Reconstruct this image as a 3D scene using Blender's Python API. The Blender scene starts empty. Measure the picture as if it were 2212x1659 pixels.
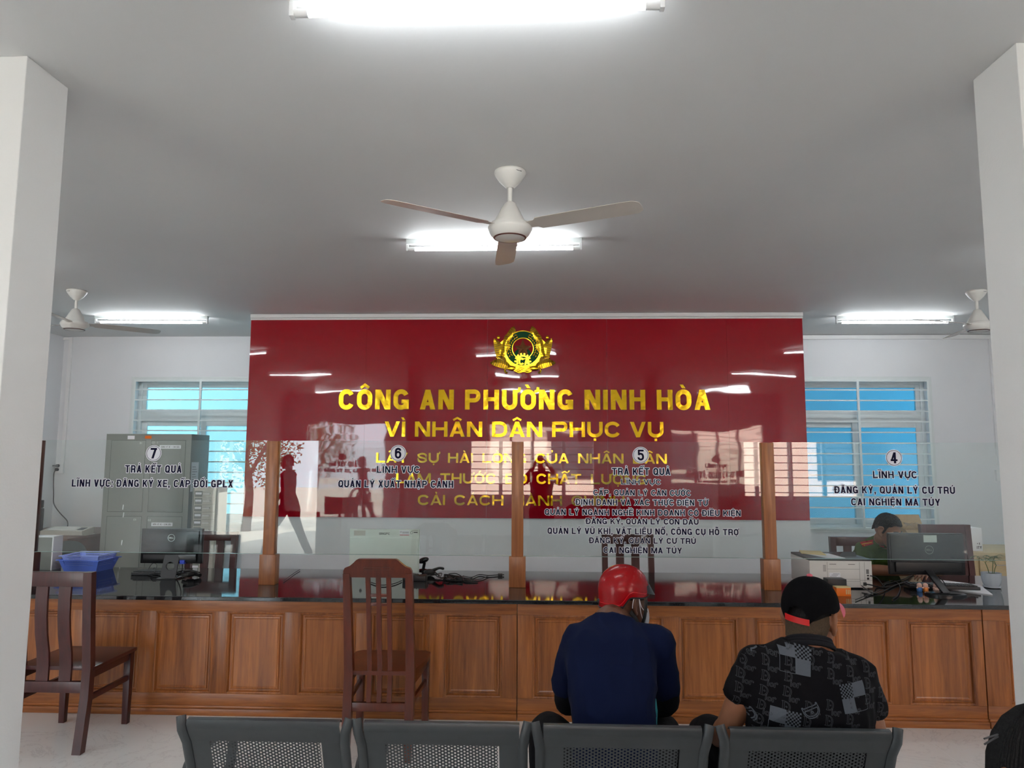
import bpy, bmesh, math, random, unicodedata
from math import sin, cos, pi, radians, sqrt
from mathutils import Vector, Matrix, noise
from mathutils.bvhtree import BVHTree

random.seed(7)
scene = bpy.context.scene
COL = scene.collection

# ------------------------------------------------------------------ camera
F_PX, CX, CY = 1534.0, 1106.0, 829.5
PITCH, YAW, ROLL = radians(6.03), radians(2.12), radians(0.23)
EYE = Vector((0, 0, 1.6))
FWD = Vector((-sin(YAW) * cos(PITCH), cos(YAW) * cos(PITCH), sin(PITCH)))
_r = Vector((cos(YAW), sin(YAW), 0))
_u = _r.cross(FWD)
RGT = _r * cos(ROLL) + _u * sin(ROLL)
UPV = _u * cos(ROLL) - _r * sin(ROLL)
cam = bpy.data.cameras.new('camera')
cam.sensor_fit = 'HORIZONTAL'
cam.sensor_width = 36.0
cam.lens = F_PX / 2212.0 * 36.0
cam.clip_start = 0.02
camo = bpy.data.objects.new('camera', cam)
COL.objects.link(camo)
camo.matrix_world = Matrix.Translation(EYE) @ Matrix((RGT, UPV, -FWD)).transposed().to_4x4()
scene.camera = camo

# ------------------------------------------------------------------ sky, sun, exposure
world = bpy.data.worlds.new('sky')
scene.world = world
world.use_nodes = True
bg = world.node_tree.nodes['Background']
bg.inputs[0].default_value = (0.80, 0.90, 1.0, 1)
bg.inputs[1].default_value = 3.4
sun = bpy.data.lights.new('sun', 'SUN')
sun.energy = 9.0
sun.angle = radians(1.0)
sun.color = (1, 0.95, 0.87)
suno = bpy.data.objects.new('sun', sun)
COL.objects.link(suno)
suno.rotation_euler = (radians(-40), 0, radians(14))
TUBE = 17.0                     # luminance of the fluorescent tubes
scene.view_settings.view_transform = 'Standard'
scene.view_settings.look = 'None'
scene.view_settings.gamma = 1
scene.view_settings.use_curve_mapping = False
scene.view_settings.exposure = 1.5
scene.cycles.use_denoising = True
scene.cycles.max_bounces = 10
scene.cycles.transparent_max_bounces = 24
scene.cycles.caustics_reflective = False
scene.cycles.caustics_refractive = False


def ray(x, y):
    return RGT * ((x - CX) / F_PX) + UPV * ((CY - y) / F_PX) + FWD


def at(x, y, X=None, Y=None, Z=None):
    """world point seen at pixel (x, y) of the 2212 px photograph on the plane X=, Y= or Z="""
    d = ray(x, y)
    if Y is not None:
        t = Y / d.y
    elif Z is not None:
        t = (Z - EYE.z) / d.z
    else:
        t = X / d.x
    return EYE + d * t


# ------------------------------------------------------------------ materials
def rgb(r, g, b):
    f = lambda c: (c / 255 / 12.92) if c / 255 <= 0.04045 else ((c / 255 + 0.055) / 1.055) ** 2.4
    return (f(r), f(g), f(b), 1)


class NT:
    def __init__(s, name):
        s.m = bpy.data.materials.new(name)
        s.m.use_nodes = True
        s.t = s.m.node_tree
        s.p = s.t.nodes['Principled BSDF']
        s.out = s.t.nodes['Material Output']

    def n(s, kind, **kw):
        x = s.t.nodes.new(kind)
        for k, v in kw.items():
            setattr(x, k, v)
        return x

    def l(s, a, b):
        s.t.links.new(a, b)

    def coords(s, scale=(1, 1, 1), loc=(0, 0, 0)):
        c = s.n('ShaderNodeTexCoord')
        mp = s.n('ShaderNodeMapping')
        mp.inputs['Scale'].default_value = scale
        mp.inputs['Location'].default_value = loc
        s.l(c.outputs['Object'], mp.inputs['Vector'])
        return mp.outputs['Vector']

    def ramp(s, fac, stops):
        r = s.n('ShaderNodeValToRGB')
        e = r.color_ramp.elements
        e[0].position, e[0].color = stops[0]
        e[1].position, e[1].color = stops[-1]
        for p, c in stops[1:-1]:
            k = e.new(p)
            k.color = c
        s.l(fac, r.inputs['Fac'])
        return r.outputs['Color']


def mat(name, col, rough=0.5, metal=0.0, vary=0.06, scale=6.0, bump=0.0, bscale=60.0, spec=0.5, coat=0.0):
    t = NT(name)
    v = t.coords()
    nz = t.n('ShaderNodeTexNoise')
    nz.inputs['Scale'].default_value = scale
    nz.inputs['Detail'].default_value = 4
    t.l(v, nz.inputs['Vector'])
    lo = tuple(c * (1 - vary) for c in col[:3]) + (1,)
    hi = tuple(min(1, c * (1 + vary)) for c in col[:3]) + (1,)
    t.l(t.ramp(nz.outputs['Fac'], [(0.3, lo), (0.7, hi)]), t.p.inputs['Base Color'])
    t.p.inputs['Roughness'].default_value = rough
    t.p.inputs['Metallic'].default_value = metal
    t.p.inputs['Specular IOR Level'].default_value = spec
    t.p.inputs['Coat Weight'].default_value = coat
    t.p.inputs['Coat Roughness'].default_value = 0.06
    if bump:
        b = t.n('ShaderNodeBump')
        b.inputs['Strength'].default_value = bump
        b.inputs['Distance'].default_value = 0.01
        n2 = t.n('ShaderNodeTexNoise')
        n2.inputs['Scale'].default_value = bscale
        t.l(v, n2.inputs['Vector'])
        t.l(n2.outputs['Fac'], b.inputs['Height'])
        t.l(b.outputs['Normal'], t.p.inputs['Normal'])
    return t.m


def wood(name, dark, light, axis='z', rough=0.35, coat=0.15, fine=42.0, wide=5.0):
    t = NT(name)
    st = {'x': (0.06, 1, 1), 'y': (1, 0.06, 1), 'z': (1, 1, 0.06)}[axis]
    v = t.coords(st)
    n1 = t.n('ShaderNodeTexNoise')
    n1.inputs['Scale'].default_value = fine
    n1.inputs['Detail'].default_value = 6
    n1.inputs['Roughness'].default_value = 0.65
    n1.inputs['Distortion'].default_value = 0.6
    t.l(v, n1.inputs['Vector'])
    n2 = t.n('ShaderNodeTexNoise')
    n2.inputs['Scale'].default_value = wide
    n2.inputs['Detail'].default_value = 3
    n2.inputs['Distortion'].default_value = 1.2
    t.l(v, n2.inputs['Vector'])
    mx = t.n('ShaderNodeMath', operation='MULTIPLY_ADD')
    mx.inputs[1].default_value = 0.55
    t.l(n1.outputs['Fac'], mx.inputs[0])
    m2 = t.n('ShaderNodeMath', operation='MULTIPLY')
    m2.inputs[1].default_value = 0.45
    t.l(n2.outputs['Fac'], m2.inputs[0])
    t.l(m2.outputs[0], mx.inputs[2])
    mid = tuple((a + b) / 2 for a, b in zip(dark[:3], light[:3])) + (1,)
    t.l(t.ramp(mx.outputs[0], [(0.34, dark), (0.5, mid), (0.66, light)]), t.p.inputs['Base Color'])
    t.p.inputs['Roughness'].default_value = rough
    t.p.inputs['Coat Weight'].default_value = coat
    t.p.inputs['Coat Roughness'].default_value = 0.12
    b = t.n('ShaderNodeBump')
    b.inputs['Strength'].default_value = 0.08
    b.inputs['Distance'].default_value = 0.004
    t.l(n1.outputs['Fac'], b.inputs['Height'])
    t.l(b.outputs['Normal'], t.p.inputs['Normal'])
    return t.m


def emit(name, col, k):
    t = NT(name)
    e = t.n('ShaderNodeEmission')
    e.inputs[0].default_value = col
    e.inputs[1].default_value = k
    t.l(e.outputs[0], t.out.inputs['Surface'])
    return t.m


def sheet_glass(name, tint, f0=0.04, gain=1.0, rough=0.0):
    """thin clear sheet: see-through with a mirror share that grows towards grazing angles"""
    t = NT(name)
    g = t.n('ShaderNodeNewGeometry')
    d = t.n('ShaderNodeVectorMath', operation='DOT_PRODUCT')
    t.l(g.outputs['Normal'], d.inputs[0])
    t.l(g.outputs['Incoming'], d.inputs[1])
    a = t.n('ShaderNodeMath', operation='ABSOLUTE')
    t.l(d.outputs['Value'], a.inputs[0])
    s = t.n('ShaderNodeMath', operation='SUBTRACT')
    s.inputs[0].default_value = 1
    t.l(a.outputs[0], s.inputs[1])
    p = t.n('ShaderNodeMath', operation='POWER')
    p.inputs[1].default_value = 5
    t.l(s.outputs[0], p.inputs[0])
    m = t.n('ShaderNodeMath', operation='MULTIPLY_ADD')
    m.inputs[1].default_value = 1 - f0
    m.inputs[2].default_value = f0
    t.l(p.outputs[0], m.inputs[0])
    tr = t.n('ShaderNodeBsdfTransparent')
    tr.inputs[0].default_value = tint
    gl = t.n('ShaderNodeBsdfGlossy')
    gl.inputs['Roughness'].default_value = rough
    mix = t.n('ShaderNodeMixShader')
    t.l(m.outputs[0], mix.inputs[0])
    t.l(tr.outputs[0], mix.inputs[1])
    t.l(gl.outputs[0], mix.inputs[2])
    t.l(mix.outputs[0], t.out.inputs['Surface'])
    return t.m


M = {}
M['wall'] = mat('white wall paint', rgb(232, 234, 237), 0.75, vary=0.015, scale=2, bump=0.05, bscale=90)
M['ceiling'] = mat('ceiling paint', rgb(222, 222, 221), 0.7, vary=0.015, scale=1.5, bump=0.05, bscale=40)
M['column'] = mat('column paint', rgb(236, 236, 234), 0.7, vary=0.012, scale=2, bump=0.05, bscale=90)
M['trim'] = mat('white plastic trunking', rgb(236, 237, 238), 0.45, vary=0.02)
M['alu'] = mat('white window frame', rgb(222, 228, 228), 0.4, vary=0.03)
M['bar'] = mat('white grille paint', rgb(228, 236, 236), 0.4, vary=0.03)
M['wood_v'] = wood('counter wood upright grain', rgb(106, 54, 20), rgb(188, 114, 56), 'z')
M['wood_h'] = wood('counter wood level grain', rgb(112, 58, 22), rgb(194, 118, 58), 'x')
M['post'] = wood('post wood', rgb(118, 64, 28), rgb(184, 116, 66), 'z')
M['post_dark'] = wood('dark post wood', rgb(70, 42, 34), rgb(100, 62, 50), 'z')
M['chair_dark'] = wood('dark chair wood', rgb(56, 24, 24), rgb(84, 38, 36), 'z', 0.32, 0.2)
M['chair_red'] = wood('red brown chair wood', rgb(74, 26, 12), rgb(110, 44, 20), 'z', 0.28, 0.3)
t = NT('black polished stone')            # speckled stone, reflections shifted by leaning its shading normal back
v = t.coords()
nz = t.n('ShaderNodeTexNoise')
nz.inputs['Scale'].default_value = 220
t.l(v, nz.inputs['Vector'])
t.l(t.ramp(nz.outputs['Fac'], [(0.35, rgb(18, 19, 21)), (0.7, rgb(42, 43, 46))]), t.p.inputs['Base Color'])
t.p.inputs['Roughness'].default_value = 0.05
t.p.inputs['Specular IOR Level'].default_value = 0.75
g_ = t.n('ShaderNodeNewGeometry')
ad = t.n('ShaderNodeVectorMath', operation='ADD')
ad.inputs[1].default_value = (0, 0.024, 0)
t.l(g_.outputs['Normal'], ad.inputs[0])
nm = t.n('ShaderNodeVectorMath', operation='NORMALIZE')
t.l(ad.outputs[0], nm.inputs[0])
t.l(nm.outputs[0], t.p.inputs['Normal'])
M['granite'] = t.m
M['glass'] = sheet_glass('clear glass', (0.955, 0.985, 0.975, 1), 0.047)
M['glass_edge'] = mat('green glass edge', rgb(150, 178, 172), 0.15, vary=0.05)
M['navy'] = mat('navy film', rgb(12, 10, 46), 0.5, vary=0.03, spec=0.1)
M['white_film'] = mat('white film', rgb(236, 236, 243), 0.4, vary=0.02)
M['black'] = mat('black plastic', rgb(17, 17, 19), 0.4, vary=0.1)
M['black_gloss'] = mat('glossy black plastic', rgb(20, 20, 23), 0.22, vary=0.1)
M['dark_grey'] = mat('dark grey plastic', rgb(62, 62, 64), 0.45, vary=0.08)
M['cable'] = mat('black cable rubber', rgb(14, 14, 15), 0.45, vary=0.1)
M['grey_cable'] = mat('grey cable rubber', rgb(84, 86, 88), 0.5, vary=0.1)
M['steel'] = mat('grey cabinet enamel', rgb(134, 138, 132), 0.42, vary=0.03, scale=3)
M['steel_gap'] = mat('dark cabinet gap', rgb(66, 69, 66), 0.6, vary=0.05)
M['bench'] = mat('charcoal powder coat', rgb(54, 58, 60), 0.38, vary=0.05, scale=40, bump=0.03, bscale=500)
M['chrome'] = mat('chrome', rgb(200, 200, 202), 0.15, 1.0, vary=0.03)
M['fan'] = mat('fan white enamel', rgb(226, 224, 218), 0.3, vary=0.02)
M['fan_blade'] = mat('fan blade enamel', rgb(200, 192, 184), 0.25, vary=0.02)
M['fan_ring'] = mat('fan brown ring', rgb(96, 52, 44), 0.35)
M['paper'] = mat('white paper', rgb(238, 238, 242), 0.7, vary=0.02)
M['manila'] = mat('manila paper', rgb(222, 196, 140), 0.7, vary=0.05)
M['card'] = mat('cardboard', rgb(186, 160, 124), 0.8, vary=0.08, scale=20)
M['printer'] = mat('light grey plastic', rgb(222, 219, 213), 0.45, vary=0.02)
M['printer_gap'] = mat('printer seam', rgb(120, 118, 114), 0.6, vary=0.05)
M['beige'] = mat('beige plastic', rgb(196, 193, 182), 0.5, vary=0.03)
M['basket_light'] = mat('light blue plastic', rgb(166, 186, 252), 0.35, vary=0.04)
M['basket_dark'] = mat('blue plastic', rgb(106, 138, 242), 0.35, vary=0.04)
M['desk_wood'] = wood('brown desk wood', rgb(82, 56, 44), rgb(112, 78, 62), 'x', 0.45)
M['pale_wood'] = wood('pale cabinet wood', rgb(192, 172, 132), rgb(212, 192, 152), 'x', 0.5, 0.05)
M['skin_a'] = mat('warm brown skin', rgb(100, 64, 46), 0.5, vary=0.08, scale=25, bump=0.05, bscale=300)
M['skin_b'] = mat('tan skin', rgb(146, 96, 68), 0.5, vary=0.08, scale=25, bump=0.05, bscale=300)
M['skin_c'] = mat('officer skin', rgb(150, 102, 76), 0.5, vary=0.07, scale=25, bump=0.05, bscale=300)
M['navy_shirt'] = mat('navy blue jersey', rgb(4, 16, 48), 0.9, vary=0.08, scale=8, bump=0.25, bscale=16)
M['teal'] = mat('teal jersey', rgb(22, 120, 128), 0.75)
M['black_cloth'] = mat('black cloth', rgb(12, 12, 16), 0.85, vary=0.2, scale=10, bump=0.3, bscale=30)
M['black_shirt'] = mat('black printed jersey', rgb(7, 6, 10), 0.9, vary=0.1, scale=10, bump=0.25, bscale=14)
M['print'] = mat('grey print ink', rgb(78, 84, 92), 0.8, vary=0.05)
M['print_dim'] = mat('dim print ink', rgb(50, 52, 57), 0.8, vary=0.05)
M['green_uniform'] = mat('green uniform cloth', rgb(74, 96, 42), 0.8, vary=0.08, scale=10, bump=0.25, bscale=20)
M['helmet'] = mat('red helmet shell', rgb(206, 14, 26), 0.25, vary=0.04, coat=0.4)
M['red'] = mat('red plastic', rgb(196, 22, 22), 0.4)
M['pink'] = mat('pink cotton', rgb(206, 96, 112), 0.8, vary=0.06)
M['hair'] = mat('black hair', rgb(6, 5, 5), 0.6, vary=0.3, scale=80, bump=0.35, bscale=160)
M['stubble'] = mat('short cropped hair', rgb(74, 58, 40), 0.8, vary=0.25, scale=200, bump=0.4, bscale=400)
M['office_mesh'] = mat('grey chair fabric', rgb(96, 104, 104), 0.7)
M['pot'] = mat('pale blue ceramic', rgb(196, 206, 214), 0.25, vary=0.04)
M['soil'] = mat('dark soil', rgb(50, 40, 32), 0.95, vary=0.3, scale=80)
M['leaf'] = mat('green leaf', rgb(70, 98, 48), 0.5, vary=0.25, scale=20)
M['orange'] = mat('orange card', rgb(244, 118, 22), 0.5, vary=0.08)
M['blue_plug'] = mat('blue plug', rgb(40, 70, 190), 0.4)
M['doll_blue'] = mat('doll blue', rgb(58, 108, 166), 0.4)
M['doll_orange'] = mat('doll orange', rgb(226, 132, 52), 0.4)
M['doll_skin'] = mat('doll pink', rgb(240, 196, 176), 0.4)
M['tube'] = emit('lit fluorescent tube', (0.93, 0.97, 1.0, 1), TUBE)
M['green'] = mat('green enamel', rgb(8, 80, 46), 0.5, spec=0.15)
M['star'] = mat('star copper', rgb(190, 130, 84), 0.25, 0.9)
M['emblem_red'] = mat('emblem red', rgb(150, 4, 18), 0.5, spec=0.15)
M['ink'] = mat('black ink', rgb(40, 40, 44), 0.6)
M['red_ink'] = mat('red ink', rgb(200, 40, 40), 0.6)
M['rank_red'] = mat('rank red', rgb(176, 20, 24), 0.6)
M['rank_gold'] = mat('rank gold', rgb(226, 176, 60), 0.4, 0.3)

for k_ in ('navy_shirt', 'black_shirt', 'black_cloth', 'hair', 'green_uniform'):
    M[k_].node_tree.nodes['Principled BSDF'].inputs['Specular IOR Level'].default_value = 0.2

t = NT('gold sheet')
t.p.inputs['Metallic'].default_value = 1.0
t.p.inputs['Base Color'].default_value = rgb(238, 190, 40)
t.p.inputs['Roughness'].default_value = 0.16
v = t.coords()
nz = t.n('ShaderNodeTexNoise')
nz.inputs['Scale'].default_value = 9
t.l(v, nz.inputs['Vector'])
b = t.n('ShaderNodeBump')
b.inputs['Strength'].default_value = 0.22
b.inputs['Distance'].default_value = 0.02
t.l(nz.outputs['Fac'], b.inputs['Height'])
t.l(b.outputs['Normal'], t.p.inputs['Normal'])
M['gold'] = t.m

t = NT('red glossy acrylic')
t.p.inputs['Base Color'].default_value = rgb(160, 0, 22)
t.p.inputs['Roughness'].default_value = 0.03
t.p.inputs['Specular IOR Level'].default_value = 0.7
v = t.coords((1, 1, 3))
nz = t.n('ShaderNodeTexNoise')
nz.inputs['Scale'].default_value = 1.6
nz.inputs['Detail'].default_value = 1
t.l(v, nz.inputs['Vector'])
b = t.n('ShaderNodeBump')
b.inputs['Strength'].default_value = 0.06
b.inputs['Distance'].default_value = 0.03
t.l(nz.outputs['Fac'], b.inputs['Height'])
t.l(b.outputs['Normal'], t.p.inputs['Normal'])
M['banner'] = t.m

t = NT('white veined floor tile')          # 0.8 m polished tiles with thin pale joints
v = t.coords()
w = t.n('ShaderNodeTexNoise')
w.inputs['Scale'].default_value = 1.3
w.inputs['Detail'].default_value = 8
w.inputs['Roughness'].default_value = 0.62
w.inputs['Distortion'].default_value = 2.2
t.l(v, w.inputs['Vector'])
base = t.ramp(w.outputs['Fac'], [(0.40, rgb(240, 238, 235)), (0.488, rgb(239, 237, 234)), (0.5, rgb(224, 221, 219)),
                                 (0.512, rgb(239, 237, 234)), (0.62, rgb(241, 239, 236))])
br = t.n('ShaderNodeTexBrick')
br.offset = 0
br.inputs['Color1'].default_value = (0, 0, 0, 1)
br.inputs['Color2'].default_value = (0, 0, 0, 1)
br.inputs['Mortar'].default_value = (1, 1, 1, 1)
br.inputs['Scale'].default_value = 1
br.inputs['Brick Width'].default_value = 0.8
br.inputs['Row Height'].default_value = 0.8
br.inputs['Mortar Size'].default_value = 0.0016
mp = t.coords((1, 1, 1), (0.16, 0.12, 0))
t.l(mp, br.inputs['Vector'])
mixc = t.n('ShaderNodeMix', data_type='RGBA')
t.l(br.outputs['Color'], mixc.inputs[0])
t.l(base, mixc.inputs[6])
mixc.inputs[7].default_value = rgb(246, 245, 244)
t.l(mixc.outputs[2], t.p.inputs['Base Color'])
t.p.inputs['Roughness'].default_value = 0.16
M['floor'] = t.m

t = NT('blue patterned window glass')      # blue glass pressed with a grid of small dots
tc = t.coords((1, 1, 1))
sx = t.n('ShaderNodeSeparateXYZ')
t.l(tc, sx.inputs[0])
prod = None
for ax in ('X', 'Z'):
    a = t.n('ShaderNodeMath', operation='MULTIPLY')
    a.inputs[1].default_value = 2 * pi / 0.02
    t.l(sx.outputs[ax], a.inputs[0])
    c = t.n('ShaderNodeMath', operation='SINE')
    t.l(a.outputs[0], c.inputs[0])
    if prod is None:
        prod = c
    else:
        q = t.n('ShaderNodeMath', operation='MULTIPLY')
        t.l(prod.outputs[0], q.inputs[0])
        t.l(c.outputs[0], q.inputs[1])
        prod = q
ramp_c = t.ramp(prod.outputs[0], [(0.0, (0.32, 0.50, 0.55, 1)), (0.6, (0.62, 0.82, 0.86, 1))])
tr = t.n('ShaderNodeBsdfTransparent')
tl = t.n('ShaderNodeBsdfTranslucent')
gl = t.n('ShaderNodeBsdfGlossy')
gl.inputs['Roughness'].default_value = 0.04
t.l(ramp_c, tr.inputs[0])
t.l(ramp_c, tl.inputs[0])
m1 = t.n('ShaderNodeMixShader')
m1.inputs[0].default_value = 0.4
t.l(tr.outputs[0], m1.inputs[1])
t.l(tl.outputs[0], m1.inputs[2])
m2 = t.n('ShaderNodeMixShader')
m2.inputs[0].default_value = 0.05
t.l(m1.outputs[0], m2.inputs[1])
t.l(gl.outputs[0], m2.inputs[2])
t.l(m2.outputs[0], t.out.inputs['Surface'])
M['blue_glass'] = t.m


# ------------------------------------------------------------------ mesh helpers
class MB:
    """collects shapes and links them as ONE mesh object"""
    def __init__(s):
        s.bm = bmesh.new()

    def poly(s, pts):
        try:
            return s.bm.faces.new([s.bm.verts.new(p) for p in pts])
        except ValueError:
            return None

    def hexa(s, a, b):
        """solid between two equal polygons a (bottom) and b (top)"""
        n = len(a)
        va = [s.bm.verts.new(p) for p in a]
        vb = [s.bm.verts.new(p) for p in b]
        s.bm.faces.new(va[::-1])
        s.bm.faces.new(vb)
        for i in range(n):
            s.bm.faces.new((va[i], va[(i + 1) % n], vb[(i + 1) % n], vb[i]))
        return va + vb

    def box(s, x0, x1, y0, y1, z0, z1, bev=0.0, mtx=None):
        a = [(x0, y0, z0), (x1, y0, z0), (x1, y1, z0), (x0, y1, z0)]
        b = [(x0, y0, z1), (x1, y0, z1), (x1, y1, z1), (x0, y1, z1)]
        vs = s.hexa(a, b)
        if bev:
            es = list({e for v in vs for e in v.link_edges})
            r = bmesh.ops.bevel(s.bm, geom=es, offset=bev, segments=2, affect='EDGES', profile=0.6)
            vs = list({v for f in r['faces'] for v in f.verts} | {v for v in vs if v.is_valid})
        if mtx is not None:
            bmesh.ops.transform(s.bm, matrix=mtx, verts=[v for v in vs if v.is_valid])
        return vs

    def beam(s, p, q, w, d, up=(0, 0, 1), bev=0.0, w2=None, d2=None):
        """rectangular bar from p to q; w across, d along `up`-ish"""
        p, q, up = Vector(p), Vector(q), Vector(up)
        z = (q - p).normalized()
        x = up.cross(z)
        if x.length < 1e-4:
            x = Vector((1, 0, 0))
        x.normalize()
        y = z.cross(x)
        w2 = w if w2 is None else w2
        d2 = d if d2 is None else d2
        c = ((-1, -1), (1, -1), (1, 1), (-1, 1))
        a = [p + x * (i * w / 2) + y * (j * d / 2) for i, j in c]
        b = [q + x * (i * w2 / 2) + y * (j * d2 / 2) for i, j in c]
        vs = s.hexa(a, b)
        if bev:
            es = list({e for v in vs for e in v.link_edges})
            bmesh.ops.bevel(s.bm, geom=es, offset=bev, segments=2, affect='EDGES', profile=0.6)

    def rings(s, rs, cap=True, closed=False):
        vr = [[s.bm.verts.new(p) for p in r] for r in rs]
        n = len(vr[0])
        pairs = list(zip(vr, vr[1:]))
        if closed:
            pairs.append((vr[-1], vr[0]))
        for a, b in pairs:
            for i in range(n):
                s.bm.faces.new((a[i], a[(i + 1) % n], b[(i + 1) % n], b[i]))
        if cap and not closed:
            s.bm.faces.new(vr[0][::-1])
            s.bm.faces.new(vr[-1])

    def tube(s, pts, r, seg=10, cap=True, closed=False, flat=None):
        """round tube along pts; r a number or one per point; flat=(vector, factor) squashes it"""
        pts = [Vector(p) for p in pts]
        n = len(pts)
        rr = [r] * n if isinstance(r, (int, float)) else list(r)
        rs = []
        ref = None
        for i, p in enumerate(pts):
            if closed:
                tg = pts[(i + 1) % n] - pts[i - 1]
            else:
                tg = pts[min(i + 1, n - 1)] - pts[max(i - 1, 0)]
            tg.normalize()
            if ref is None:
                ref = Vector((0, 0, 1)) if abs(tg.z) < 0.9 else Vector((0, 1, 0))
            x = ref - tg * ref.dot(tg)
            if x.length < 1e-5:
                x = tg.orthogonal()
            x.normalize()
            ref = x
            y = tg.cross(x)
            ring = []
            for k in range(seg):
                a = 2 * pi * k / seg
                o = x * cos(a) * rr[i] + y * sin(a) * rr[i]
                if flat:
                    fv = Vector(flat[0]).normalized()
                    o -= fv * o.dot(fv) * (1 - flat[1])
                ring.append(p + o)
            rs.append(ring)
        s.rings(rs, cap, closed)

    def limb(s, pts, r, seg=14, sub=5):
        """tapering limb with round ends, smoothed through its points"""
        pts = [Vector(p) for p in pts]
        P, R = [], []
        n = len(pts)
        for i in range(n - 1):
            p0, p1, p2, p3 = pts[max(i - 1, 0)], pts[i], pts[i + 1], pts[min(i + 2, n - 1)]
            for k in range(sub):
                t = k / sub
                P.append(0.5 * ((2 * p1) + (p2 - p0) * t + (2 * p0 - 5 * p1 + 4 * p2 - p3) * t * t + (3 * p1 - p0 - 3 * p2 + p3) * t ** 3))
                u = t * t * (3 - 2 * t)
                R.append(r[i] * (1 - u) + r[i + 1] * u)
        P.append(pts[-1])
        R.append(r[-1])
        d0 = (P[0] - P[1]).normalized()
        d1 = (P[-1] - P[-2]).normalized()
        hP = [P[0] + d0 * R[0] * sin(a) for a in (1.45, 1.1, 0.6)]
        hR = [R[0] * cos(a) for a in (1.45, 1.1, 0.6)]
        tP = [P[-1] + d1 * R[-1] * sin(a) for a in (0.6, 1.1, 1.45)]
        tR = [R[-1] * cos(a) for a in (0.6, 1.1, 1.45)]
        s.tube(hP + P + tP, hR + R + tR, seg)

    def ball(s, c, r, seg=16, rng=10, mtx=None):
        r = (r, r, r) if isinstance(r, (int, float)) else r
        m = Matrix.Translation(Vector(c)) @ (mtx.to_4x4() if mtx is not None else Matrix()) @ Matrix.Diagonal((r[0], r[1], r[2], 1))
        bmesh.ops.create_uvsphere(s.bm, u_segments=seg, v_segments=rng, radius=1, matrix=m)

    def lathe(s, prof, c=(0, 0, 0), seg=28, cap=True):
        c = Vector(c)
        s.rings([[c + Vector((r * cos(2 * pi * k / seg), r * sin(2 * pi * k / seg), z)) for k in range(seg)] for r, z in prof], cap)

    def disc(s, c, r, nrm=(0, -1, 0), seg=32, depth=0.0, r_in=0.0):
        c, nrm = Vector(c), Vector(nrm).normalized()
        x = nrm.orthogonal().normalized() if abs(nrm.y) < 0.99 else Vector((1, 0, 0))
        y = nrm.cross(x)
        pt = lambda rad, k, h: c + x * rad * cos(2 * pi * k / seg) + y * rad * sin(2 * pi * k / seg) + nrm * h
        if r_in:
            for k in range(seg):
                s.hexa([pt(r_in, k, 0), pt(r, k, 0), pt(r, k + 1, 0), pt(r_in, k + 1, 0)],
                       [pt(r_in, k, depth), pt(r, k, depth), pt(r, k + 1, depth), pt(r_in, k + 1, depth)])
        else:
            s.hexa([pt(r, k, 0) for k in range(seg)], [pt(r, k, depth or 1e-4) for k in range(seg)])

    def grid(s, fn, nu, nv, closed_u=False):
        v = [[s.bm.verts.new(fn(i / nu, j / nv)) for i in range(nu + (0 if closed_u else 1))] for j in range(nv + 1)]
        w = len(v[0])
        for j in range(nv):
            for i in range(nu):
                s.bm.faces.new((v[j][i], v[j][(i + 1) % w], v[j + 1][(i + 1) % w], v[j + 1][i]))

    def mesh(s, name, smooth=True, angle=38, merge=0.0):
        if merge:
            bmesh.ops.remove_doubles(s.bm, verts=s.bm.verts, dist=merge)
        bmesh.ops.recalc_face_normals(s.bm, faces=s.bm.faces)
        me = bpy.data.meshes.new(name)
        s.bm.to_mesh(me)
        s.bm.free()
        if smooth:
            me.polygons.foreach_set('use_smooth', [True] * len(me.polygons))
            try:
                me.set_sharp_from_angle(angle=radians(angle))
            except Exception:
                pass
        return me


ORG = {}


def thing(name, label, cat, loc=(0, 0, 0), rz=0.0, group=None):
    """Empty at the base of a thing that parents its parts"""
    o = bpy.data.objects.new(name, None)
    o.empty_display_size = 0.05
    COL.objects.link(o)
    o.location = loc
    o.rotation_euler = (0, 0, rz)
    tag(o, label, cat, group)
    ORG[o.name] = Vector(loc)
    return o


def tag(o, label, cat, group=None):
    o['label'] = label
    o['category'] = cat
    if group:
        o['group'] = group
    return o


def link(name, me, m, parent=None):
    o = bpy.data.objects.new(name, me)
    COL.objects.link(o)
    for k in (m if isinstance(m, (list, tuple)) else [m]):
        o.data.materials.append(k)
    if parent is not None:
        o.parent = parent
        ORG[o.name] = ORG[parent.name]
    return o


def part(name, mb, m, parent, world=False, label=None, smooth=True, angle=38, merge=0.0, fuse=None):
    """one mesh as a child of `parent`; world=True when its shapes are in world coordinates"""
    me = mb.mesh(name, smooth, angle, merge)
    if fuse:
        me = remesh(me, *fuse)
    if world:
        me.transform(Matrix.Translation(-ORG[parent.name]))
    o = link(name, me, m, parent)
    if label:
        o['label'] = label
    return o


def solo(name, mb, m, label, cat, group=None, base=None, smooth=True, angle=38, merge=0.0):
    """a thing that is one mesh, its origin at `base`"""
    me = mb.mesh(name, smooth, angle, merge)
    base = Vector(base or (0, 0, 0))
    me.transform(Matrix.Translation(-base))
    o = link(name, me, m)
    o.location = base
    ORG[o.name] = base
    return tag(o, label, cat, group)


def struct(name, mb, m, parent=None, smooth=False):
    o = link(name, mb.mesh(name, smooth), m, parent)
    if parent is None:
        o['kind'] = 'structure'
        ORG[o.name] = Vector((0, 0, 0))
    return o


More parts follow.
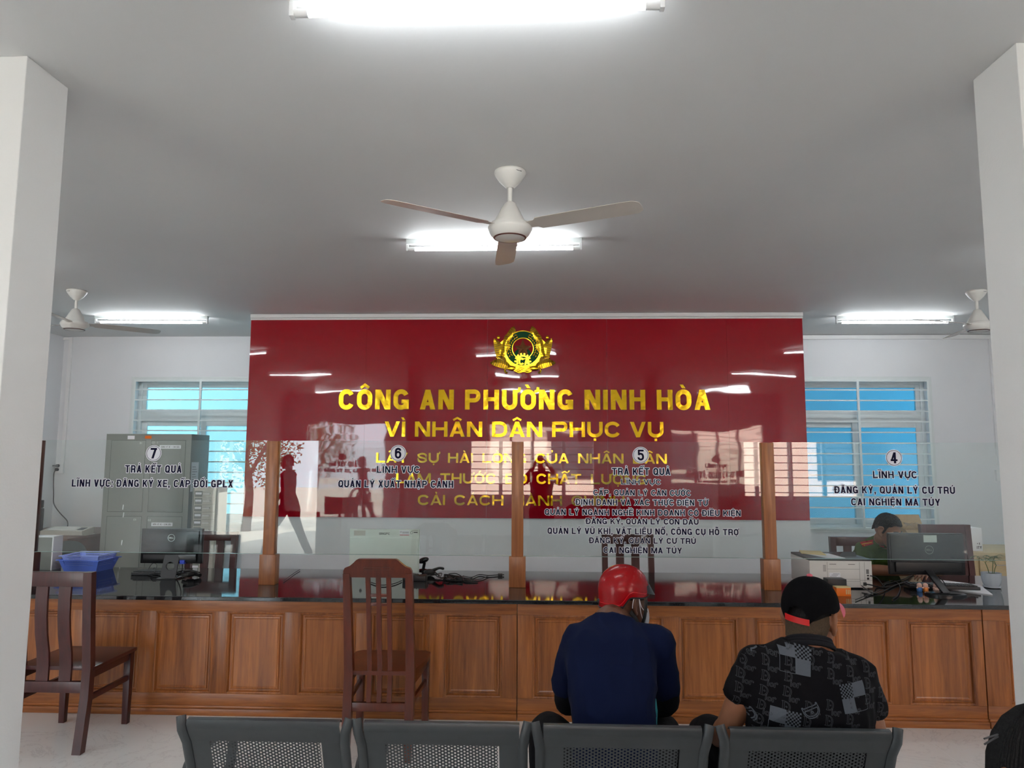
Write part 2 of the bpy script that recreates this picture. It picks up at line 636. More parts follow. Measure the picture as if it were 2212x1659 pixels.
def remesh(me, voxel=0.006, smooth=6, factor=0.5):
    """fuse overlapping shapes into one continuous skin"""
    o = bpy.data.objects.new('tmp', me)
    COL.objects.link(o)
    r = o.modifiers.new('r', 'REMESH')
    r.mode = 'VOXEL'
    r.voxel_size = voxel
    r.use_smooth_shade = True
    s = o.modifiers.new('s', 'SMOOTH')
    s.iterations = smooth
    s.factor = factor
    dg = bpy.context.evaluated_depsgraph_get()
    out = bpy.data.meshes.new_from_object(o.evaluated_get(dg))
    bpy.data.objects.remove(o)
    out.polygons.foreach_set('use_smooth', [True] * len(out.polygons))
    return out


def dup(root, loc=None, rz=None, label=None, group=None):
    r = root.copy()
    COL.objects.link(r)
    if loc is not None:
        r.location = loc
    if rz is not None:
        r.rotation_euler = (0, 0, rz)
    if label:
        r['label'] = label
    if group:
        r['group'] = group
    for ch in list(root.children):
        c = ch.copy()
        COL.objects.link(c)
        c.parent = r
        for g in list(ch.children):
            d = g.copy()
            COL.objects.link(d)
            d.parent = c
    return r


def curve_pts(pts, sub=6):
    pts = [Vector(p) for p in pts]
    P = []
    n = len(pts)
    for i in range(n - 1):
        p0, p1, p2, p3 = pts[max(i - 1, 0)], pts[i], pts[i + 1], pts[min(i + 2, n - 1)]
        for k in range(sub):
            t = k / sub
            P.append(0.5 * ((2 * p1) + (p2 - p0) * t + (2 * p0 - 5 * p1 + 4 * p2 - p3) * t * t + (3 * p1 - p0 - 3 * p2 + p3) * t ** 3))
    P.append(pts[-1])
    return P


# ------------------------------------------------------------------ lettering: capitals cut from convex pieces
def _strip(path, t, closed=False):
    """quads along a centre line"""
    P = [Vector((x, y)) for x, y in path]
    n = len(P)
    L, R = [], []
    for i in range(n):
        if closed:
            a, b = P[i] - P[i - 1], P[(i + 1) % n] - P[i]
        else:
            a = P[i] - P[i - 1] if i else P[1] - P[0]
            b = P[i + 1] - P[i] if i < n - 1 else P[-1] - P[-2]
        a, b = a.normalized(), b.normalized()
        nn = (Vector((-a.y, a.x)) + Vector((-b.y, b.x)))
        nn.normalize()
        k = t / 2 / max(0.5, nn.dot(Vector((-a.y, a.x))))
        L.append(P[i] + nn * k)
        R.append(P[i] - nn * k)
    m = n if closed else n - 1
    return [[R[i], R[(i + 1) % n], L[(i + 1) % n], L[i]] for i in range(m)]


def _arc(cx, cy, rx, ry, a0, a1, n=8):
    return [(cx + rx * cos(radians(a0 + (a1 - a0) * i / n)), cy + ry * sin(radians(a0 + (a1 - a0) * i / n))) for i in range(n + 1)]


def _diag(x0, y0, x1, y1, h):
    return [[Vector((x0 - h, y0)), Vector((x0 + h, y0)), Vector((x1 + h, y1)), Vector((x1 - h, y1))]]


def _rect(x0, y0, x1, y1):
    return [[Vector((x0, y0)), Vector((x1, y0)), Vector((x1, y1)), Vector((x0, y1))]]


def glyph(ch, W, t, th=None):
    """(list of convex polygons, advance width) for a capital of height 1; t stem, th bar thickness"""
    th = th or t * 0.85
    l, r, b, T = t / 2, W - t / 2, th / 2, 1 - th / 2
    R = (W - t) / 2
    ry = min(max(R, 0.16), 0.30)
    cx = W / 2
    h = t * 0.54
    if ch == 'I':
        return _rect(0, 0, t, 1), t
    if ch == 'L':
        return _rect(0, 0, t, 1) + _rect(0, 0, W * 0.88, th), W * 0.88
    if ch == 'T':
        return _rect(cx - t / 2, 0, cx + t / 2, 1) + _rect(0, 1 - th, W, 1), W
    if ch in 'EF':
        g = _rect(0, 0, t, 1) + _rect(0, 1 - th, W * 0.9, 1) + _rect(0, 0.53 - th / 2, W * 0.84, 0.53 + th / 2)
        return (g + _rect(0, 0, W * 0.9, th) if ch == 'E' else g), W * 0.9
    if ch == 'H':
        return _rect(0, 0, t, 1) + _rect(W - t, 0, W, 1) + _rect(0, 0.52 - th / 2, W, 0.52 + th / 2), W
    if ch == 'N':
        return _rect(0, 0, t, 1) + _rect(W - t, 0, W, 1) + _diag(W - t * 0.62, 0, t * 0.62, 1, t * 0.58), W
    if ch == 'M':
        W2 = W * 1.3
        return (_rect(0, 0, t, 1) + _rect(W2 - t, 0, W2, 1) + _diag(W2 / 2, 0, t * 0.6, 1, t * 0.5) + _diag(W2 / 2, 0, W2 - t * 0.6, 1, t * 0.5)), W2
    if ch == 'A':
        return _diag(h, 0, cx, 1, h) + _diag(W - h, 0, cx, 1, h) + _rect(W * 0.2, 0.2, W * 0.8, 0.2 + th * 0.85), W
    if ch == 'V':
        return _diag(cx, 0, h, 1, h) + _diag(cx, 0, W - h, 1, h), W
    if ch == 'X':
        return _diag(h, 0, W - h, 1, h) + _diag(W - h, 0, h, 1, h), W
    if ch == 'Y':
        return _rect(cx - t / 2, 0, cx + t / 2, 0.45) + _diag(cx, 0.38, h, 1, h) + _diag(cx, 0.38, W - h, 1, h), W
    if ch == 'K':
        return _rect(0, 0, t, 1) + _diag(t * 0.8, 0.36, W - h, 1, h) + _diag(W - h * 0.9, 0, W * 0.42, 0.62, h * 0.95), W
    if ch in 'OQ0':
        p = _arc(r - R, T - ry, R, ry, 0, 90) + _arc(l + R, T - ry, R, ry, 90, 180)[1:] + _arc(l + R, b + ry, R, ry, 180, 270) + _arc(r - R, b + ry, R, ry, 270, 360)[1:]
        g = _strip(p, t, True)
        if ch == 'Q':
            g += _diag(W * 0.98, -0.06, W * 0.55, 0.30, t * 0.42)
        return g, W
    if ch in 'CG':
        p = _arc(r - R, T - ry, R, ry, 22, 90) + _arc(l + R, T - ry, R, ry, 90, 180)[1:] + _arc(l + R, b + ry, R, ry, 180, 270) + _arc(r - R, b + ry, R, ry, 270, 338 if ch == 'C' else 350)[1:]
        g = _strip(p, t)
        if ch == 'G':
            g += _rect(W - t, 0.02, W, 0.5) + _rect(W * 0.52, 0.5 - th, W, 0.5)
        return g, W
    if ch in ('D', '\u0110'):
        p = [(l, T)] + _arc(r - R, T - ry, R, ry, 90, 0) + _arc(r - R, b + ry, R, ry, 0, -90) + [(l, b)]
        g = _rect(0, 0, t, 1) + _strip(p, th if th > t * 0.9 else (t + th) / 2)
        if ch != 'D':
            g += _rect(-W * 0.16, 0.53 - th * 0.36, W * 0.55, 0.53 + th * 0.36)
        return g, W
    if ch in 'PRB':
        q = min(R, 0.2)
        tt = (t + th) / 2
        m = 0.46
        p = [(l, T)] + _arc(r - q, T - 0.18, q, 0.18, 90, 0, 6) + _arc(r - q, m + 0.18, q, 0.18, 0, -90, 6) + [(l, m)]
        g = _rect(0, 0, t, 1) + _strip(p, tt)
        if ch == 'R':
            g += _diag(W - t * 0.5, 0, W - t * 0.72, 0.46, t * 0.5)
        if ch == 'B':
            p = [(l, m)] + _arc(r - q, m - 0.17, q, 0.17, 90, 0, 6) + _arc(r - q, b + 0.17, q, 0.17, 0, -90, 6) + [(l, b)]
            g += _strip(p, tt)
        return g, W
    if ch == 'S':
        q = ry * 0.85
        p = [(r, 0.69)] + _arc(r - R, T - q, R, q, 0, 90) + _arc(l + R, T - q, R, q, 90, 180)[1:]
        p += [(l, 0.70), (l + R * 0.35, 0.575), (r - R * 0.35, 0.43), (r, 0.31)]
        p += _arc(r - R, b + q, R, q, 0, -90) + _arc(l + R, b + q, R, q, -90, -180)[1:] + [(l, 0.31)]
        return _strip(p, t * 0.95), W
    if ch == 'U':
        p = [(l, 1)] + _arc(l + R, b + ry, R, ry, 180, 270) + _arc(r - R, b + ry, R, ry, 270, 360)[1:] + [(r, 1)]
        return _strip(p, t), W
    if ch == ':':
        return _rect(0, 0, t, t) + _rect(0, 0.55, t, 0.55 + t), t
    if ch == ',':
        return _rect(0, 0, t, t) + _diag(t * 0.35, -0.2, t * 0.7, 0.02, t * 0.3), t
    if ch == '+':
        return _rect(0, 0.45, W * 0.7, 0.45 + th) + _rect(W * 0.35 - t / 2, 0.2, W * 0.35 + t / 2, 0.8), W * 0.7
    if ch == '-':
        return _rect(0, 0.45, W * 0.5, 0.45 + th), W * 0.5
    if ch == '4':
        return _rect(W * 0.62 - t / 2, 0, W * 0.62 + t / 2, 1) + _rect(0, 0.2, W, 0.2 + th) + _diag(t * 0.42, 0.22, W * 0.58, 1, t * 0.42), W
    if ch == '5':
        p = [(l * 1.1, 0.52)] + _arc(cx, 0.5 + 0.1, R * 0.6, 0.02, 150, 60, 3) + _arc(r - R, 0.36, R, 0.26, 80, 0) + _arc(r - R, b + ry, R, ry, 0, -90) + _arc(l + R, b + ry, R, ry, -90, -180)[1:] + [(l, 0.30)]
        return _rect(W * 0.08, 1 - th, W * 0.94, 1) + _rect(W * 0.08, 0.5, W * 0.08 + t * 0.85, 1) + _strip(p, t * 0.9), W
    if ch == '6':
        q = 0.24
        loop = _arc(r - R, 0.6 - q + 0.02, R, q, 0, 90) + _arc(l + R, 0.6 - q + 0.02, R, q, 90, 180)[1:] + _arc(l + R, b + q, R, q, 180, 270) + _arc(r - R, b + q, R, q, 270, 360)[1:]
        p = [(l, 0.35), (l, 0.65)] + _arc(l + R, T - ry, R, ry, 180, 90) + _arc(r - R, T - ry, R, ry, 90, 8)[1:]
        return _strip(loop, t * 0.92, True) + _strip(p, t * 0.95), W
    if ch == '7':
        return _rect(0, 1 - th * 1.1, W, 1) + _diag(W * 0.36, 0, W - t * 0.55, 1, t * 0.55), W
    if ch == '1':
        return _rect(W * 0.3, 0, W * 0.3 + t, 1), W * 0.6
    if ch == '3':
        return glyph('B', W, t, th)[0][1:], W
    if ch == '2':
        p = [(l, 0.7)] + _arc(cx, T - ry, R, ry, 180, 0) + [(r - R * 0.2, 0.5), (l, th)]
        return _strip(p, t) + _rect(0, 0, W, th), W
    return [], W * 0.5


def marks(base, marks_, W, t):
    """Vietnamese tone and vowel marks of one letter"""
    g = []
    cx = (t if base == 'I' else W) / 2
    y0 = 1.07
    s = t * 0.72
    top = [m for m in marks_ if m in '\u0302\u0306']
    if '\u0302' in marks_:
        g += _strip([(cx - W * 0.27, y0 + 0.02), (cx, y0 + 0.17), (cx + W * 0.27, y0 + 0.02)], s * 0.8)
    if '\u0306' in marks_:
        g += _strip(_arc(cx, y0 + 0.15, W * 0.25, 0.11, 190, 350, 6), s * 0.75)
    if '\u031b' in marks_:
        g += _strip([(W - t * 0.3, 0.90), (W + t * 0.35, 0.95), (W + t * 0.45, 1.12)], s * 0.8)
    dx, dy = (W * 0.36, 0.06) if top else (0, 0)
    if '\u0301' in marks_:
        g += _diag(cx + dx - 0.03, y0 + dy, cx + dx + 0.09, y0 + dy + 0.19, s * 0.5)
    if '\u0300' in marks_:
        g += _diag(cx - dx + 0.03, y0 + dy, cx - dx - 0.09, y0 + dy + 0.19, s * 0.5)
    if '\u0309' in marks_:
        x, y = cx + dx * 0.9, y0 + dy
        g += _strip([(x - 0.07, y + 0.17), (x + 0.0, y + 0.21), (x + 0.07, y + 0.16), (x + 0.02, y + 0.09), (x + 0.01, y)], s * 0.55)
    if '\u0303' in marks_:
        y = y0 + (0.22 if top else 0.09)
        w = W * 0.34
        g += _strip([(cx - w, y - 0.03), (cx - w * 0.5, y + 0.05), (cx + w * 0.4, y - 0.02), (cx + w, y + 0.06)], s * 0.6)
    if '\u0323' in marks_:
        g += _rect(cx - s * 0.5, -0.08 - s, cx + s * 0.5, -0.08)
    return g


def layout(text, W, t, gap, space, th=None):
    """polygons of a whole line, cap height 1, starting at x = 0"""
    out, x = [], 0.0
    for ch in text:
        if ch == ' ':
            x += space
            continue
        if ch == '\u0110':
            base, mk = ch, ''
        else:
            d = unicodedata.normalize('NFD', ch)
            base, mk = d[0], d[1:]
        g, w = glyph(base, W, t, th)
        for p in g + (marks(base, mk, W, t) if mk else []):
            out.append([Vector((q.x + x, q.y)) for q in p])
        x += w + gap
    return out, x - gap


def fitted(text, ratio, t, gap=None, space=None, th=None):
    """line whose width / cap height equals `ratio`: the letter width is solved for"""
    gap = t * 0.62 if gap is None else gap
    lo, hi = 0.2, 2.5
    for _ in range(40):
        W = (lo + hi) / 2
        sp = space if space is not None else W * 0.6
        _, w = layout(text, W, min(t, W * 0.42), gap, sp, th)
        if w < ratio:
            lo = W
        else:
            hi = W
    return layout(text, W, min(t, W * 0.42), gap, sp, th)[0]


def grown(p, o):
    """convex polygon pushed outwards by o"""
    n = len(p)
    area = sum(p[i].x * p[(i + 1) % n].y - p[(i + 1) % n].x * p[i].y for i in range(n))
    if area < 0:
        p = p[::-1]
    out = []
    for i in range(n):
        a = (p[i] - p[i - 1])
        b = (p[(i + 1) % n] - p[i])
        if a.length < 1e-6 or b.length < 1e-6:
            out.append(p[i])
            continue
        a.normalize()
        b.normalize()
        na, nb = Vector((a.y, -a.x)), Vector((b.y, -b.x))
        m = na + nb
        if m.length < 1e-5:
            m = na
        m.normalize()
        out.append(p[i] + m * (o / max(0.72, m.dot(na))))
    return out


def letters(mb, polys, origin, xdir, zdir, sx, sz, depth, grow=0.0, nrm=None):
    """solid letters: cap height sz, x scale sx, standing `depth` proud of the surface"""
    nrm = Vector(nrm) if nrm is not None else xdir.cross(zdir)
    k = sx / sz
    for i, p in enumerate(polys):
        dp = depth + (i % 9) * 0.00003                    # keep overlapping pieces from lying in one plane
        q = [Vector((v.x * k, v.y)) for v in p]
        if grow:
            q = grown(q, grow)
        a = [origin + xdir * (v.x * sz) + zdir * (v.y * sz) for v in q]
        mb.hexa(a, [v + nrm * dp for v in a])


def sign_line(text, x0, x1, ybase, ytop, Y, t=0.19, **kw):
    """line of lettering on the plane Y= spanning photo pixels x0..x1, caps from ybase up to ytop"""
    xm = (x0 + x1) / 2
    p0, p1 = at(x0, ybase, Y=Y), at(x1, ybase, Y=Y)
    zb, zt = at(xm, ybase, Y=Y).z, at(xm, ytop, Y=Y).z
    h = zt - zb
    w = p1.x - p0.x
    polys = fitted(text, w / h, t, **kw)
    return polys, Vector((p0.x, Y, zb)), h


# ================================================================== THE SETTING
HC = 3.13
XL, XR, YB, YF = -6.05, 5.60, 8.75, -2.0
CTOP = 0.74


def wall_with_holes(name, x0, x1, y0, y1, z0, z1, holes, m):
    """wall in the XZ plane with rectangular holes (hx0, hx1, hz0, hz1)"""
    mb = MB()
    xs = sorted({x0, x1} | {h[0] for h in holes} | {h[1] for h in holes})
    for a, b in zip(xs, xs[1:]):
        cut = sorted((h[2], h[3]) for h in holes if h[0] <= a + 1e-6 and h[1] >= b - 1e-6)
        z = z0
        for c, d in cut:
            if c > z:
                mb.box(a, b, y0, y1, z, c)
            z = d
        if z < z1:
            mb.box(a, b, y0, y1, z, z1)
    return struct(name, mb, m)


mb = MB()
mb.box(XL - 0.2, XR + 0.2, YF - 0.2, YB + 0.2, -0.12, 0)
struct('floor', mb, M['floor'])
mb = MB()
mb.box(XL - 0.2, XR + 0.2, YF - 1.6, YB + 0.9, HC, HC + 0.25)  # rear overhang added out of view to keep sun off the back windows
struct('ceiling', mb, M['ceiling'])
WL = (-5.10, -3.38, 0.78, 2.58)
WR = (3.03, 4.73, 0.78, 2.58)
wall_with_holes('wall_back', XL - 0.2, XR + 0.2, YB, YB + 0.2, 0, HC, [WL, WR], M['wall'])
FD = (-5.55, -3.55, 0.0, 2.45)
FW1 = (-1.15, 0.95, 0.95, 2.40)
FW2 = (3.05, 5.25, 0.95, 2.40)
wall_with_holes('wall_front', XL - 0.2, XR + 0.2, YF - 0.2, YF, 0, HC, [FD, FW1, FW2], M['wall'])
mb = MB()
mb.box(XL - 0.2, XL, YF, YB, 0, HC)
struct('wall_left', mb, M['wall'])
mb = MB()
mb.box(XR, XR + 0.2, YF, YB, 0, HC)
struct('wall_right', mb, M['wall'])
PX0, PX1 = -3.065, 2.742
mb = MB()
mb.box(PX0, PX1, 7.38, 7.54, 0, HC)
struct('wall_partition', mb, M['wall'])
mb = MB()
mb.box(-2.215, -1.957, 2.505, 2.745, 0, HC, 0.004)
struct('column', mb, M['column'])
mb = MB()
mb.box(1.755, 2.015, 2.53, 2.79, 0, HC, 0.004)
struct('column', mb, M['column'])

# white plastic cable trunking along the wall heads and down to the sockets
mb = MB()
mb.box(PX0, PX1, 7.345, 7.38, 3.085, 3.125, 0.003)
mb.box(PX0, PX1, 7.352, 7.38, 3.062, 3.083, 0.003)
struct('trim_1', mb, M['trim'])
mb = MB()
mb.box(2.9, XR, 8.72, 8.75, 3.075, 3.125, 0.003)
mb.box(5.47, 5.53, 8.72, 8.75, 1.56, 3.075, 0.003)
struct('trim_2', mb, M['trim'])
mb = MB()
mb.box(XL, -5.93, 8.725, 8.75, 3.085, 3.12, 0.003)
mb.box(-5.975, -5.93, 8.725, 8.75, 1.53, 3.085, 0.003)
struct('trim_3', mb, M['trim'])


def back_window(name, X0, X1, Z0, Z1):
    o = bpy.data.objects.new(name, None)
    COL.objects.link(o)
    o.location = (X0, YB, Z0)
    o['kind'] = 'structure'
    ORG[o.name] = Vector(o.location)
    W = lambda nm, mb_, m: part(nm, mb_, m, o, world=True)
    xm = (X0 + X1) / 2
    ya, yb = YB + 0.10, YB + 0.16
    mb = MB()                                            # outer frame and transom
    for a in ((X0, X0 + 0.05, Z0, Z1), (X1 - 0.05, X1, Z0, Z1), (X0 + 0.05, X1 - 0.05, Z0, Z0 + 0.05), (X0 + 0.05, X1 - 0.05, Z1 - 0.05, Z1), (X0 + 0.05, X1 - 0.05, 2.06, 2.16)):
        mb.box(a[0], a[1], ya, yb, a[2], a[3], 0.004)
    W('window_frame', mb, M['alu'])
    zt, zb = 2.06, Z0 + 0.05
    mb = MB()
    for a in ((X0 + 0.05, X0 + 0.10, 2.16, Z1 - 0.05), (X1 - 0.10, X1 - 0.05, 2.16, Z1 - 0.05), (X0 + 0.10, X1 - 0.10, 2.16, 2.195), (X0 + 0.10, X1 - 0.10, Z1 - 0.09, Z1 - 0.05)):
        mb.box(a[0], a[1], ya + 0.01, yb - 0.01, a[2], a[3], 0.003)
    s = W('sash', mb, M['alu'])
    mb = MB()
    mb.box(X0 + 0.10, X1 - 0.10, ya + 0.03, ya + 0.036, 2.19, Z1 - 0.085)
    part('pane', mb, M['blue_glass'], s, world=True)
    for k, (a, b, dy) in enumerate(((X0 + 0.05, xm + 0.035, 0.026), (xm - 0.035, X1 - 0.05, 0.0))):
        mb = MB()
        for c in ((a, a + 0.07, zb, zt), (b - 0.07, b, zb, zt), (a + 0.07, b - 0.07, zb, zb + 0.06), (a + 0.07, b - 0.07, zt - 0.06, zt)):
            mb.box(c[0], c[1], ya + 0.004 + dy, ya + 0.026 + dy, c[2], c[3], 0.003)
        s = W('sash', mb, M['alu'])
        mb = MB()
        mb.box(a + 0.07, b - 0.07, ya + 0.012 + dy, ya + 0.018 + dy, zb + 0.06, zt - 0.06)
        part('pane', mb, M['blue_glass'], s, world=True)
    mb = MB()                                            # burglar grille flush with the wall
    y = YB - 0.012
    for a in ((X0, X0 + 0.028), (X1 - 0.028, X1), (xm - 0.014, xm + 0.014)):
        mb.box(a[0], a[1], y - 0.012, y + 0.012, Z0, Z1, 0.002)
    mb.box(X0, X1, y - 0.011, y + 0.011, Z1 - 0.028, Z1, 0.002)
    mb.box(X0, X1, y - 0.011, y + 0.011, Z0, Z0 + 0.028, 0.002)
    for k in range(1, 14):
        z = Z0 + (Z1 - Z0) * k / 14
        mb.box(X0 + 0.02, X1 - 0.02, y - 0.007, y + 0.007, z - 0.008, z + 0.008)
    W('grille', mb, M['bar'])
    mb = MB()                                            # plaster lip round the opening
    for a in ((X0 - 0.035, X0, Z0 - 0.035, Z1 + 0.035), (X1, X1 + 0.035, Z0 - 0.035, Z1 + 0.035), (X0, X1, Z1, Z1 + 0.035), (X0, X1, Z0 - 0.035, Z0)):
        mb.box(a[0], a[1], YB - 0.010, YB + 0.002, a[2], a[3], 0.002)
    W('architrave', mb, M['alu'])
    return o


back_window('window_1', *WL)
back_window('window_2', *WR)


def front_window(name, X0, X1, Z0, Z1):
    o = bpy.data.objects.new(name, None)
    COL.objects.link(o)
    o.location = (X0, YF, Z0)
    o['kind'] = 'structure'
    ORG[o.name] = Vector(o.location)
    mb = MB()
    n = 4
    for k in range(n + 1):
        x = X0 + (X1 - X0) * k / n
        mb.box(max(X0, x - 0.03), min(X1, x + 0.03), YF - 0.13, YF - 0.07, Z0, Z1, 0.003)
    mb.box(X0, X1, YF - 0.128, YF - 0.072, Z0, Z0 + 0.06)
    mb.box(X0, X1, YF - 0.128, YF - 0.072, Z1 - 0.06, Z1)
    part('window_frame', mb, M['alu'], o, world=True)
    mb = MB()
    for k in range(1, 12):
        z = Z0 + (Z1 - Z0) * k / 12
        mb.box(X0, X1, YF - 0.03, YF - 0.016, z - 0.007, z + 0.007)
    for k in (0, 0.5, 1):
        x = X0 + 0.015 + (X1 - X0 - 0.03) * k
        mb.box(x - 0.015, x + 0.015, YF - 0.035, YF - 0.011, Z0, Z1)
    part('grille', mb, M['bar'], o, world=True)


front_window('window_3', *FW1)
front_window('window_4', *FW2)
o = bpy.data.objects.new('door_1', None)
COL.objects.link(o)
o.location = (FD[0], YF, 0)
o['kind'] = 'structure'
ORG[o.name] = Vector(o.location)
mb = MB()
for a in ((FD[0], FD[0] + 0.06, 0, FD[3]), (FD[1] - 0.06, FD[1], 0, FD[3]), (FD[0] + 0.06, FD[1] - 0.06, FD[3] - 0.06, FD[3])):
    mb.box(a[0], a[1], YF - 0.14, YF - 0.06, a[2], a[3], 0.003)
part('door_frame', mb, M['alu'], o, world=True)
for s, x in ((1, FD[0] + 0.06), (-1, FD[1] - 0.06)):     # both leaves stand open against the outside wall
    mb = MB()
    for a in ((0, 0.09, 0.02, 2.36), (0.83, 0.92, 0.02, 2.36), (0.09, 0.83, 0.02, 0.14), (0.09, 0.83, 2.26, 2.36), (0.09, 0.83, 1.0, 1.1)):
        mb.box(a[0], a[1], -0.02, 0.02, a[2], a[3], 0.003)
    mb.bm.transform(Matrix.Translation((x, YF - 0.2, 0)) @ Matrix.Rotation(-s * radians(100), 4, 'Z') @ Matrix.Diagonal((s, 1, 1, 1)))
    part('door_leaf', mb, M['alu'], o, world=True)

# the sunlit yard in front of the office, seen only as reflections in the glass and the red board
M['yard'] = mat('pale concrete yard', rgb(206, 198, 184), 0.9, vary=0.08, scale=3)
M['facade'] = mat('pale pink rendered wall', rgb(232, 206, 192), 0.85, vary=0.03)
M['facade_dark'] = mat('dark window glass', rgb(60, 64, 70), 0.2)
M['roof'] = mat('red tin roof', rgb(150, 60, 52), 0.5)
M['bark'] = mat('bark', rgb(92, 74, 60), 0.9, vary=0.2, scale=20)
mb = MB()
mb.box(-30, 30, -30, YF - 0.2, -0.14, -0.04)
struct('ground', mb, M['yard'])
mb = MB()
mb.box(-30, 30, YB + 0.2, 26, -0.14, -0.04)
struct('ground', mb, M['yard'])
mb = MB()
mb.box(-5, 16, -15.6, -12, -0.1, 4.6)
bl = struct('wall_outside', mb, M['facade'])
mb = MB()
for x in (-3.6, 0.4, 4.4, 8.4, 12.4):
    mb.box(x, x + 1.5, -12.03, -11.97, 1.0, 2.6)
part('window_glass', mb, M['facade_dark'], bl, world=True)
mb = MB()
mb.box(-5.5, 16.5, -16, -11.4, 4.6, 4.8)
part('roof', mb, M['roof'], bl, world=True)
mb = MB()
mb.box(-12, 1.2, 10.6, 10.8, -0.1, 4.6)  # added wall behind the left back window, dims daylight in its panes
M['pale_wall'] = mat('pale outside wall', rgb(236, 242, 242), 0.8)
struct('wall_light_screen', mb, M['pale_wall'])
M['blue_wall'] = mat('blue painted outside wall', rgb(72, 142, 170), 0.8)
mb = MB()
mb.box(1.2, 12, 10.6, 10.8, -0.1, 4.6)  # added wall behind the right back window, darkens and tints its panes
struct('wall_tint_screen', mb, M['blue_wall'])
tr = thing('leafy_tree', 'leafy tree in the sunlit yard, mirrored in the glass screens', 'tree', (-6.6, -6.2, -0.05))
mb = MB()
mb.limb([(0, 0, 0), (0.05, 0, 0.9), (-0.05, 0.05, 1.7), (0.1, 0, 2.4)], [0.11, 0.09, 0.07, 0.05], 10)
mb.limb([(0, 0, 1.2), (0.4, 0.2, 1.8), (0.7, 0.2, 2.3)], [0.05, 0.04, 0.025], 8)
mb.limb([(0, 0, 1.3), (-0.45, -0.1, 1.9), (-0.7, 0, 2.4)], [0.05, 0.04, 0.025], 8)
part('trunk', mb, M['bark'], tr)
mb = MB()
rnd = random.Random(3)
for k in range(2600):
    d = Vector((rnd.gauss(0, 1), rnd.gauss(0, 1), rnd.gauss(0, 0.8)))
    d = d.normalized() * (rnd.random() ** 0.4) * 1.25
    c = Vector((0, 0, 2.1)) + d
    a = Vector((rnd.gauss(0, 1), rnd.gauss(0, 1), rnd.gauss(0, 1))).normalized()
    b_ = a.orthogonal().normalized()
    L = rnd.uniform(0.035, 0.075)
    mb.poly([c - a * L, c + b_ * L * 0.45, c + a * L, c - b_ * L * 0.45])
part('foliage', mb, M['leaf'], tr)

# ================================================================== RED BOARD WITH EMBLEM
bd = thing('notice_board', 'glossy red wall board with gold lettering and a gold emblem', 'sign', (-0.16, 7.36, 1.0))
edges = [PX0 + 0.006] + [at(x, 900, Y=7.36).x for x in (788, 1052, 1312, 1574)] + [PX1 - 0.006]
mb = MB()
rnd = random.Random(5)
for a, b in zip(edges, edges[1:]):
    tz, tx = rnd.uniform(-0.0016, 0.0016), rnd.uniform(-0.0012, 0.0012)
    m_ = Matrix.Translation(((a + b) / 2, 7.362, 2.05)) @ Matrix.Rotation(tx, 4, 'X') @ Matrix.Rotation(tz, 4, 'Z')
    w = (b - a) / 2 - 0.0006
    mb.box(-w, w, -0.006, 0.006, -1.053, 1.012, 0.0, m_)
part('panel', mb, M['banner'], bd, world=True)
YL = 7.353
for txt, x0, x1, yb, yt, tk, sp in (
        ('C\u00d4NG AN PH\u01af\u1edcNG NINH H\u00d2A', 732, 1534, 885, 842, 0.235, 0.42),
        ('V\u00cc NH\u00c2N D\u00c2N PH\u1ee4C V\u1ee4', 831, 1433, 944, 911, 0.225, 0.5),
        ('L\u1ea4Y S\u1ef0 H\u00c0I L\u00d2NG C\u1ee6A NH\u00c2N D\u00c2N', 813, 1440, 1000.5, 979, 0.21, 0.8),
        ('L\u00c0M TH\u01af\u1edaC \u0110O CH\u1ea4T L\u01af\u1ee2NG', 856, 1396, 1045, 1023, 0.21, 0.8),
        ('C\u1ea2I C\u00c1CH H\u00c0NH CH\u00cdNH', 903, 1349, 1092, 1070, 0.21, 0.8)):
    polys, org, h = sign_line(txt, x0, x1, yb, yt, YL, tk, space=sp)
    mb = MB()
    letters(mb, polys, org, Vector((1, 0, 0)), Vector((0, 0, 1)), h, h, 0.014, nrm=(0, -1, 0))
    part('lettering', mb, M['gold'], bd, world=True, smooth=False)

EC = at(1129.5, 753.5, Y=YL)
EK = 0.08137 * 7.36 / 1534


def E(x, y, d=0.0):
    """emblem drawing units (x right, y down, centre 1100, 780) to a point on the board"""
    return Vector((EC.x + (x - 1100) * EK, YL - d, EC.z - (y - 780) * EK))


em = MB()
n = 60
for k in range(n):                                        # plate behind the leaves
    a0, a1 = radians(-215 + 250 * k / n), radians(-215 + 250 * (k + 1) / n)
    ro = lambda a: 600 + 40 * sin(9 * a)
    f = lambda a, r: (1100 + r * cos(a), 780 - r * sin(a))
    q = [f(a0, 470), f(a0, ro(a0)), f(a1, ro(a1)), f(a1, 470)]
    em.hexa([E(x, y, 0.001) for x, y in q], [E(x, y, 0.012) for x, y in q])
vein = MB()


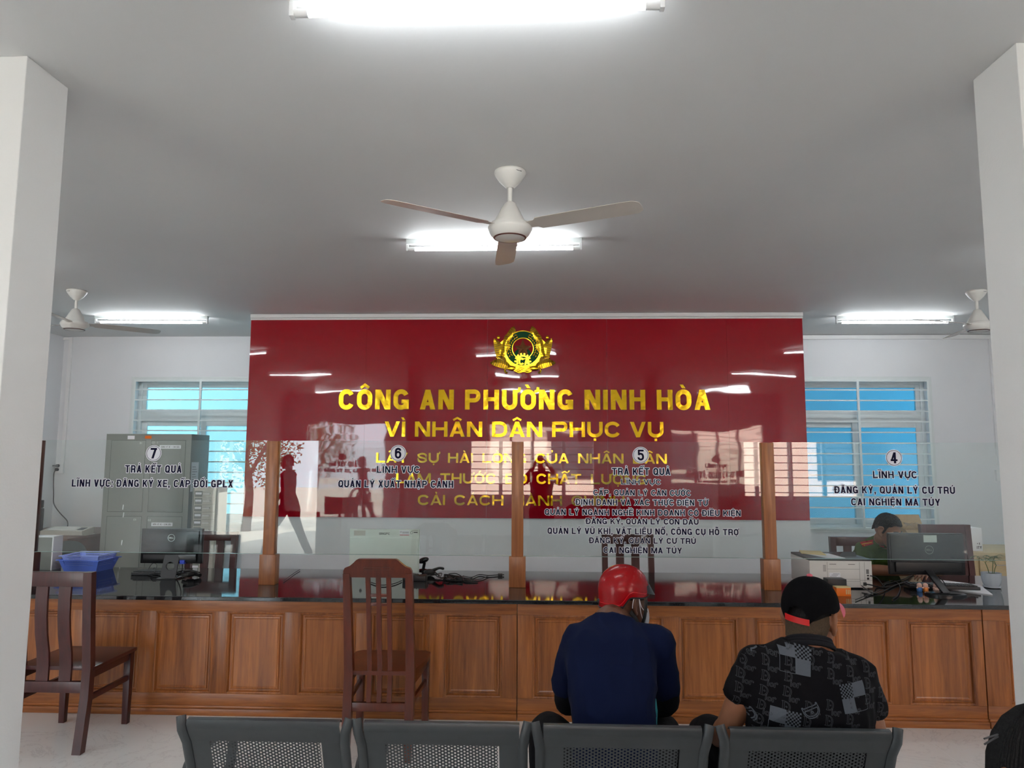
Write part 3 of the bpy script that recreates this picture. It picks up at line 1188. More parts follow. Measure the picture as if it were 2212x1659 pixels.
def leaf_shape(bx, by, tx, ty, w, lift):
    for mir in (0, 1):
        c = lambda x, y: ((2200 - x) if mir else x, y)
        L = sqrt((tx - bx) ** 2 + (ty - by) ** 2)
        ux, uy = (tx - bx) / L, (ty - by) / L
        N = 10
        bend = 0.10 * L
        ctr = lambda t: (bx + ux * L * t - uy * bend * sin(pi * t), by + uy * L * t + ux * bend * sin(pi * t))
        wid = lambda t: w / 2 * (sin(pi * min(1, t * 0.92 + 0.08)) ** 0.7) + 2
        for i in range(N):
            t0, t1 = i / N, (i + 1) / N
            p0, p1 = ctr(t0), ctr(t1)
            w0, w1 = wid(t0), wid(t1) if i < N - 1 else 1
            for s in (-1, 1):
                q = [p0, p1, (p1[0] - uy * w1 * s, p1[1] + ux * w1 * s), (p0[0] - uy * w0 * s, p0[1] + ux * w0 * s)]
                em.hexa([E(*c(*v), 0.004) for v in q], [E(*c(*v), lift + (0.006 if j < 2 else 0)) for j, v in enumerate(q)])
                e = (p0[0] - uy * w0 * s * 0.86 + ux * 12, p0[1] + ux * w0 * s * 0.86 + uy * 12)
                vein.beam(E(*c(*p0), lift + 0.0065), E(*c(*e), lift + 0.001), 0.0035, 0.002, (0, 1, 0))


for a in ((600, 660, 860, 172, 250, 0.016), (540, 1000, 640, 400, 190, 0.020), (470, 1060, 330, 500, 230, 0.015),
          (760, 1290, 225, 1165, 240, 0.020), (640, 1190, 420, 1000, 190, 0.017)):
    leaf_shape(*a)
for s in (-1, 1):
    for cx_, cy_, rx_, ry_ in ((320, 1310, 0.11, 0.07),):
        em.ball(E(1100 + s * 300, 1310, 0.022), (EK * 120, 0.008, EK * 62), 20, 8)
    pts = [E(1100 + s * x, y, 0.016) for x, y in ((430, 1290), (480, 1360), (450, 1430), (410, 1420))]
    em.tube(curve_pts(pts), EK * 26, 8)
    em.ball(E(1100 + s * 655, 475, 0.012), (EK * 45, 0.008, EK * 50), 12, 8)
    em.ball(E(1100 + s * 690, 1140, 0.012), (EK * 40, 0.008, EK * 40), 12, 8)
    em.ball(E(1100 + s * 690, 1010, 0.012), (EK * 40, 0.008, EK * 34), 12, 8)
for k in range(5):
    pts = [E(1100 + x, 1290 + 32 * k + 16 * sin(x / 40 + k) - 0.0004 * x * x, 0.018) for x in range(-230, 231, 46)]
    em.tube(pts, EK * 17, 6)
part('gold_wreath', em, M['gold'], bd, world=True, angle=30)
part('leaf_vein', vein, M['fan_ring'], bd, world=True, smooth=False)
c0 = E(1100, 780, 0.0)
mb = MB()
mb.disc(c0 + Vector((0, -0.012, 0)), EK * 486, depth=0.014, r_in=EK * 462, seg=48)
mb.disc(c0 + Vector((0, -0.012, 0)), EK * 292, depth=0.014, r_in=EK * 272, seg=40)
for s in (-1, 1):                                         # ears of rice
    for k in range(9):
        a = radians(90 + s * (28 + 11.5 * k))
        for d in (-1, 1):
            r_ = 375 + d * 32
            c = E(1100 + r_ * cos(a), 780 - r_ * sin(a), 0.024)
            mt = Matrix.Rotation(-(a - s * radians(90) - d * s * radians(24)), 3, 'Y')
            mb.ball(c, (EK * 38, 0.004, EK * 17), 8, 6, mt)
gx, gy = 1100, 1130                                       # half gear with two letters
for k in range(14):
    a0 = radians(k * 360 / 14)
    q = [(gx + r_ * cos(a0 + da), gy - r_ * sin(a0 + da)) for r_, da in ((165, -0.13), (225, -0.10), (225, 0.10), (165, 0.13))]
    if max(v[1] for v in q) < 1265:
        mb.hexa([E(x, y, 0.016) for x, y in q], [E(x, y, 0.027) for x, y in q])
for k in range(30):
    a0, a1 = radians(-30 + 240 * k / 30), radians(-30 + 240 * (k + 1) / 30)
    q = [(gx + r_ * cos(a), gy - r_ * sin(a)) for r_, a in ((130, a0), (172, a0), (172, a1), (130, a1))]
    mb.hexa([E(x, y, 0.016) for x, y in q], [E(x, y, 0.027) for x, y in q])
pol, w_ = layout('CA', 0.8, 0.26, 0.0, 0.3)
letters(mb, pol, E(985, 1225, 0.026), Vector((1, 0, 0)), Vector((0, 0, 1)), EK * 190, EK * 190, 0.006, nrm=(0, -1, 0))
part('gold_relief', mb, M['gold'], bd, world=True, angle=30)
mb = MB()
mb.disc(c0 + Vector((0, -0.010, 0)), EK * 464, depth=0.010, seg=48, r_in=EK * 270)
mb.disc(E(1100, 1010, 0.012), EK * 250, depth=0.009, seg=40)
part('green_ring', mb, M['green'], bd, world=True)
mb = MB()
mb.disc(c0 + Vector((0, -0.008, 0)), EK * 275, depth=0.008, seg=40)
part('red_field', mb, M['emblem_red'], bd, world=True)
mb = MB()
sp = []
for k in range(10):
    a = radians(90 + 36 * k)
    r_ = 255 if k % 2 == 0 else 112
    sp.append(E(1100 + r_ * cos(a), 790 - r_ * sin(a), 0.022))
for k in range(10):
    mb.poly([E(1100, 790, 0.042), sp[k], sp[(k + 1) % 10]])
part('star', mb, M['star'], bd, world=True, smooth=False)

# ================================================================== COUNTER
FY = 4.57                                                  # plane of the counter fronts


def relief(mb, x0, x1, z0, z1, y, prof):
    """raised panel: prof is a list of (inset, depth towards the room)"""
    mb.rings([[(x0 + i, y - d, z0 + i), (x1 - i, y - d, z0 + i), (x1 - i, y - d, z1 - i), (x0 + i, y - d, z1 - i)] for i, d in prof])


PROF = [(0, -0.004), (0, 0.010), (0.007, 0.013), (0.013, 0.010), (0.019, -0.002), (0.027, -0.002), (0.031, 0.004), (0.040, 0.005), (0.046, 0.001)]
SEAM = (at(1117, 1400, Y=FY).x, at(2125, 1400, Y=FY).x)


def counter_unit(x0, x1, panels, label):
    u = thing('counter_unit', label, 'counter', ((x0 + x1) / 2, FY, 0), group='panelled counter fronts')
    mb = MB()
    mb.box(x0, x1, FY + 0.016, FY + 0.46, 0.05, 0.714)
    part('carcass', mb, M['wood_v'], u, world=True)
    mb = MB()
    mb.box(x0, x1, FY - 0.004, FY + 0.02, 0.630, 0.714, 0.0015)
    part('top_rail', mb, M['wood_h'], u, world=True)
    mb = MB()
    mb.box(x0, x1, FY - 0.004, FY + 0.02, 0.052, 0.128, 0.0015)
    part('bottom_rail', mb, M['wood_h'], u, world=True)
    mb = MB()
    mb.box(x0, x1, FY - 0.022, FY + 0.44, 0.0, 0.040, 0.004)
    mb.box(x0, x1, FY - 0.012, FY + 0.02, 0.040, 0.056, 0.004)
    part('plinth', mb, M['wood_h'], u, world=True)
    ends = [x0] + [v for p in panels for v in p] + [x1]
    for a, b in zip(ends[0::2], ends[1::2]):
        mb = MB()
        mb.box(a + 0.0005, b - 0.0005, FY - 0.004, FY + 0.02, 0.1285, 0.6295, 0.001)
        part('stile', mb, M['wood_v'], u, world=True)
    for a, b in panels:
        mb = MB()
        relief(mb, a, b, 0.128, 0.630, FY + 0.006, PROF)
        part('panel', mb, M['wood_v'], u, world=True, smooth=False)
    return u


Xp = lambda px: at(px, 1410, Y=FY).x
pan1 = [(-3.40, -3.03)] + [(Xp(a), Xp(b)) for a, b in ((177, 302), (333, 459), (490, 613), (645, 768), (802, 927), (960, 1084))]
pan1[0] = (pan1[1][0] - 0.465, pan1[1][0] - 0.10)
pan2 = [(Xp(a), Xp(b)) for a, b in ((1150, 1268), (1309, 1434), (1468, 1596), (1631, 1760), (1797, 1922), (1960, 2103))]
counter_unit(-4.3, SEAM[0] - 0.002, [(-4.19, -3.83), (-3.77, -3.44)] + pan1, 'panelled wooden counter front behind the two empty wooden chairs')
counter_unit(SEAM[0] + 0.002, SEAM[1] - 0.003, pan2, 'panelled wooden counter front behind the two seated people')
counter_unit(SEAM[1] + 0.003, 3.5, [(SEAM[1] + 0.13, 3.4)], 'narrow panelled counter end disappearing behind the white column')
mb = MB()
mb.box(-4.4, 3.6, 4.465, 5.60, 0.7145, CTOP, 0.004)
solo('countertop', mb, M['granite'], 'long black polished stone countertop running across the room', 'countertop', base=(-0.4, 5.0, 0.7145), smooth=False)
mb = MB()
for x in (-4.2, -2.6, -0.9, 0.7, 2.4, 3.4):                # uprights under the clerks' side
    mb.box(x - 0.02, x + 0.02, 5.06, 5.5, 0.0, 0.7145)
solo('counter_support', mb, M['wood_v'], 'plain upright boards carrying the clerks side of the black countertop', 'support', base=(-0.4, 5.3, 0))

# posts and glass screens
GY = 4.93
posts = [-3.552, -1.850, -0.141, 1.558, 3.20]


def make_post(x, label, m):
    p = thing('screen_post', label, 'post', (x, GY, CTOP), group='posts of the glass screen')
    mb = MB()
    mb.box(-0.056, 0.056, -0.040, 0.040, 0, 0.202, 0.003)
    part('base_block', mb, m, p)
    mb = MB()
    mb.box(-0.040, 0.040, -0.030, 0.030, 0.202, 0.978, 0.003)
    part('shaft', mb, m, p)
    return p


make_post(posts[0], 'dark brown screen post beside the left white column', M['post_dark'])
pp = make_post(posts[1], 'wooden screen post between window 7 and window 6', M['post'])
dup(pp, (posts[2], GY, CTOP), label='wooden screen post between window 6 and window 5')
dup(pp, (posts[3], GY, CTOP), label='wooden screen post between window 5 and window 4')

TRA = 'TR\u1ea2 K\u1ebeT QU\u1ea2'
LV = 'L\u0128NH V\u1ef0C'
DKCT = '\u0110\u0102NG K\u00dd, QU\u1ea2N L\u00dd C\u01af TR\u00da'
CAI = 'CAI NGHI\u1ec6N MA T\u00daY'
SIGNS = [
    ('7', 332, 979, [(TRA, 270, 392, 1021, 1005), ('L\u0128NH V\u1ef0C: \u0110\u0102NG K\u00dd XE, C\u1ea4P \u0110\u1ed4I GPLX', 155, 503, 1052, 1036.5)]),
    ('6', 860, 979, [(LV, 814, 906, 1021.5, 1007), ('QU\u1ea2N L\u00dd XU\u1ea4T NH\u1eacP C\u1ea2NH', 731, 979, 1053, 1038)]),
    ('5', 1384, 983, [(TRA, 1322, 1448, 1026, 1011), (LV, 1342, 1427.5, 1046.5, 1035.5), ('C\u1ea4P, QU\u1ea2N L\u00dd C\u0102N C\u01af\u1edaC', 1282, 1492, 1070.5, 1058.5),
                      ('\u0110\u1ecaNH DANH V\u00c0 X\u00c1C TH\u1ef0C \u0110I\u1ec6N T\u1eec', 1244, 1529, 1091.5, 1079),
                      ('QU\u1ea2N L\u00dd NG\u00c0NH NGH\u1ec0 KINH DOANH C\u00d3 \u0110I\u1ec0U KI\u1ec6N', 1177, 1600, 1113.5, 1101), ('\u0110\u0102NG K\u00dd, QU\u1ea2N L\u00dd CON D\u1ea4U', 1266, 1509, 1132.5, 1120.5),
                      ('QU\u1ea2N L\u00dd V\u0168 KH\u00cd, V\u1eacT LI\u1ec6U N\u1ed4, C\u00d4NG C\u1ee4 H\u1ed6 TR\u1ee2', 1183, 1595, 1154.5, 1141.5), (DKCT, 1273, 1503, 1174, 1162), (CAI, 1304, 1473, 1195, 1182.5)]),
    ('4', 1931, 989, [(LV, 1886, 1981, 1033, 1018), (DKCT, 1803, 2063, 1066, 1051), (CAI, 1839, 2031, 1092, 1077)]),
]
NX, NZ = Vector((1, 0, 0)), Vector((0, 0, 1))
for k, (num, cx_, cy_, lines) in enumerate(SIGNS):
    xa, xb = posts[k] + 0.041, posts[k + 1] - 0.041
    lab = {'7': 'clear glass screen lettered with number 7 in front of the steel cabinet', '6': 'clear glass screen lettered with number 6 above the high-backed chair',
           '5': 'clear glass screen with number 5 and nine lines of lettering', '4': 'clear glass screen lettered with number 4 in front of the officer'}[num]
    g = thing('glass_screen', lab, 'glass screen', ((xa + xb) / 2, GY, 0.945), group='glass screens on the counter')
    mb = MB()
    mb.box(xa, xb, GY - 0.005, GY + 0.005, 0.945, 1.722)
    part('glass_pane', mb, M['glass'], g, world=True, smooth=False)
    mb = MB()
    mb.box(xa, xb, GY - 0.0052, GY + 0.0052, 0.9425, 0.9452)
    part('lower_edge', mb, M['glass_edge'], g, world=True, smooth=False)
    ys = GY - 0.0054
    c = at(cx_, cy_, Y=ys)
    s = GY / F_PX
    mb = MB()
    mb.disc(c, 17.6 * s, (0, -1, 0), 40, 0.0006)
    part('number_disc', mb, M['white_film'], g, world=True)
    mb = MB()
    mb.disc(c + Vector((0, -0.0007, 0)), 15.9 * s, (0, -1, 0), 40, 0.0003, r_in=15.0 * s)
    polys, w_ = layout(num, 0.62, 0.20, 0, 0)
    h = 23.0 * s
    letters(mb, polys, c + Vector((-w_ * h / 2, -0.0007, -h / 2)), NX, NZ, h, h, 0.0003, nrm=(0, -1, 0))
    part('number', mb, M['navy'], g, world=True, smooth=False)
    for txt, x0, x1, yb, yt in lines:
        polys, org, h = sign_line(txt, x0, x1, yb, yt, ys, 0.20, gap=0.17)
        mb = MB()
        letters(mb, polys, org, NX, NZ, h, h, 0.0004, grow=0.085, nrm=(0, -1, 0))
        w_ = part('lettering_outline', mb, M['white_film'], g, world=True, smooth=False)
        mb = MB()
        letters(mb, polys, org + Vector((0, -0.0008, 0)), NX, NZ, h, h, 0.0004, nrm=(0, -1, 0))
        part('lettering', mb, M['navy'], g, world=True, smooth=False)

# ================================================================== CEILING LIGHTS AND FANS


def make_light(x, y, label, rz=0.0):
    t_ = thing('tube_light', label, 'ceiling light', (x, y, HC), rz, 'white tube lights on the ceiling')
    mb = MB()
    mb.hexa([(-0.615, -0.024, 0), (0.615, -0.024, 0), (0.615, 0.024, 0), (-0.615, 0.024, 0)],
            [(-0.612, -0.016, -0.032), (0.612, -0.016, -0.032), (0.612, 0.016, -0.032), (-0.612, 0.016, -0.032)])
    part('housing', mb, M['bar'], t_, smooth=False)
    for s in (-1, 1):
        mb = MB()
        mb.box(s * 0.607 - 0.008, s * 0.607 + 0.008, -0.014, 0.014, -0.082, -0.030, 0.003)
        part('socket', mb, M['trim'], t_)
    mb = MB()
    for s in (-1, 1):
        mb.tube([(s * 0.600, 0, -0.066), (s * 0.553, 0, -0.066)], 0.0142, 14)
    part('tube_cap', mb, M['trim'], t_)
    mb = MB()
    mb.tube([(-0.553, 0, -0.066), (0.553, 0, -0.066)], 0.0138, 14)
    part('tube', mb, M['tube'], t_)
    return t_


L0 = make_light(-0.206, 2.178, 'bright tube light nearest the camera, cut by the top of the picture', radians(-0.3))
dup(L0, (-0.311, 4.833, HC), 0, 'bright tube light behind the middle ceiling fan')
dup(L0, (-4.20, 7.46, HC), radians(2), 'bright tube light beside the left ceiling fan')
dup(L0, (3.79, 7.59, HC), 0, 'bright tube light beside the right ceiling fan')
dup(L0, (-4.25, 2.2, HC), 0, 'tube light over the waiting area beyond the left column')
dup(L0, (3.95, 2.2, HC), 0, 'tube light over the waiting area beyond the right column')
dup(L0, (-4.40, 4.9, HC), 0, 'tube light over the counter beyond the left column')
dup(L0, (3.95, 4.9, HC), 0, 'tube light over the counter beyond the right column')
dup(L0, (-4.25, -0.5, HC), 0, 'tube light just inside the open entrance door')
dup(L0, (-0.2, -0.6, HC), 0, 'tube light above the photographer')
dup(L0, (3.95, -0.5, HC), 0, 'tube light by the barred front window')


def make_fan(x, y, blades, label, rz=0.0):
    f = thing('ceiling_fan', label, 'ceiling fan', (x, y, HC), rz, 'white ceiling fans')
    mb = MB()
    mb.lathe([(0.020, -0.215), (0.028, -0.20), (0.058, -0.13), (0.080, -0.055), (0.086, -0.02), (0.084, -0.004), (0.080, 0.0)])
    c_ = part('canopy', mb, M['fan'], f)
    mb = MB()                                             # small maker's name printed on the canopy
    pol, w_ = layout('PANASONIC', 0.66, 0.2, 0.12, 0.3)
    a = radians(-52)
    nrm = Vector((cos(a), sin(a), -0.3)).normalized()
    xd = Vector((-sin(a), cos(a), 0))
    zd = nrm.cross(xd)
    letters(mb, pol, Vector((cos(a) * 0.079, sin(a) * 0.079, -0.052)) - xd * (w_ * 0.006 / 2) + nrm * 0.003, xd, zd, 0.0055, 0.0075, 0.0006, nrm=nrm)
    part('lettering', mb, M['ink'], c_, smooth=False)
    mb = MB()
    mb.tube([(0, 0, -0.21), (0, 0, -0.33)], 0.0125, 14)
    part('rod', mb, M['fan'], f)
    mb = MB()
    mb.lathe([(0.018, -0.325), (0.030, -0.335), (0.055, -0.39), (0.078, -0.445), (0.088, -0.468)])
    part('motor_cover', mb, M['fan'], f)
    mb = MB()
    mb.lathe([(0.080, -0.464), (0.106, -0.472), (0.118, -0.492), (0.117, -0.505), (0.102, -0.530), (0.086, -0.545), (0.0805, -0.548), (0.0805, -0.543), (0.0, -0.543)], seg=36, cap=False)
    part('motor', mb, M['fan'], f)
    mb = MB()
    mb.lathe([(0.088, -0.5445), (0.086, -0.5475), (0.080, -0.5495), (0.0795, -0.5465)], seg=36, cap=False)
    part('ring', mb, M['fan_ring'], f)
    mb = MB()
    mb.lathe([(0.079, -0.548), (0.06, -0.552), (0.0, -0.555)], seg=32, cap=False)
    part('bottom_cap', mb, M['fan'], f)
    for b_ in blades:
        mb = MB()
        L = [(0.10, 0.030), (0.15, 0.034), (0.17, 0.056), (0.40, 0.060), (0.62, 0.062), (0.69, 0.058), (0.715, 0.040), (0.72, 0.02)]
        rs = []
        for r_, w in L:
            tw = radians(-11)
            rs.append([(r_, d * cos(tw) * w - e * sin(tw) * 0.0012, -0.488 + d * w * sin(tw) + e * 0.0012) for d, e in ((-1, -1), (1, -1), (1, 1), (-1, 1))])
        mb.rings(rs)
        mb.bm.transform(Matrix.Rotation(radians(b_), 4, 'Z'))
        part('blade', mb, M['fan_blade'], f, smooth=False)
    pts = [(0.01, 0.01), (0.0, 0.0), (-0.215, -0.092), (-0.33, -0.172), (-0.468, -0.287), (-0.60, -0.419)]
    for o_ in [c2 for c1 in f.children for c2 in (c1, *c1.children)]:   # drop heights of this short-rod model
        for v in o_.data.vertices:
            for (a0, b0), (a1, b1) in zip(pts, pts[1:]):
                if a1 <= v.co.z <= a0:
                    v.co.z = b0 + (b1 - b0) * (v.co.z - a0) / (a1 - a0)
                    break
    return f


f0 = make_fan(-0.150, 3.66, (95, 215, 335), 'white ceiling fan in the middle of the room, one blade pointing away to the board')
dup(f0, (-4.255, 6.28, HC), radians(-55), 'white ceiling fan half hidden by the left column')
dup(f0, (3.965, 6.46, HC), radians(-15), 'white ceiling fan touching the edge of the right column')


# ================================================================== WOODEN CHAIRS


def make_dark_chair(m, label, loc, rz=0.0, group=None, solid=False, scale=1.0):
    """square wooden chair facing +Y, two curved back slats (or one solid back board)"""
    c = thing('wooden_chair', label, 'chair', loc, rz, group)
    w, d = 0.195, 0.20
    for s in (-1, 1):                                     # rear legs run on into the back posts
        mb = MB()
        pr = [(-d - 0.045, 0.0), (-d - 0.005, 0.28), (-d, 0.44), (-d - 0.012, 0.56), (-d - 0.03, 0.75), (-d - 0.045, 0.965)]
        hw = 0.024
        mb.rings([[(s * w - hw, y - 0.022, z), (s * w + hw, y - 0.022, z), (s * w + hw, y + 0.022, z), (s * w - hw, y + 0.022, z)] for y, z in pr])
        part('back_post', mb, m, c)
        mb = MB()
        mb.beam((s * (w + 0.0), d, 0), (s * (w + 0.0), d, 0.42), 0.034, 0.034, (0, 1, 0), 0.003, 0.044, 0.044)
        part('leg', mb, m, c)
        mb = MB()
        mb.box(s * w - 0.011, s * w + 0.011, -d, d, 0.375, 0.42, 0.002)
        mb.box(s * w - 0.010, s * w + 0.010, -d - 0.01, d, 0.255, 0.285, 0.002)
        part('side_rail', mb, m, c)
    mb = MB()
    mb.box(-w - 0.03, w + 0.03, -d + 0.005, d + 0.03, 0.42, 0.442, 0.005)
    part('seat', mb, m, c)
    mb = MB()
    mb.box(-w, w, d - 0.012, d + 0.012, 0.37, 0.42, 0.002)
    part('apron', mb, m, c)
    mb = MB()
    mb.box(-w + 0.02, w - 0.02, -d - 0.062, -d - 0.028, 0.885, 0.965, 0.004)
    part('top_rail', mb, m, c)
    mb = MB()
    mb.box(-w + 0.02, w - 0.02, -d - 0.016, -d + 0.012, 0.305, 0.365, 0.003)
    part('lower_rail', mb, m, c)
    if solid:
        mb = MB()
        mb.rings([[(-w + 0.02, y - 0.008, z), (w - 0.02, y - 0.008, z), (w - 0.02, y + 0.008, z), (-w + 0.02, y + 0.008, z)]
                  for y, z in ((-d, 0.44), (-d - 0.012, 0.56), (-d - 0.03, 0.75), (-d - 0.042, 0.90))])
        part('back_board', mb, m, c)
    else:
        for s in (-1, 1):
            mb = MB()
            pr = [(-d, 0.36), (-d + 0.002, 0.44), (-d - 0.006, 0.52), (-d - 0.030, 0.62), (-d - 0.044, 0.72), (-d - 0.048, 0.82), (-d - 0.046, 0.89)]
            x0, x1 = s * 0.065 - 0.034, s * 0.065 + 0.034
            mb.rings([[(x0, y - 0.007, z), (x1, y - 0.007, z), (x1, y + 0.007, z), (x0, y + 0.007, z)] for y, z in pr])
            part('back_slat', mb, m, c)
    c.scale = (1, 1, scale)
    return c


ch = make_dark_chair(M['chair_dark'], 'dark brown wooden chair with two wide back slats beside the left column', (-2.690, 4.20, 0), 0, 'dark wooden chairs')
dup(ch, (at(1362, 1200, Y=6.0).x, 5.95, 0), radians(180), 'dark wooden chair behind the counter under window 5 lettering')
dup(ch, (at(436, 1200, Y=6.0).x, 5.95, 0), radians(180), 'dark wooden chair behind the counter partly hidden by the left monitor')
c_ = dup(ch, (at(1872, 1200, Y=6.2).x, 6.17, 0), radians(180), 'dark wooden chair the uniformed officer is sitting on')
c_.scale = (1, 1, 0.97)
make_dark_chair(M['chair_dark'], 'tall red brown chair with solid back behind the right monitor', (at(2056, 1200, Y=6.5).x, 6.35, 0), radians(180), None, True, 1.07)

hc = thing('high_back_chair', 'red brown high-backed wooden chair with three thin back slats', 'chair', (-0.862, 4.17, 0), radians(0.5))
m = M['chair_red']
hw, d = 0.168, 0.20
for s in (-1, 1):
    mb = MB()
    pr = [(-d - 0.035, 0.0, 0.020), (-d, 0.27, 0.024), (-d + 0.01, 0.44, 0.024), (-d - 0.02, 0.62, 0.022), (-d - 0.065, 0.85, 0.020), (-d - 0.095, 0.985, 0.018)]
    mb.rings([[(s * hw - t_, y - 0.022, z), (s * hw + t_, y - 0.022, z), (s * hw + t_, y + 0.020, z), (s * hw - t_, y + 0.020, z)] for y, z, t_ in pr])
    part('back_post', mb, m, hc)
    mb = MB()
    mb.beam((s * 0.195, d, 0), (s * 0.195, d, 0.43), 0.036, 0.036, (0, 1, 0), 0.003, 0.046, 0.046)
    part('leg', mb, m, hc)
    mb = MB()
    mb.beam((s * 0.172, -d, 0.40), (s * 0.195, d, 0.40), 0.02, 0.06, (0, 0, 1), 0.002)
    mb.beam((s * 0.172, -d, 0.285), (s * 0.195, d, 0.285), 0.018, 0.026, (0, 0, 1), 0.002)
    part('side_rail', mb, m, hc)
mb = MB()
ol = [(-0.175, -d), (-0.215, -0.02), (-0.228, 0.12), (-0.222, 0.195), (-0.19, 0.225), (0.19, 0.225), (0.222, 0.195), (0.228, 0.12), (0.215, -0.02), (0.175, -d)]
mb.hexa([(x, y, 0.430) for x, y in ol], [(x, y, 0.452) for x, y in ol])
part('seat', mb, m, hc)
mb = MB()
mb.box(-0.19, 0.19, d - 0.011, d + 0.011, 0.37, 0.43, 0.002)
part('apron', mb, m, hc)
mb = MB()
mb.box(-hw + 0.018, hw - 0.018, -d - 0.015, -d + 0.012, 0.245, 0.290, 0.003)
part('lower_rail', mb, m, hc)
mb = MB()                                                 # crest rail with stepped shoulders
crest = [(-0.186, 0.965), (0.186, 0.965), (0.184, 1.000), (0.176, 1.016), (0.150, 1.026), (0.128, 1.044), (0.112, 1.060), (0.100, 1.066),
         (-0.100, 1.066), (-0.112, 1.060), (-0.128, 1.044), (-0.150, 1.026), (-0.176, 1.016), (-0.184, 1.000)]
yy = lambda z: -d - 0.090 - (z - 0.965) * 0.30
mb.hexa([(x, yy(z) - 0.016, z) for x, z in crest], [(x, yy(z) + 0.016, z) for x, z in crest])
cr = part('crest_rail', mb, m, hc)
mb = MB()
for a, b in (((-0.066, 1.022), (0.066, 1.022)), ((-0.066, 1.010), (0.066, 1.010)), ((-0.066, 1.022), (-0.074, 1.016)), ((-0.066, 1.010), (-0.074, 1.016)), ((0.066, 1.022), (0.074, 1.016)), ((0.066, 1.010), (0.074, 1.016))):
    mb.tube([(a[0], yy(a[1]) - 0.016, a[1]), (b[0], yy(b[1]) - 0.016, b[1])], 0.0022, 6)
part('carved_ornament', mb, m, cr)
for x in (-0.056, 0.0, 0.056):
    mb = MB()
    pr = [(-d, 0.285), (-d + 0.012, 0.44), (-d - 0.018, 0.62), (-d - 0.062, 0.85), (-d - 0.092, 0.975)]
    mb.rings([[(x - 0.0125, y - 0.007, z), (x + 0.0125, y - 0.007, z), (x + 0.0125, y + 0.007, z), (x - 0.0125, y + 0.007, z)] for y, z in pr])
    part('back_slat', mb, m, hc)
mb = MB()
for z, y in ((0.865, -d - 0.065), (0.815, -d - 0.055)):
    mb.box(-0.045, 0.045, y - 0.005, y + 0.005, z - 0.008, z + 0.008, 0.001)
part('slat_spacer', mb, m, hc)

# ================================================================== WAITING BENCHES (perforated steel)
BPROF = [(0.018, 0.787), (0.002, 0.800), (-0.012, 0.797), (-0.016, 0.784), (-0.006, 0.765), (0.018, 0.72), (0.05, 0.64), (0.075, 0.56), (0.085, 0.50), (0.10, 0.455),
         (0.135, 0.430), (0.19, 0.420), (0.30, 0.424), (0.42, 0.430), (0.475, 0.431), (0.505, 0.424), (0.515, 0.400)]


def prof_at(z):
    """back curve: y for a height between seat and top"""
    pts = [(y, zz) for y, zz in BPROF[4:10]]
    for (y0, z0), (y1, z1) in zip(pts, pts[1:]):
        if z1 <= z <= z0:
            return y0 + (y1 - y0) * (z - z0) / (z1 - z0)
    return pts[-1][0]


def hole_sheet(x0, x1, z0, z1, pitch, rad):
    """sheet of staggered round holes wrapped on the back curve"""
    mb = MB()
    cw = pitch * sqrt(3) / 2
    nx, nz = int((x1 - x0) / cw), int((z1 - z0) / pitch)
    cache = {}

    def V(x, z):
        k = (round(x, 5), round(z, 5))
        if k not in cache:
            cache[k] = mb.bm.verts.new((x, prof_at(z), z))
        return cache[k]
    R = pitch / sqrt(3)
    for i in range(nx + 1):
        for j in range(nz + 1):
            cx, cz = x0 + i * cw, z0 + j * pitch + (pitch / 2 if i % 2 else 0)
            out = [V(cx + R * cos(pi / 3 * k), cz + R * sin(pi / 3 * k)) for k in range(6)]
            inn = [mb.bm.verts.new((cx + rad * cos(pi / 3 * k), prof_at(cz + rad * sin(pi / 3 * k)), cz + rad * sin(pi / 3 * k))) for k in range(6)]
            for k in range(6):
                mb.bm.faces.new((out[k], out[(k + 1) % 6], inn[(k + 1) % 6], inn[k]))
    return mb


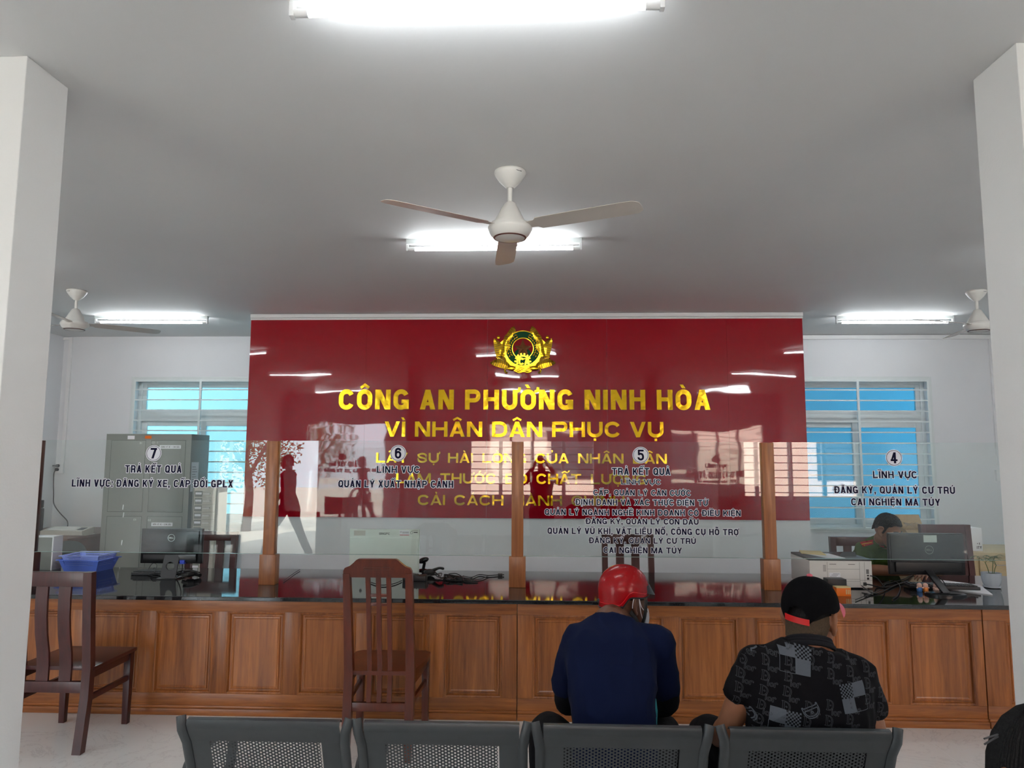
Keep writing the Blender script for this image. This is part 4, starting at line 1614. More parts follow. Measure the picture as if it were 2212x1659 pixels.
def make_bench(loc, label, group):
    b = thing('waiting_bench', label, 'bench', loc, 0, group)
    seats = [-0.829, -0.279, 0.270, 0.829]
    hw_ = 0.238
    sheet = None
    for i, sx in enumerate(seats):
        mb = MB()                                         # rolled top, blank margins and seat pan
        th_ = 0.0011

        def strip(xa, xb, pr):
            mb.rings([[(xa, y - th_, z), (xb, y - th_, z), (xb, y + th_, z), (xa, y + th_, z)] for y, z in pr])
        top = BPROF[:5] + [(prof_at(0.7255), 0.7255)]
        strip(-hw_, hw_, top)
        mid = [(prof_at(z), z) for z in (0.727, 0.70, 0.66, 0.62, 0.58, 0.54, 0.525)]
        strip(-hw_, -0.176, mid)
        strip(0.1755, hw_, mid)
        low = [(prof_at(0.5255), 0.5255), (0.085, 0.50)] + BPROF[9:11]
        strip(-hw_, hw_, low)
        mb.rings([[(-hw_, y, z - 0.0011), (hw_, y, z - 0.0011), (hw_, y, z + 0.0011), (-hw_, y, z + 0.0011)] for y, z in BPROF[10:]])
        mb.bm.transform(Matrix.Translation((sx, 0, 0)))
        s_ = part('seat_shell', mb, M['bench'], b, smooth=True, angle=60)
        if sheet is None:
            mb = hole_sheet(-0.174, 0.174, 0.530, 0.722, 0.0112, 0.0034)
            o_ = part('perforated_sheet', mb, M['bench'], s_)
            sheet = o_.data
            o_.location = (sx, 0, 0)
        else:
            o_ = bpy.data.objects.new('perforated_sheet', sheet)
            COL.objects.link(o_)
            o_.parent = s_
            o_.location = (sx, 0, 0)
        for s in (-1, 1):
            mb = MB()
            fl = [(sx + s * (hw_ + 0.010 + 0.016 * max(0, (z - 0.70) / 0.1) ** 2), y, z) for y, z in [(0.004, 0.802)] + BPROF[4:10] + [(0.10, 0.455), (0.15, 0.425), (0.30, 0.424), (0.45, 0.428), (0.53, 0.420)]]
            mb.tube(fl, 0.0155, 10, flat=((0, 1, 0.0), 0.8))
            part('side_rail', mb, M['bench'], s_)
    for x in (-1.112, -0.554):                     # looped armrests
        mb = MB()
        pts = [(x, 0.10, 0.40), (x, 0.085, 0.52), (x, 0.10, 0.60), (x, 0.16, 0.635), (x, 0.28, 0.63), (x, 0.40, 0.615), (x, 0.45, 0.58), (x, 0.44, 0.50), (x, 0.40, 0.40)]
        mb.tube(curve_pts(pts, 4), 0.017, 10)
        part('armrest', mb, M['bench'], b)
    mb = MB()
    mb.box(-1.12, 1.12, 0.22, 0.30, 0.345, 0.405, 0.004)
    part('beam', mb, M['bench'], b)
    for x in (-0.80, 0.80):
        mb = MB()
        mb.tube([(x, 0.26, 0.35), (x, 0.26, 0.06)], 0.026, 12)
        mb.beam((x, -0.02, 0.02), (x, 0.54, 0.02), 0.05, 0.04, (0, 0, 1), 0.006)
        mb.beam((x, 0.26, 0.04), (x, 0.26, 0.10), 0.07, 0.07, (0, 1, 0), 0.006)
        part('leg', mb, M['bench'], b)
    return b


BX = -0.016
bench = make_bench((BX, 2.262, 0), 'row of four charcoal perforated steel seats in front of the camera', 'waiting benches')
dup(bench, (1.117, 0.945, 0), None, 'charcoal steel seat row under the dark-haired person at the corner')

# ================================================================== THINGS ON AND BEHIND THE COUNTER
def tilt(loc, rx=0.0, rz=0.0):
    return Matrix.Translation(loc) @ Matrix.Rotation(rz, 4, 'Z') @ Matrix.Rotation(rx, 4, 'X')


def ring_badge(mb, c, r, word):
    """ring with a short word, facing -Y"""
    mb.disc(c, r, (0, -1, 0), 36, 0.0012, r_in=r * 0.86)
    pol, w_ = layout(word, 0.72, 0.2, 0.10, 0.3)
    h = r * 1.35 / w_
    letters(mb, pol, Vector(c) + Vector((-w_ * h / 2, 0, -h / 2)), NX, NZ, h, h, 0.0012, nrm=(0, -1, 0))


p0 = at(364, 1250, Z=CTOP)
mon = thing('monitor', 'black monitor seen from behind beside the blue baskets', 'monitor', (p0.x, 5.06, CTOP), 0, 'computer monitors')
mx = at(371, 1180, Y=5.13).x - p0.x
mb = MB()
ol = [(-0.212, 0.100), (0.222, 0.100), (0.222, 0.180), (0.206, 0.348), (-0.226, 0.348), (-0.224, 0.180)]
mb.box(mx - 0.224, mx + 0.224, 0.065, 0.095, 0.102, 0.350, 0.006)
mb.box(mx - 0.195, mx + 0.195, 0.045, 0.066, 0.115, 0.172, 0.006)
mb.box(mx - 0.205, mx + 0.205, 0.055, 0.066, 0.172, 0.335, 0.005)
part('housing', mb, M['black_gloss'], mon)
mb = MB()
ring_badge(mb, (mx + 0.002, 0.0549, 0.285), 0.0265, 'DELL')
part('badge', mb, M['bar'], mon, smooth=False)
mb = MB()
ol = [(-0.060, 0.0), (0.052, 0.0), (0.070, 0.165), (-0.040, 0.165)]
N = 24
hx, hz, hr = 0.008, 0.088, 0.030
for sgn, y in ((1, 0.020), (-1, 0.028)):
    pass
outl = []
for k in range(N):
    a = 2 * pi * k / N
    dx, dz = cos(a), sin(a)
    tt = 9
    for (ax, az), (bx, bz) in zip(ol, ol[1:] + ol[:1]):
        ex, ez = bx - ax, bz - az
        den = dx * ez - dz * ex
        if abs(den) > 1e-9:
            u = ((ax - hx) * ez - (az - hz) * ex) / den
            v_ = ((ax - hx) * dz - (az - hz) * dx) / den
            if u > 0 and 0 <= v_ <= 1:
                tt = min(tt, u)
    outl.append((hx + dx * tt, hz + dz * tt))
for k in range(N):
    k2 = (k + 1) % N
    i0, i1 = (hx + hr * cos(2 * pi * k / N), hz + hr * sin(2 * pi * k / N)), (hx + hr * cos(2 * pi * k2 / N), hz + hr * sin(2 * pi * k2 / N))
    q = [i0, outl[k], outl[k2], i1]
    mb.hexa([(x, 0.028 + z * 0.1, z) for x, z in q], [(x, 0.038 + z * 0.1, z) for x, z in q])
mb.box(-0.075, 0.065, 0.01, 0.14, 0.0, 0.006, 0.002)
part('stand', mb, M['dark_grey'], mon, smooth=False)
mb = MB()
mb.box(0.075, 0.110, 0.035, 0.066, 0.103, 0.130, 0.003)
part('video_plug', mb, M['blue_plug'], mon)

kb = MB()
q = at(308, 1247, Z=CTOP)
kb.box(q.x - 0.13, q.x + 0.24, 5.22, 5.34, CTOP, CTOP + 0.022, 0.004)
for r_ in range(4):
    for c in range(14):
        kb.box(q.x - 0.12 + c * 0.024, q.x - 0.10 + c * 0.024, 5.232 + r_ * 0.025, 5.252 + r_ * 0.025, CTOP + 0.022, CTOP + 0.028)
solo('keyboard', kb, M['black'], 'black keyboard lying behind the left monitor', 'keyboard', 'keyboards', base=(q.x, 5.28, CTOP), smooth=False)


def cable(name, pts, r, m, label, group='cables on the counter', cat='cable'):
    mb = MB()
    mb.tube(curve_pts(pts, 8), r, 8)
    return solo(name, mb, m, label, cat, group, base=pts[0])


def on(x, y, dz=0.006, Z=CTOP):
    p = at(x, y, Z=Z)
    return (p.x, p.y, Z + dz)


cable('cable', [(p0.x + 0.09, 5.11, 0.842), (p0.x + 0.095, 5.10, 0.80), (p0.x + 0.05, 5.12, 0.75), on(365, 1246), on(340, 1243), on(333, 1235, 0.03), on(322, 1243)], 0.0035, M['cable'], 'black video cable looping behind the stand of the left monitor')
cable('cable', [on(318, 1238), on(330, 1246, 0.02), on(338, 1236, 0.05), on(328, 1232, 0.05), on(318, 1242), on(345, 1249)], 0.003, M['cable'], 'thin black cable curled beside the left monitor keyboard')
mb = MB()
mb.tube(curve_pts([on(393, 1250, 0.013), on(404, 1249, 0.022), on(420, 1247, 0.024), on(432, 1248, 0.016)], 6), [0.010] * 6 + [0.018] * 6 + [0.014] * 7, 10)
mb.tube(curve_pts([on(396, 1248, 0.042), on(410, 1247, 0.046), on(430, 1247, 0.030)], 6), 0.009, 8)
solo('cable_bundle', mb, M['cable'], 'black bundled cables at the right foot of the left monitor', 'cable', base=on(400, 1247, 0))

# stacked baskets


def basket(name, label, loc, rz, w, d, h, m, tiltx=0.0, tilty=0.0):
    b = thing(name, label, 'basket', loc, rz, 'blue plastic baskets')
    k = 0.80
    mb = MB()

    def side(p0_, p1_, q0_, q1_, nu):
        """wall between bottom edge p0-p1 and top edge q0-q1 with three rows of slots"""
        P = lambda u, v: Vector(p0_) * (1 - u) * (1 - v) + Vector(p1_) * u * (1 - v) + Vector(q0_) * (1 - u) * v + Vector(q1_) * u * v
        vs = [0, 0.42, 0.52, 0.60, 0.68, 0.76, 0.84, 0.92, 1.0]
        us = [0, 0.10]
        for i in range(nu):
            us += [0.10 + 0.8 * (i + 0.55) / nu, 0.10 + 0.8 * (i + 1) / nu]
        us += [1.0]
        for j in range(len(vs) - 1):
            for i in range(len(us) - 1):
                if j in (2, 4, 6) and 1 <= i < len(us) - 2 and i % 2 == 1:
                    continue
                mb.poly([P(us[i], vs[j]), P(us[i + 1], vs[j]), P(us[i + 1], vs[j + 1]), P(us[i], vs[j + 1])])
    B = [(-w / 2 * k, -d / 2 * k, 0), (w / 2 * k, -d / 2 * k, 0), (w / 2 * k, d / 2 * k, 0), (-w / 2 * k, d / 2 * k, 0)]
    T = [(-w / 2, -d / 2, h), (w / 2, -d / 2, h), (w / 2, d / 2, h), (-w / 2, d / 2, h)]
    for i in range(4):
        side(B[i], B[(i + 1) % 4], T[i], T[(i + 1) % 4], 20 if i % 2 == 0 else 14)
    mb.hexa([(x, y, 0) for x, y, z in B], [(x, y, 0.003) for x, y, z in B])
    part('body', mb, m, b, smooth=False, merge=0.0004)
    mb = MB()
    e = 0.012
    outer = [(-w / 2 - e, -d / 2 - e), (w / 2 + e, -d / 2 - e), (w / 2 + e, d / 2 + e), (-w / 2 - e, d / 2 + e)]
    inner = [(x, y) for x, y, z in T]
    for i in range(4):
        j = (i + 1) % 4
        qq = [inner[i], outer[i], outer[j], inner[j]]
        mb.hexa([(x, y, h - 0.004) for x, y in qq], [(x, y, h + 0.001) for x, y in qq])
    part('rim', mb, m, b, smooth=False)
    b.rotation_euler = (tiltx, tilty, rz)
    return b


bp = at(207, 1236, Z=CTOP)
bR = Matrix.Rotation(radians(-6), 3, 'Z')
bo = bR @ Vector((0.335 / 2 * 0.80, -0.23 / 2 * 0.80, 0))
basket('plastic_basket', 'darker blue plastic basket standing on the counter', (bp.x - bo.x, bp.y - bo.y, CTOP), radians(-6), 0.335, 0.23, 0.088, M['basket_dark'])
basket('plastic_basket', 'lighter blue slotted basket nested in the darker one', (bp.x - bo.x + 0.002, bp.y - bo.y + 0.004, CTOP + 0.036), radians(-6), 0.31, 0.21, 0.086, M['basket_light'], radians(1.5), radians(-1.0))

# small desktop computer, far left
pc = thing('desktop_computer', 'grey desktop computer case with white edge left of the blue baskets', 'computer', (at(95, 1230, Y=5.42).x, 5.42, CTOP))
mb = MB()
mb.box(-0.12, 0.052, 0, 0.10, 0, 0.245, 0.003)
part('case', mb, M['steel'], pc)
mb = MB()
mb.box(0.052, 0.064, -0.005, 0.105, 0, 0.252, 0.003)
mb.box(-0.12, 0.064, -0.005, 0.105, 0.245, 0.254, 0.003)
part('front_panel', mb, M['trim'], pc)

# white all-in-one computer seen from behind
ax = at(830, 1190, Y=5.45).x
aio = thing('all_in_one_computer', 'white all-in-one computer seen from behind the high-backed chair', 'computer', (ax, 5.45, CTOP))
M['aio'] = mat('greenish white plastic', rgb(216, 224, 216), 0.35, vary=0.015)
mb = MB()
mb.box(-0.268, 0.266, 0.0, 0.022, 0.004, 0.325, 0.004)
mb.box(-0.262, 0.258, -0.012, 0.0, 0.004, 0.262, 0.004)
part('housing', mb, M['aio'], aio)
mb = MB()
for x in (-0.15, 0.15):
    mb.box(x - 0.07, x + 0.07, -0.02, 0.05, 0, 0.004, 0.001)
part('foot', mb, M['aio'], aio)
mb = MB()
polys, w_ = layout('SINGPC', 0.85, 0.17, 0.14, 0.3)
letters(mb, polys, Vector((-0.042, -0.0003, 0.284)), NX, NZ, 0.016, 0.016, 0.0008, nrm=(0, -1, 0))
part('lettering', mb, M['ink'], aio, smooth=False)
mb = MB()
mb.box(-0.235, -0.147, -0.0012, 0.0, 0.276, 0.314)
part('sticker', mb, M['beige'], aio)
mb = MB()
mb.box(0.114, 0.190, -0.0012, 0.0, 0.280, 0.318)
st = part('sticker', mb, M['paper'], aio, label='white sticker with a red line')
mb = MB()
mb.box(0.116, 0.188, -0.0016, -0.0012, 0.281, 0.285)
part('red_line', mb, M['red_ink'], st)
mb = MB()
mb.disc((0.125, -0.0012, 0.306), 0.006, depth=0.0005, r_in=0.0045, seg=16)
mb.disc((0.206, -0.0003, 0.300), 0.010, depth=0.0005, r_in=0.008, seg=16)
mb.box(0.222, 0.252, -0.0008, 0, 0.299, 0.305)
for k in range(3):
    mb.box(0.205, 0.255, -0.0006, 0, 0.312 + 0.003 * k, 0.3128 + 0.003 * k)
    mb.box(0.136, 0.186, -0.0016, -0.001, 0.296 + 0.005 * k, 0.2975 + 0.005 * k)
part('sticker_print', mb, M['ink'], aio, smooth=False)
mb = MB()
mb.disc((-0.17, -0.012, 0.095), 0.010, depth=0.003, seg=20)
part('power_button', mb, M['dark_grey'], aio)

# clutter beside the white computer
q = on(895, 1256, 0)
mb = MB()
mb.box(q[0] - 0.085, q[0] + 0.08, q[1], q[1] + 0.09, CTOP, CTOP + 0.036, 0.006)
for k in range(8):
    mb.box(q[0] - 0.07 + k * 0.02, q[0] - 0.062 + k * 0.02, q[1] + 0.005, q[1] + 0.085, CTOP + 0.036, CTOP + 0.039)
solo('power_adapter', mb, M['black'], 'black ribbed power adapter on the counter behind the high-backed chair', 'power adapter', base=q)
mb = MB()
q = on(914, 1232, 0)
mb.ball((q[0], q[1], CTOP + 0.075), (0.045, 0.03, 0.022), 18, 10, Matrix.Rotation(radians(-18), 3, 'Y'))
mb.tube([(q[0] + 0.01, q[1], CTOP + 0.058), (q[0], q[1], CTOP + 0.004)], 0.012, 10)
mb.lathe([(0.04, 0), (0.04, 0.006), (0.015, 0.012)], (q[0], q[1], CTOP), 20)
solo('desk_microphone', mb, M['black_gloss'], 'black rounded device on a short foot beside the white computer', 'device', base=q)
mb = MB()
q = on(928, 1243, 0)
mb.ball((q[0], q[1], CTOP + 0.025), (0.045, 0.03, 0.022), 16, 10)
mb.limb([(q[0] + 0.02, q[1], CTOP + 0.035), (q[0] + 0.07, q[1] - 0.01, CTOP + 0.055), (q[0] + 0.10, q[1] - 0.01, CTOP + 0.052)], [0.012, 0.009, 0.010], 8)
solo('barcode_scanner', mb, M['black'], 'black handheld device lying on the cable tangle', 'device', base=q)
rnd = random.Random(11)
for k in range(4):
    pts = [on(918, 1247 + k, 0.01), on(935 + 6 * k, 1243 + 5 * rnd.random(), 0.02), on(952, 1252 - 3 * rnd.random(), 0.008)]
    for j in range(7):
        pts.append(on(955 + 45 * rnd.random(), 1246 + 12 * rnd.random(), 0.004 + 0.02 * rnd.random()))
    pts += [on(1004, 1252 + 2 * k, 0.005), on(1020 + 4 * k, 1250 + 3 * k, 0.004)]
    cable('cable', pts, 0.0032, M['cable'], ['black cable tangle nearest the white computer', 'black cable coiled in the middle of the tangle by window 6', 'thin black cable at the back of the tangle by window 6', 'black cable looping over the others by window 6'][k])
cable('cable', [on(1000, 1246), on(1018, 1249), on(1035, 1243), on(1055, 1245), on(1076, 1243.5)], 0.003, M['cable'], 'black cable running right from the tangle to a plug near the post')
cable('cable', [on(998, 1249), on(1022, 1253), on(1040, 1252), on(1056, 1245.5), on(1072, 1244)], 0.0025, M['cable'], 'second thin black cable running right from the tangle')
mb = MB()
q = on(1082, 1243.5, 0)
mb.box(q[0] - 0.022, q[0] + 0.012, q[1] - 0.01, q[1] + 0.01, CTOP, CTOP + 0.016, 0.003)
mb.box(q[0] + 0.012, q[0] + 0.024, q[1] - 0.006, q[1] + 0.006, CTOP + 0.004, CTOP + 0.011)
solo('cable_plug', mb, M['black'], 'small black plug at the end of the cable near the middle post', 'plug', base=q)
mb = MB()
q = on(1012, 1256, 0)
mb.box(q[0] - 0.012, q[0] + 0.02, q[1] - 0.008, q[1] + 0.008, CTOP, CTOP + 0.012, 0.002)
solo('cable_plug', mb, M['black'], 'small black plug lying at the front of the cable tangle', 'plug', base=q)
cable('cable', [on(612, 1257), on(635, 1240), on(648, 1232)], 0.002, M['grey_cable'], 'thin grey cable on the counter beside the post between windows 7 and 6')
cable('cable', [on(790, 1255), on(805, 1261), on(825, 1266), on(850, 1263), on(868, 1256)], 0.003, M['cable'], 'black cable lying on the counter seen through the high-backed chair')

# printer
pr_ = at(1886, 1272, Z=CTOP)
PX_1, PX_0, PY = pr_.x, 1.838, pr_.y
pt = thing('printer', 'light grey laser printer with dark top and papers on it', 'printer', ((PX_0 + PX_1) / 2, PY, CTOP))
W_ = (PX_1 - PX_0) / 2
PH = 0.197
mb = MB()
mb.box(-W_, W_, 0, 0.36, 0.006, PH - 0.014, 0.006)
for x, y in ((-W_ + 0.04, 0.04), (W_ - 0.04, 0.04), (-W_ + 0.04, 0.32), (W_ - 0.04, 0.32)):
    mb.box(x - 0.015, x + 0.015, y - 0.015, y + 0.015, 0, 0.007)
part('body', mb, M['printer'], pt)
mb = MB()
mb.box(-W_ + 0.002, W_ - 0.004, 0.004, 0.36, PH - 0.015, PH, 0.003)
mb.hexa([(0.04, 0.12, PH), (0.16, 0.12, PH), (0.16, 0.30, PH), (0.04, 0.30, PH)], [(0.075, 0.14, PH + 0.03), (0.16, 0.14, PH + 0.03), (0.16, 0.30, PH + 0.006), (0.06, 0.30, PH + 0.006)])
part('top_cover', mb, M['dark_grey'], pt, smooth=False)
mb = MB()
for x in (-0.09, 0.125, 0.158):
    mb.box(x - 0.0008, x + 0.0008, -0.0006, 0.002, 0.02, PH - 0.02)
for x0, x1, z in ((-0.09, 0.125, 0.062), (-0.09, 0.125, 0.128), (0.125, W_, 0.055), (-0.09, 0.125, 0.048)):
    mb.box(x0, x1, -0.0006, 0.002, z - 0.0008, z + 0.0008)
part('seam', mb, M['printer_gap'], pt, smooth=False)
mb = MB()
for x0 in (-0.075, 0.05):
    mb.box(x0, x0 + 0.045, -0.001, 0.002, 0.158, 0.162)
for k in range(9):
    mb.box(-0.118, -0.098, -0.001, 0.002, 0.112 + k * 0.005, 0.1145 + k * 0.005)
mb.box(0.168, 0.186, -0.001, 0.002, 0.098, 0.128)
part('vent', mb, M['printer_gap'], pt, smooth=False)
mb = MB()
mb.box(-0.078, -0.005, -0.001, 0.001, 0.074, 0.104)
lb = part('rating_label', mb, M['paper'], pt)
mb = MB()
for k in range(3):
    mb.box(-0.074 + 0.01 * k, -0.03 + 0.01 * k, -0.0014, -0.001, 0.079 + 0.008 * k, 0.081 + 0.008 * k)
part('label_print', mb, M['ink'], lb, smooth=False)
mb = MB()
mb.box(0.145, 0.165, -0.006, 0.002, 0.020, 0.042, 0.001)
part('power_socket', mb, M['black'], pt)
mb = MB()
mb.box(0.172, 0.184, -0.004, 0.002, 0.083, 0.092)
mb.box(0.172, 0.184, -0.004, 0.002, 0.060, 0.074)
part('data_port', mb, M['black'], pt)
mb = MB()
zz = CTOP + PH
mb.hexa([(PX_0 + 0.12, PY + 0.02, zz + 0.0005), (PX_0 + 0.25, PY + 0.02, zz + 0.0005), (PX_0 + 0.23, PY + 0.25, zz + 0.0005), (PX_0 + 0.06, PY + 0.25, zz + 0.0005)],
        [(PX_0 + 0.12, PY + 0.02, zz + 0.003), (PX_0 + 0.25, PY + 0.02, zz + 0.003), (PX_0 + 0.23, PY + 0.25, zz + 0.003), (PX_0 + 0.06, PY + 0.25, zz + 0.003)])
solo('paper_sheet', mb, M['paper'], 'white papers lying on top of the printer', 'paper', base=(PX_0 + 0.15, PY + 0.1, zz), smooth=False)
mb = MB()
mb.hexa([(PX_0 + 0.03, PY + 0.22, zz + 0.0035), (PX_0 + 0.17, PY + 0.14, zz + 0.0035), (PX_0 + 0.20, PY + 0.32, zz + 0.0035), (PX_0 + 0.06, PY + 0.35, zz + 0.0035)],
        [(PX_0 + 0.03, PY + 0.22, zz + 0.010), (PX_0 + 0.17, PY + 0.14, zz + 0.007), (PX_0 + 0.20, PY + 0.32, zz + 0.012), (PX_0 + 0.06, PY + 0.35, zz + 0.012)])
solo('manila_envelope', mb, M['manila'], 'manila envelope lying across the printer papers', 'envelope', base=(PX_0 + 0.1, PY + 0.25, zz + 0.0035), smooth=False)

bq0, bq1 = at(1788, 1251, Y=PY - 0.10), at(1829, 1252, Y=PY - 0.10)
mb = MB()
mb.box(bq0.x, bq1.x, PY - 0.10, PY - 0.02, CTOP, bq0.z, 0.005)
solo('black_box', mb, M['black'], 'black box on the counter behind the pink cap brim', 'box', base=(bq0.x, PY - 0.06, CTOP))
ob = thing('orange_carton', 'small orange carton at the counter edge beside the pink brim', 'carton', tuple(at(1825, 1288, Z=CTOP)))
mb = MB()
mb.box(-0.05, 0.040, 0.0, 0.06, 0, 0.055, 0.001)
part('box', mb, M['orange'], ob)
mb = MB()
mb.box(-0.05, 0.0402, -0.0004, 0.061, 0.050, 0.0556)
for k in range(3):
    mb.box(0.008 + 0.011 * k, 0.014 + 0.011 * k, -0.0006, 0, 0.012, 0.042)
part('pale_print', mb, M['manila'], ob, smooth=False)

# right monitor, wrapped in clear film
mc = at(2010, 1274, Z=CTOP)
m2 = thing('monitor', 'black monitor in crumpled clear film in front of the officer', 'monitor', (mc.x, 4.80, CTOP), 0, 'computer monitors')
pxc = at(2003, 1197, Y=5.0).x - mc.x
z0_, z1_ = at(2003, 1243, Y=5.0).z - CTOP, at(2003, 1152, Y=5.0).z - CTOP
mb = MB()
mb.box(pxc - 0.252, pxc + 0.252, 0.205, 0.235, z0_ + 0.002, z1_, 0.008)
mb.box(pxc - 0.22, pxc + 0.22, 0.185, 0.206, z0_ + 0.02, z0_ + 0.09, 0.008)
mb.box(pxc - 0.242, pxc + 0.242, 0.195, 0.206, z0_ + 0.085, z1_ - 0.01, 0.006)
part('housing', mb, M['black'], m2)
mb = MB()
ring_badge(mb, (at(2008, 1188, Y=4.99).x - mc.x, 0.1949, at(2008, 1188, Y=4.99).z - CTOP), 0.029, 'DELL')
part('badge', mb, M['steel'], m2, smooth=False)
mb = MB()
s0 = at(2010, 1164, Y=4.99)
mb.box(s0.x - mc.x - 0.044, s0.x - mc.x + 0.044, 0.1942, 0.1952, s0.z - CTOP - 0.024, s0.z - CTOP + 0.024)
part('sticker', mb, M['aio'], m2)
mb = MB()
ol = []
mb.beam((0.008, 0.0, 0.008), (-0.002, 0.19, z0_ + 0.035), 0.048, 0.014, (0, 0, 1), 0.002)
part('neck', mb, M['black'], m2)
mb = MB()
mb.rings([[(0.125 * s * cos(2 * pi * k / 36), 0.09 * s * sin(2 * pi * k / 36), z) for k in range(36)] for s, z in ((1, 0), (1, 0.008), (0.9, 0.013))])
part('base', mb, M['black_gloss'], m2)
M['film'] = sheet_glass('clear crumpled film', (0.90, 0.90, 0.90, 1), 0.055, rough=0.10)
mb = MB()
rnd = random.Random(4)
crumple = [[rnd.gauss(0, 1) for _ in range(25)] for _ in range(16)]


def film(u, v):
    a, b = crumple[int(v * 14)][int(u * 22)], 0.35 + 2.2 * max(0, u - 0.66) * (1.2 - v)
    return (pxc - 0.256 + 0.512 * u, 0.186 - 0.0022 * abs(a) * b * 2.2, z0_ + 0.094 - 0.02 * max(0, u - 0.7) + (z1_ + 0.002 - z0_ - 0.094) * v)


mb.grid(film, 22, 14)
part('protective_film', mb, M['film'], m2, angle=20)

mb = MB()
q0 = at(2046, 1262, Z=CTOP)
for_m = Matrix.Translation((q0.x, 5.0, CTOP + 0.0065)) @ Matrix.Rotation(radians(-8), 4, 'Z')
mb.box(-0.36, 0.075, -0.06, 0.06, 0, 0.02, 0.004)
for r_ in range(4):
    for c in range(17):
        mb.box(-0.35 + c * 0.0245, -0.331 + c * 0.0245, -0.05 + r_ * 0.025, -0.03 + r_ * 0.025, 0.02, 0.027)
mb.bm.transform(for_m)
kb2 = solo('keyboard', mb, M['black'], 'black keyboard under the right monitor beside the papers', 'keyboard', 'keyboards', base=(q0.x, 5.0, CTOP), smooth=False)
mb = MB()
qs = [at(2020, 1245, Z=CTOP), at(2056, 1244, Z=CTOP), at(2088, 1270, Z=CTOP), at(2062, 1271, Z=CTOP)]
qs = [Vector((qs[0].x, 5.42, CTOP)), Vector((qs[1].x, 5.46, CTOP)), Vector((2.90, 4.83, CTOP)), Vector((2.76, 4.87, CTOP))][::-1]
qs = [Vector((2.71, 5.075, CTOP)), Vector((2.925, 4.80, CTOP)), Vector((3.06, 5.16, CTOP)), Vector((2.86, 5.40, CTOP))]
mb.hexa([tuple(v + Vector((0, 0, 0.0003))) for v in qs], [tuple(v + Vector((0, 0, 0.006))) for v in qs])
ps = solo('paper_stack', mb, M['paper'], 'white printed papers on the counter behind the right monitor', 'paper', base=(2.89, 5.11, CTOP), smooth=False)

# small egg-headed dolls at the foot of the monitor
def doll(px, label, m):
    g = thing('figurine', label, 'figurine', (at(px, 1266, Y=4.915).x, 4.915, CTOP), 0, 'small dolls by the right monitor')
    mb = MB()
    mb.lathe([(0.015, 0), (0.018, 0.008), (0.016, 0.02), (0.010, 0.028)], seg=16)
    part('body', mb, m, g)
    mb = MB()
    mb.ball((0, 0, 0.038), (0.0165, 0.0165, 0.017), 14, 10)
    part('head', mb, M['doll_skin'], g)
    mb = MB()
    for s in (-1, 1):
        mb.ball((s * 0.017, -0.004, 0.024), 0.006, 10, 6)
    part('hand', mb, M['doll_skin'], g)


doll(1986, 'small egg-headed doll in blue under the right monitor', M['doll_blue'])
doll(1999, 'small egg-headed doll in orange under the right monitor', M['doll_orange'])
doll(2021.5, 'small pink doll just right of the monitor neck', M['doll_skin'])

# potted palm
pp_ = at(2153, 1272, Z=CTOP)
pl = thing('potted_palm', 'small potted palm in a pale blue ribbed pot at the counter end', 'plant', (pp_.x, pp_.y + 0.05, CTOP))
mb = MB()
NR = 48


def rib(r, z):
    return [((r + 0.0016 * cos(12 * 2 * pi * k / NR)) * cos(2 * pi * k / NR), (r + 0.0016 * cos(12 * 2 * pi * k / NR)) * sin(2 * pi * k / NR), z) for k in range(NR)]


mb.rings([rib(r, z) for r, z in ((0.040, 0.010), (0.052, 0.03), (0.058, 0.06), (0.059, 0.092), (0.061, 0.10), (0.055, 0.10), (0.054, 0.088))], cap=False)
part('pot', mb, M['pot'], pl)
mb = MB()
mb.lathe([(0.040, 0), (0.052, 0.004), (0.054, 0.014), (0.048, 0.014), (0.044, 0.010)], seg=32)
part('saucer', mb, M['pot'], pl)
mb = MB()
mb.lathe([(0.0, 0.094), (0.03, 0.093), (0.0545, 0.089)], seg=24, cap=False)
part('soil', mb, M['soil'], pl)
rnd = random.Random(9)
for sx, lean, hgt in ((-0.012, -0.022, 0.075), (0.010, 0.008, 0.085), (0.018, 0.020, 0.06)):
    mb = MB()
    tip = Vector((sx + lean, 0, 0.09 + hgt))
    mb.tube(curve_pts([(sx, 0, 0.088), (sx + lean * 0.4, 0, 0.09 + hgt * 0.5), tip], 4), 0.0022, 6)
    st = part('stem', mb, M['leaf'], pl)
    for f in range(4):
        az = rnd.uniform(0, 2 * pi)
        dr = Vector((cos(az), sin(az), 0))
        L = rnd.uniform(0.07, 0.10)
        P = [tip + dr * (L * t) + Vector((0, 0, 0.045 * sin(t * 2.2))) for t in (0, 0.25, 0.5, 0.75, 1.0)]
        mb = MB()
        mb.tube(P, 0.0012, 5)
        side_ = Vector((-dr.y, dr.x, 0))
        for t in range(1, 5):
            for s in (-1, 1):
                a = P[t]
                e = a + side_ * s * 0.042 + dr * 0.022 + Vector((0, 0, -0.006))
                w = dr * 0.0045
                mb.poly([a - w, a + w, e + w * 0.2, e - w * 0.2])
        part('frond', mb, M['leaf'], st)

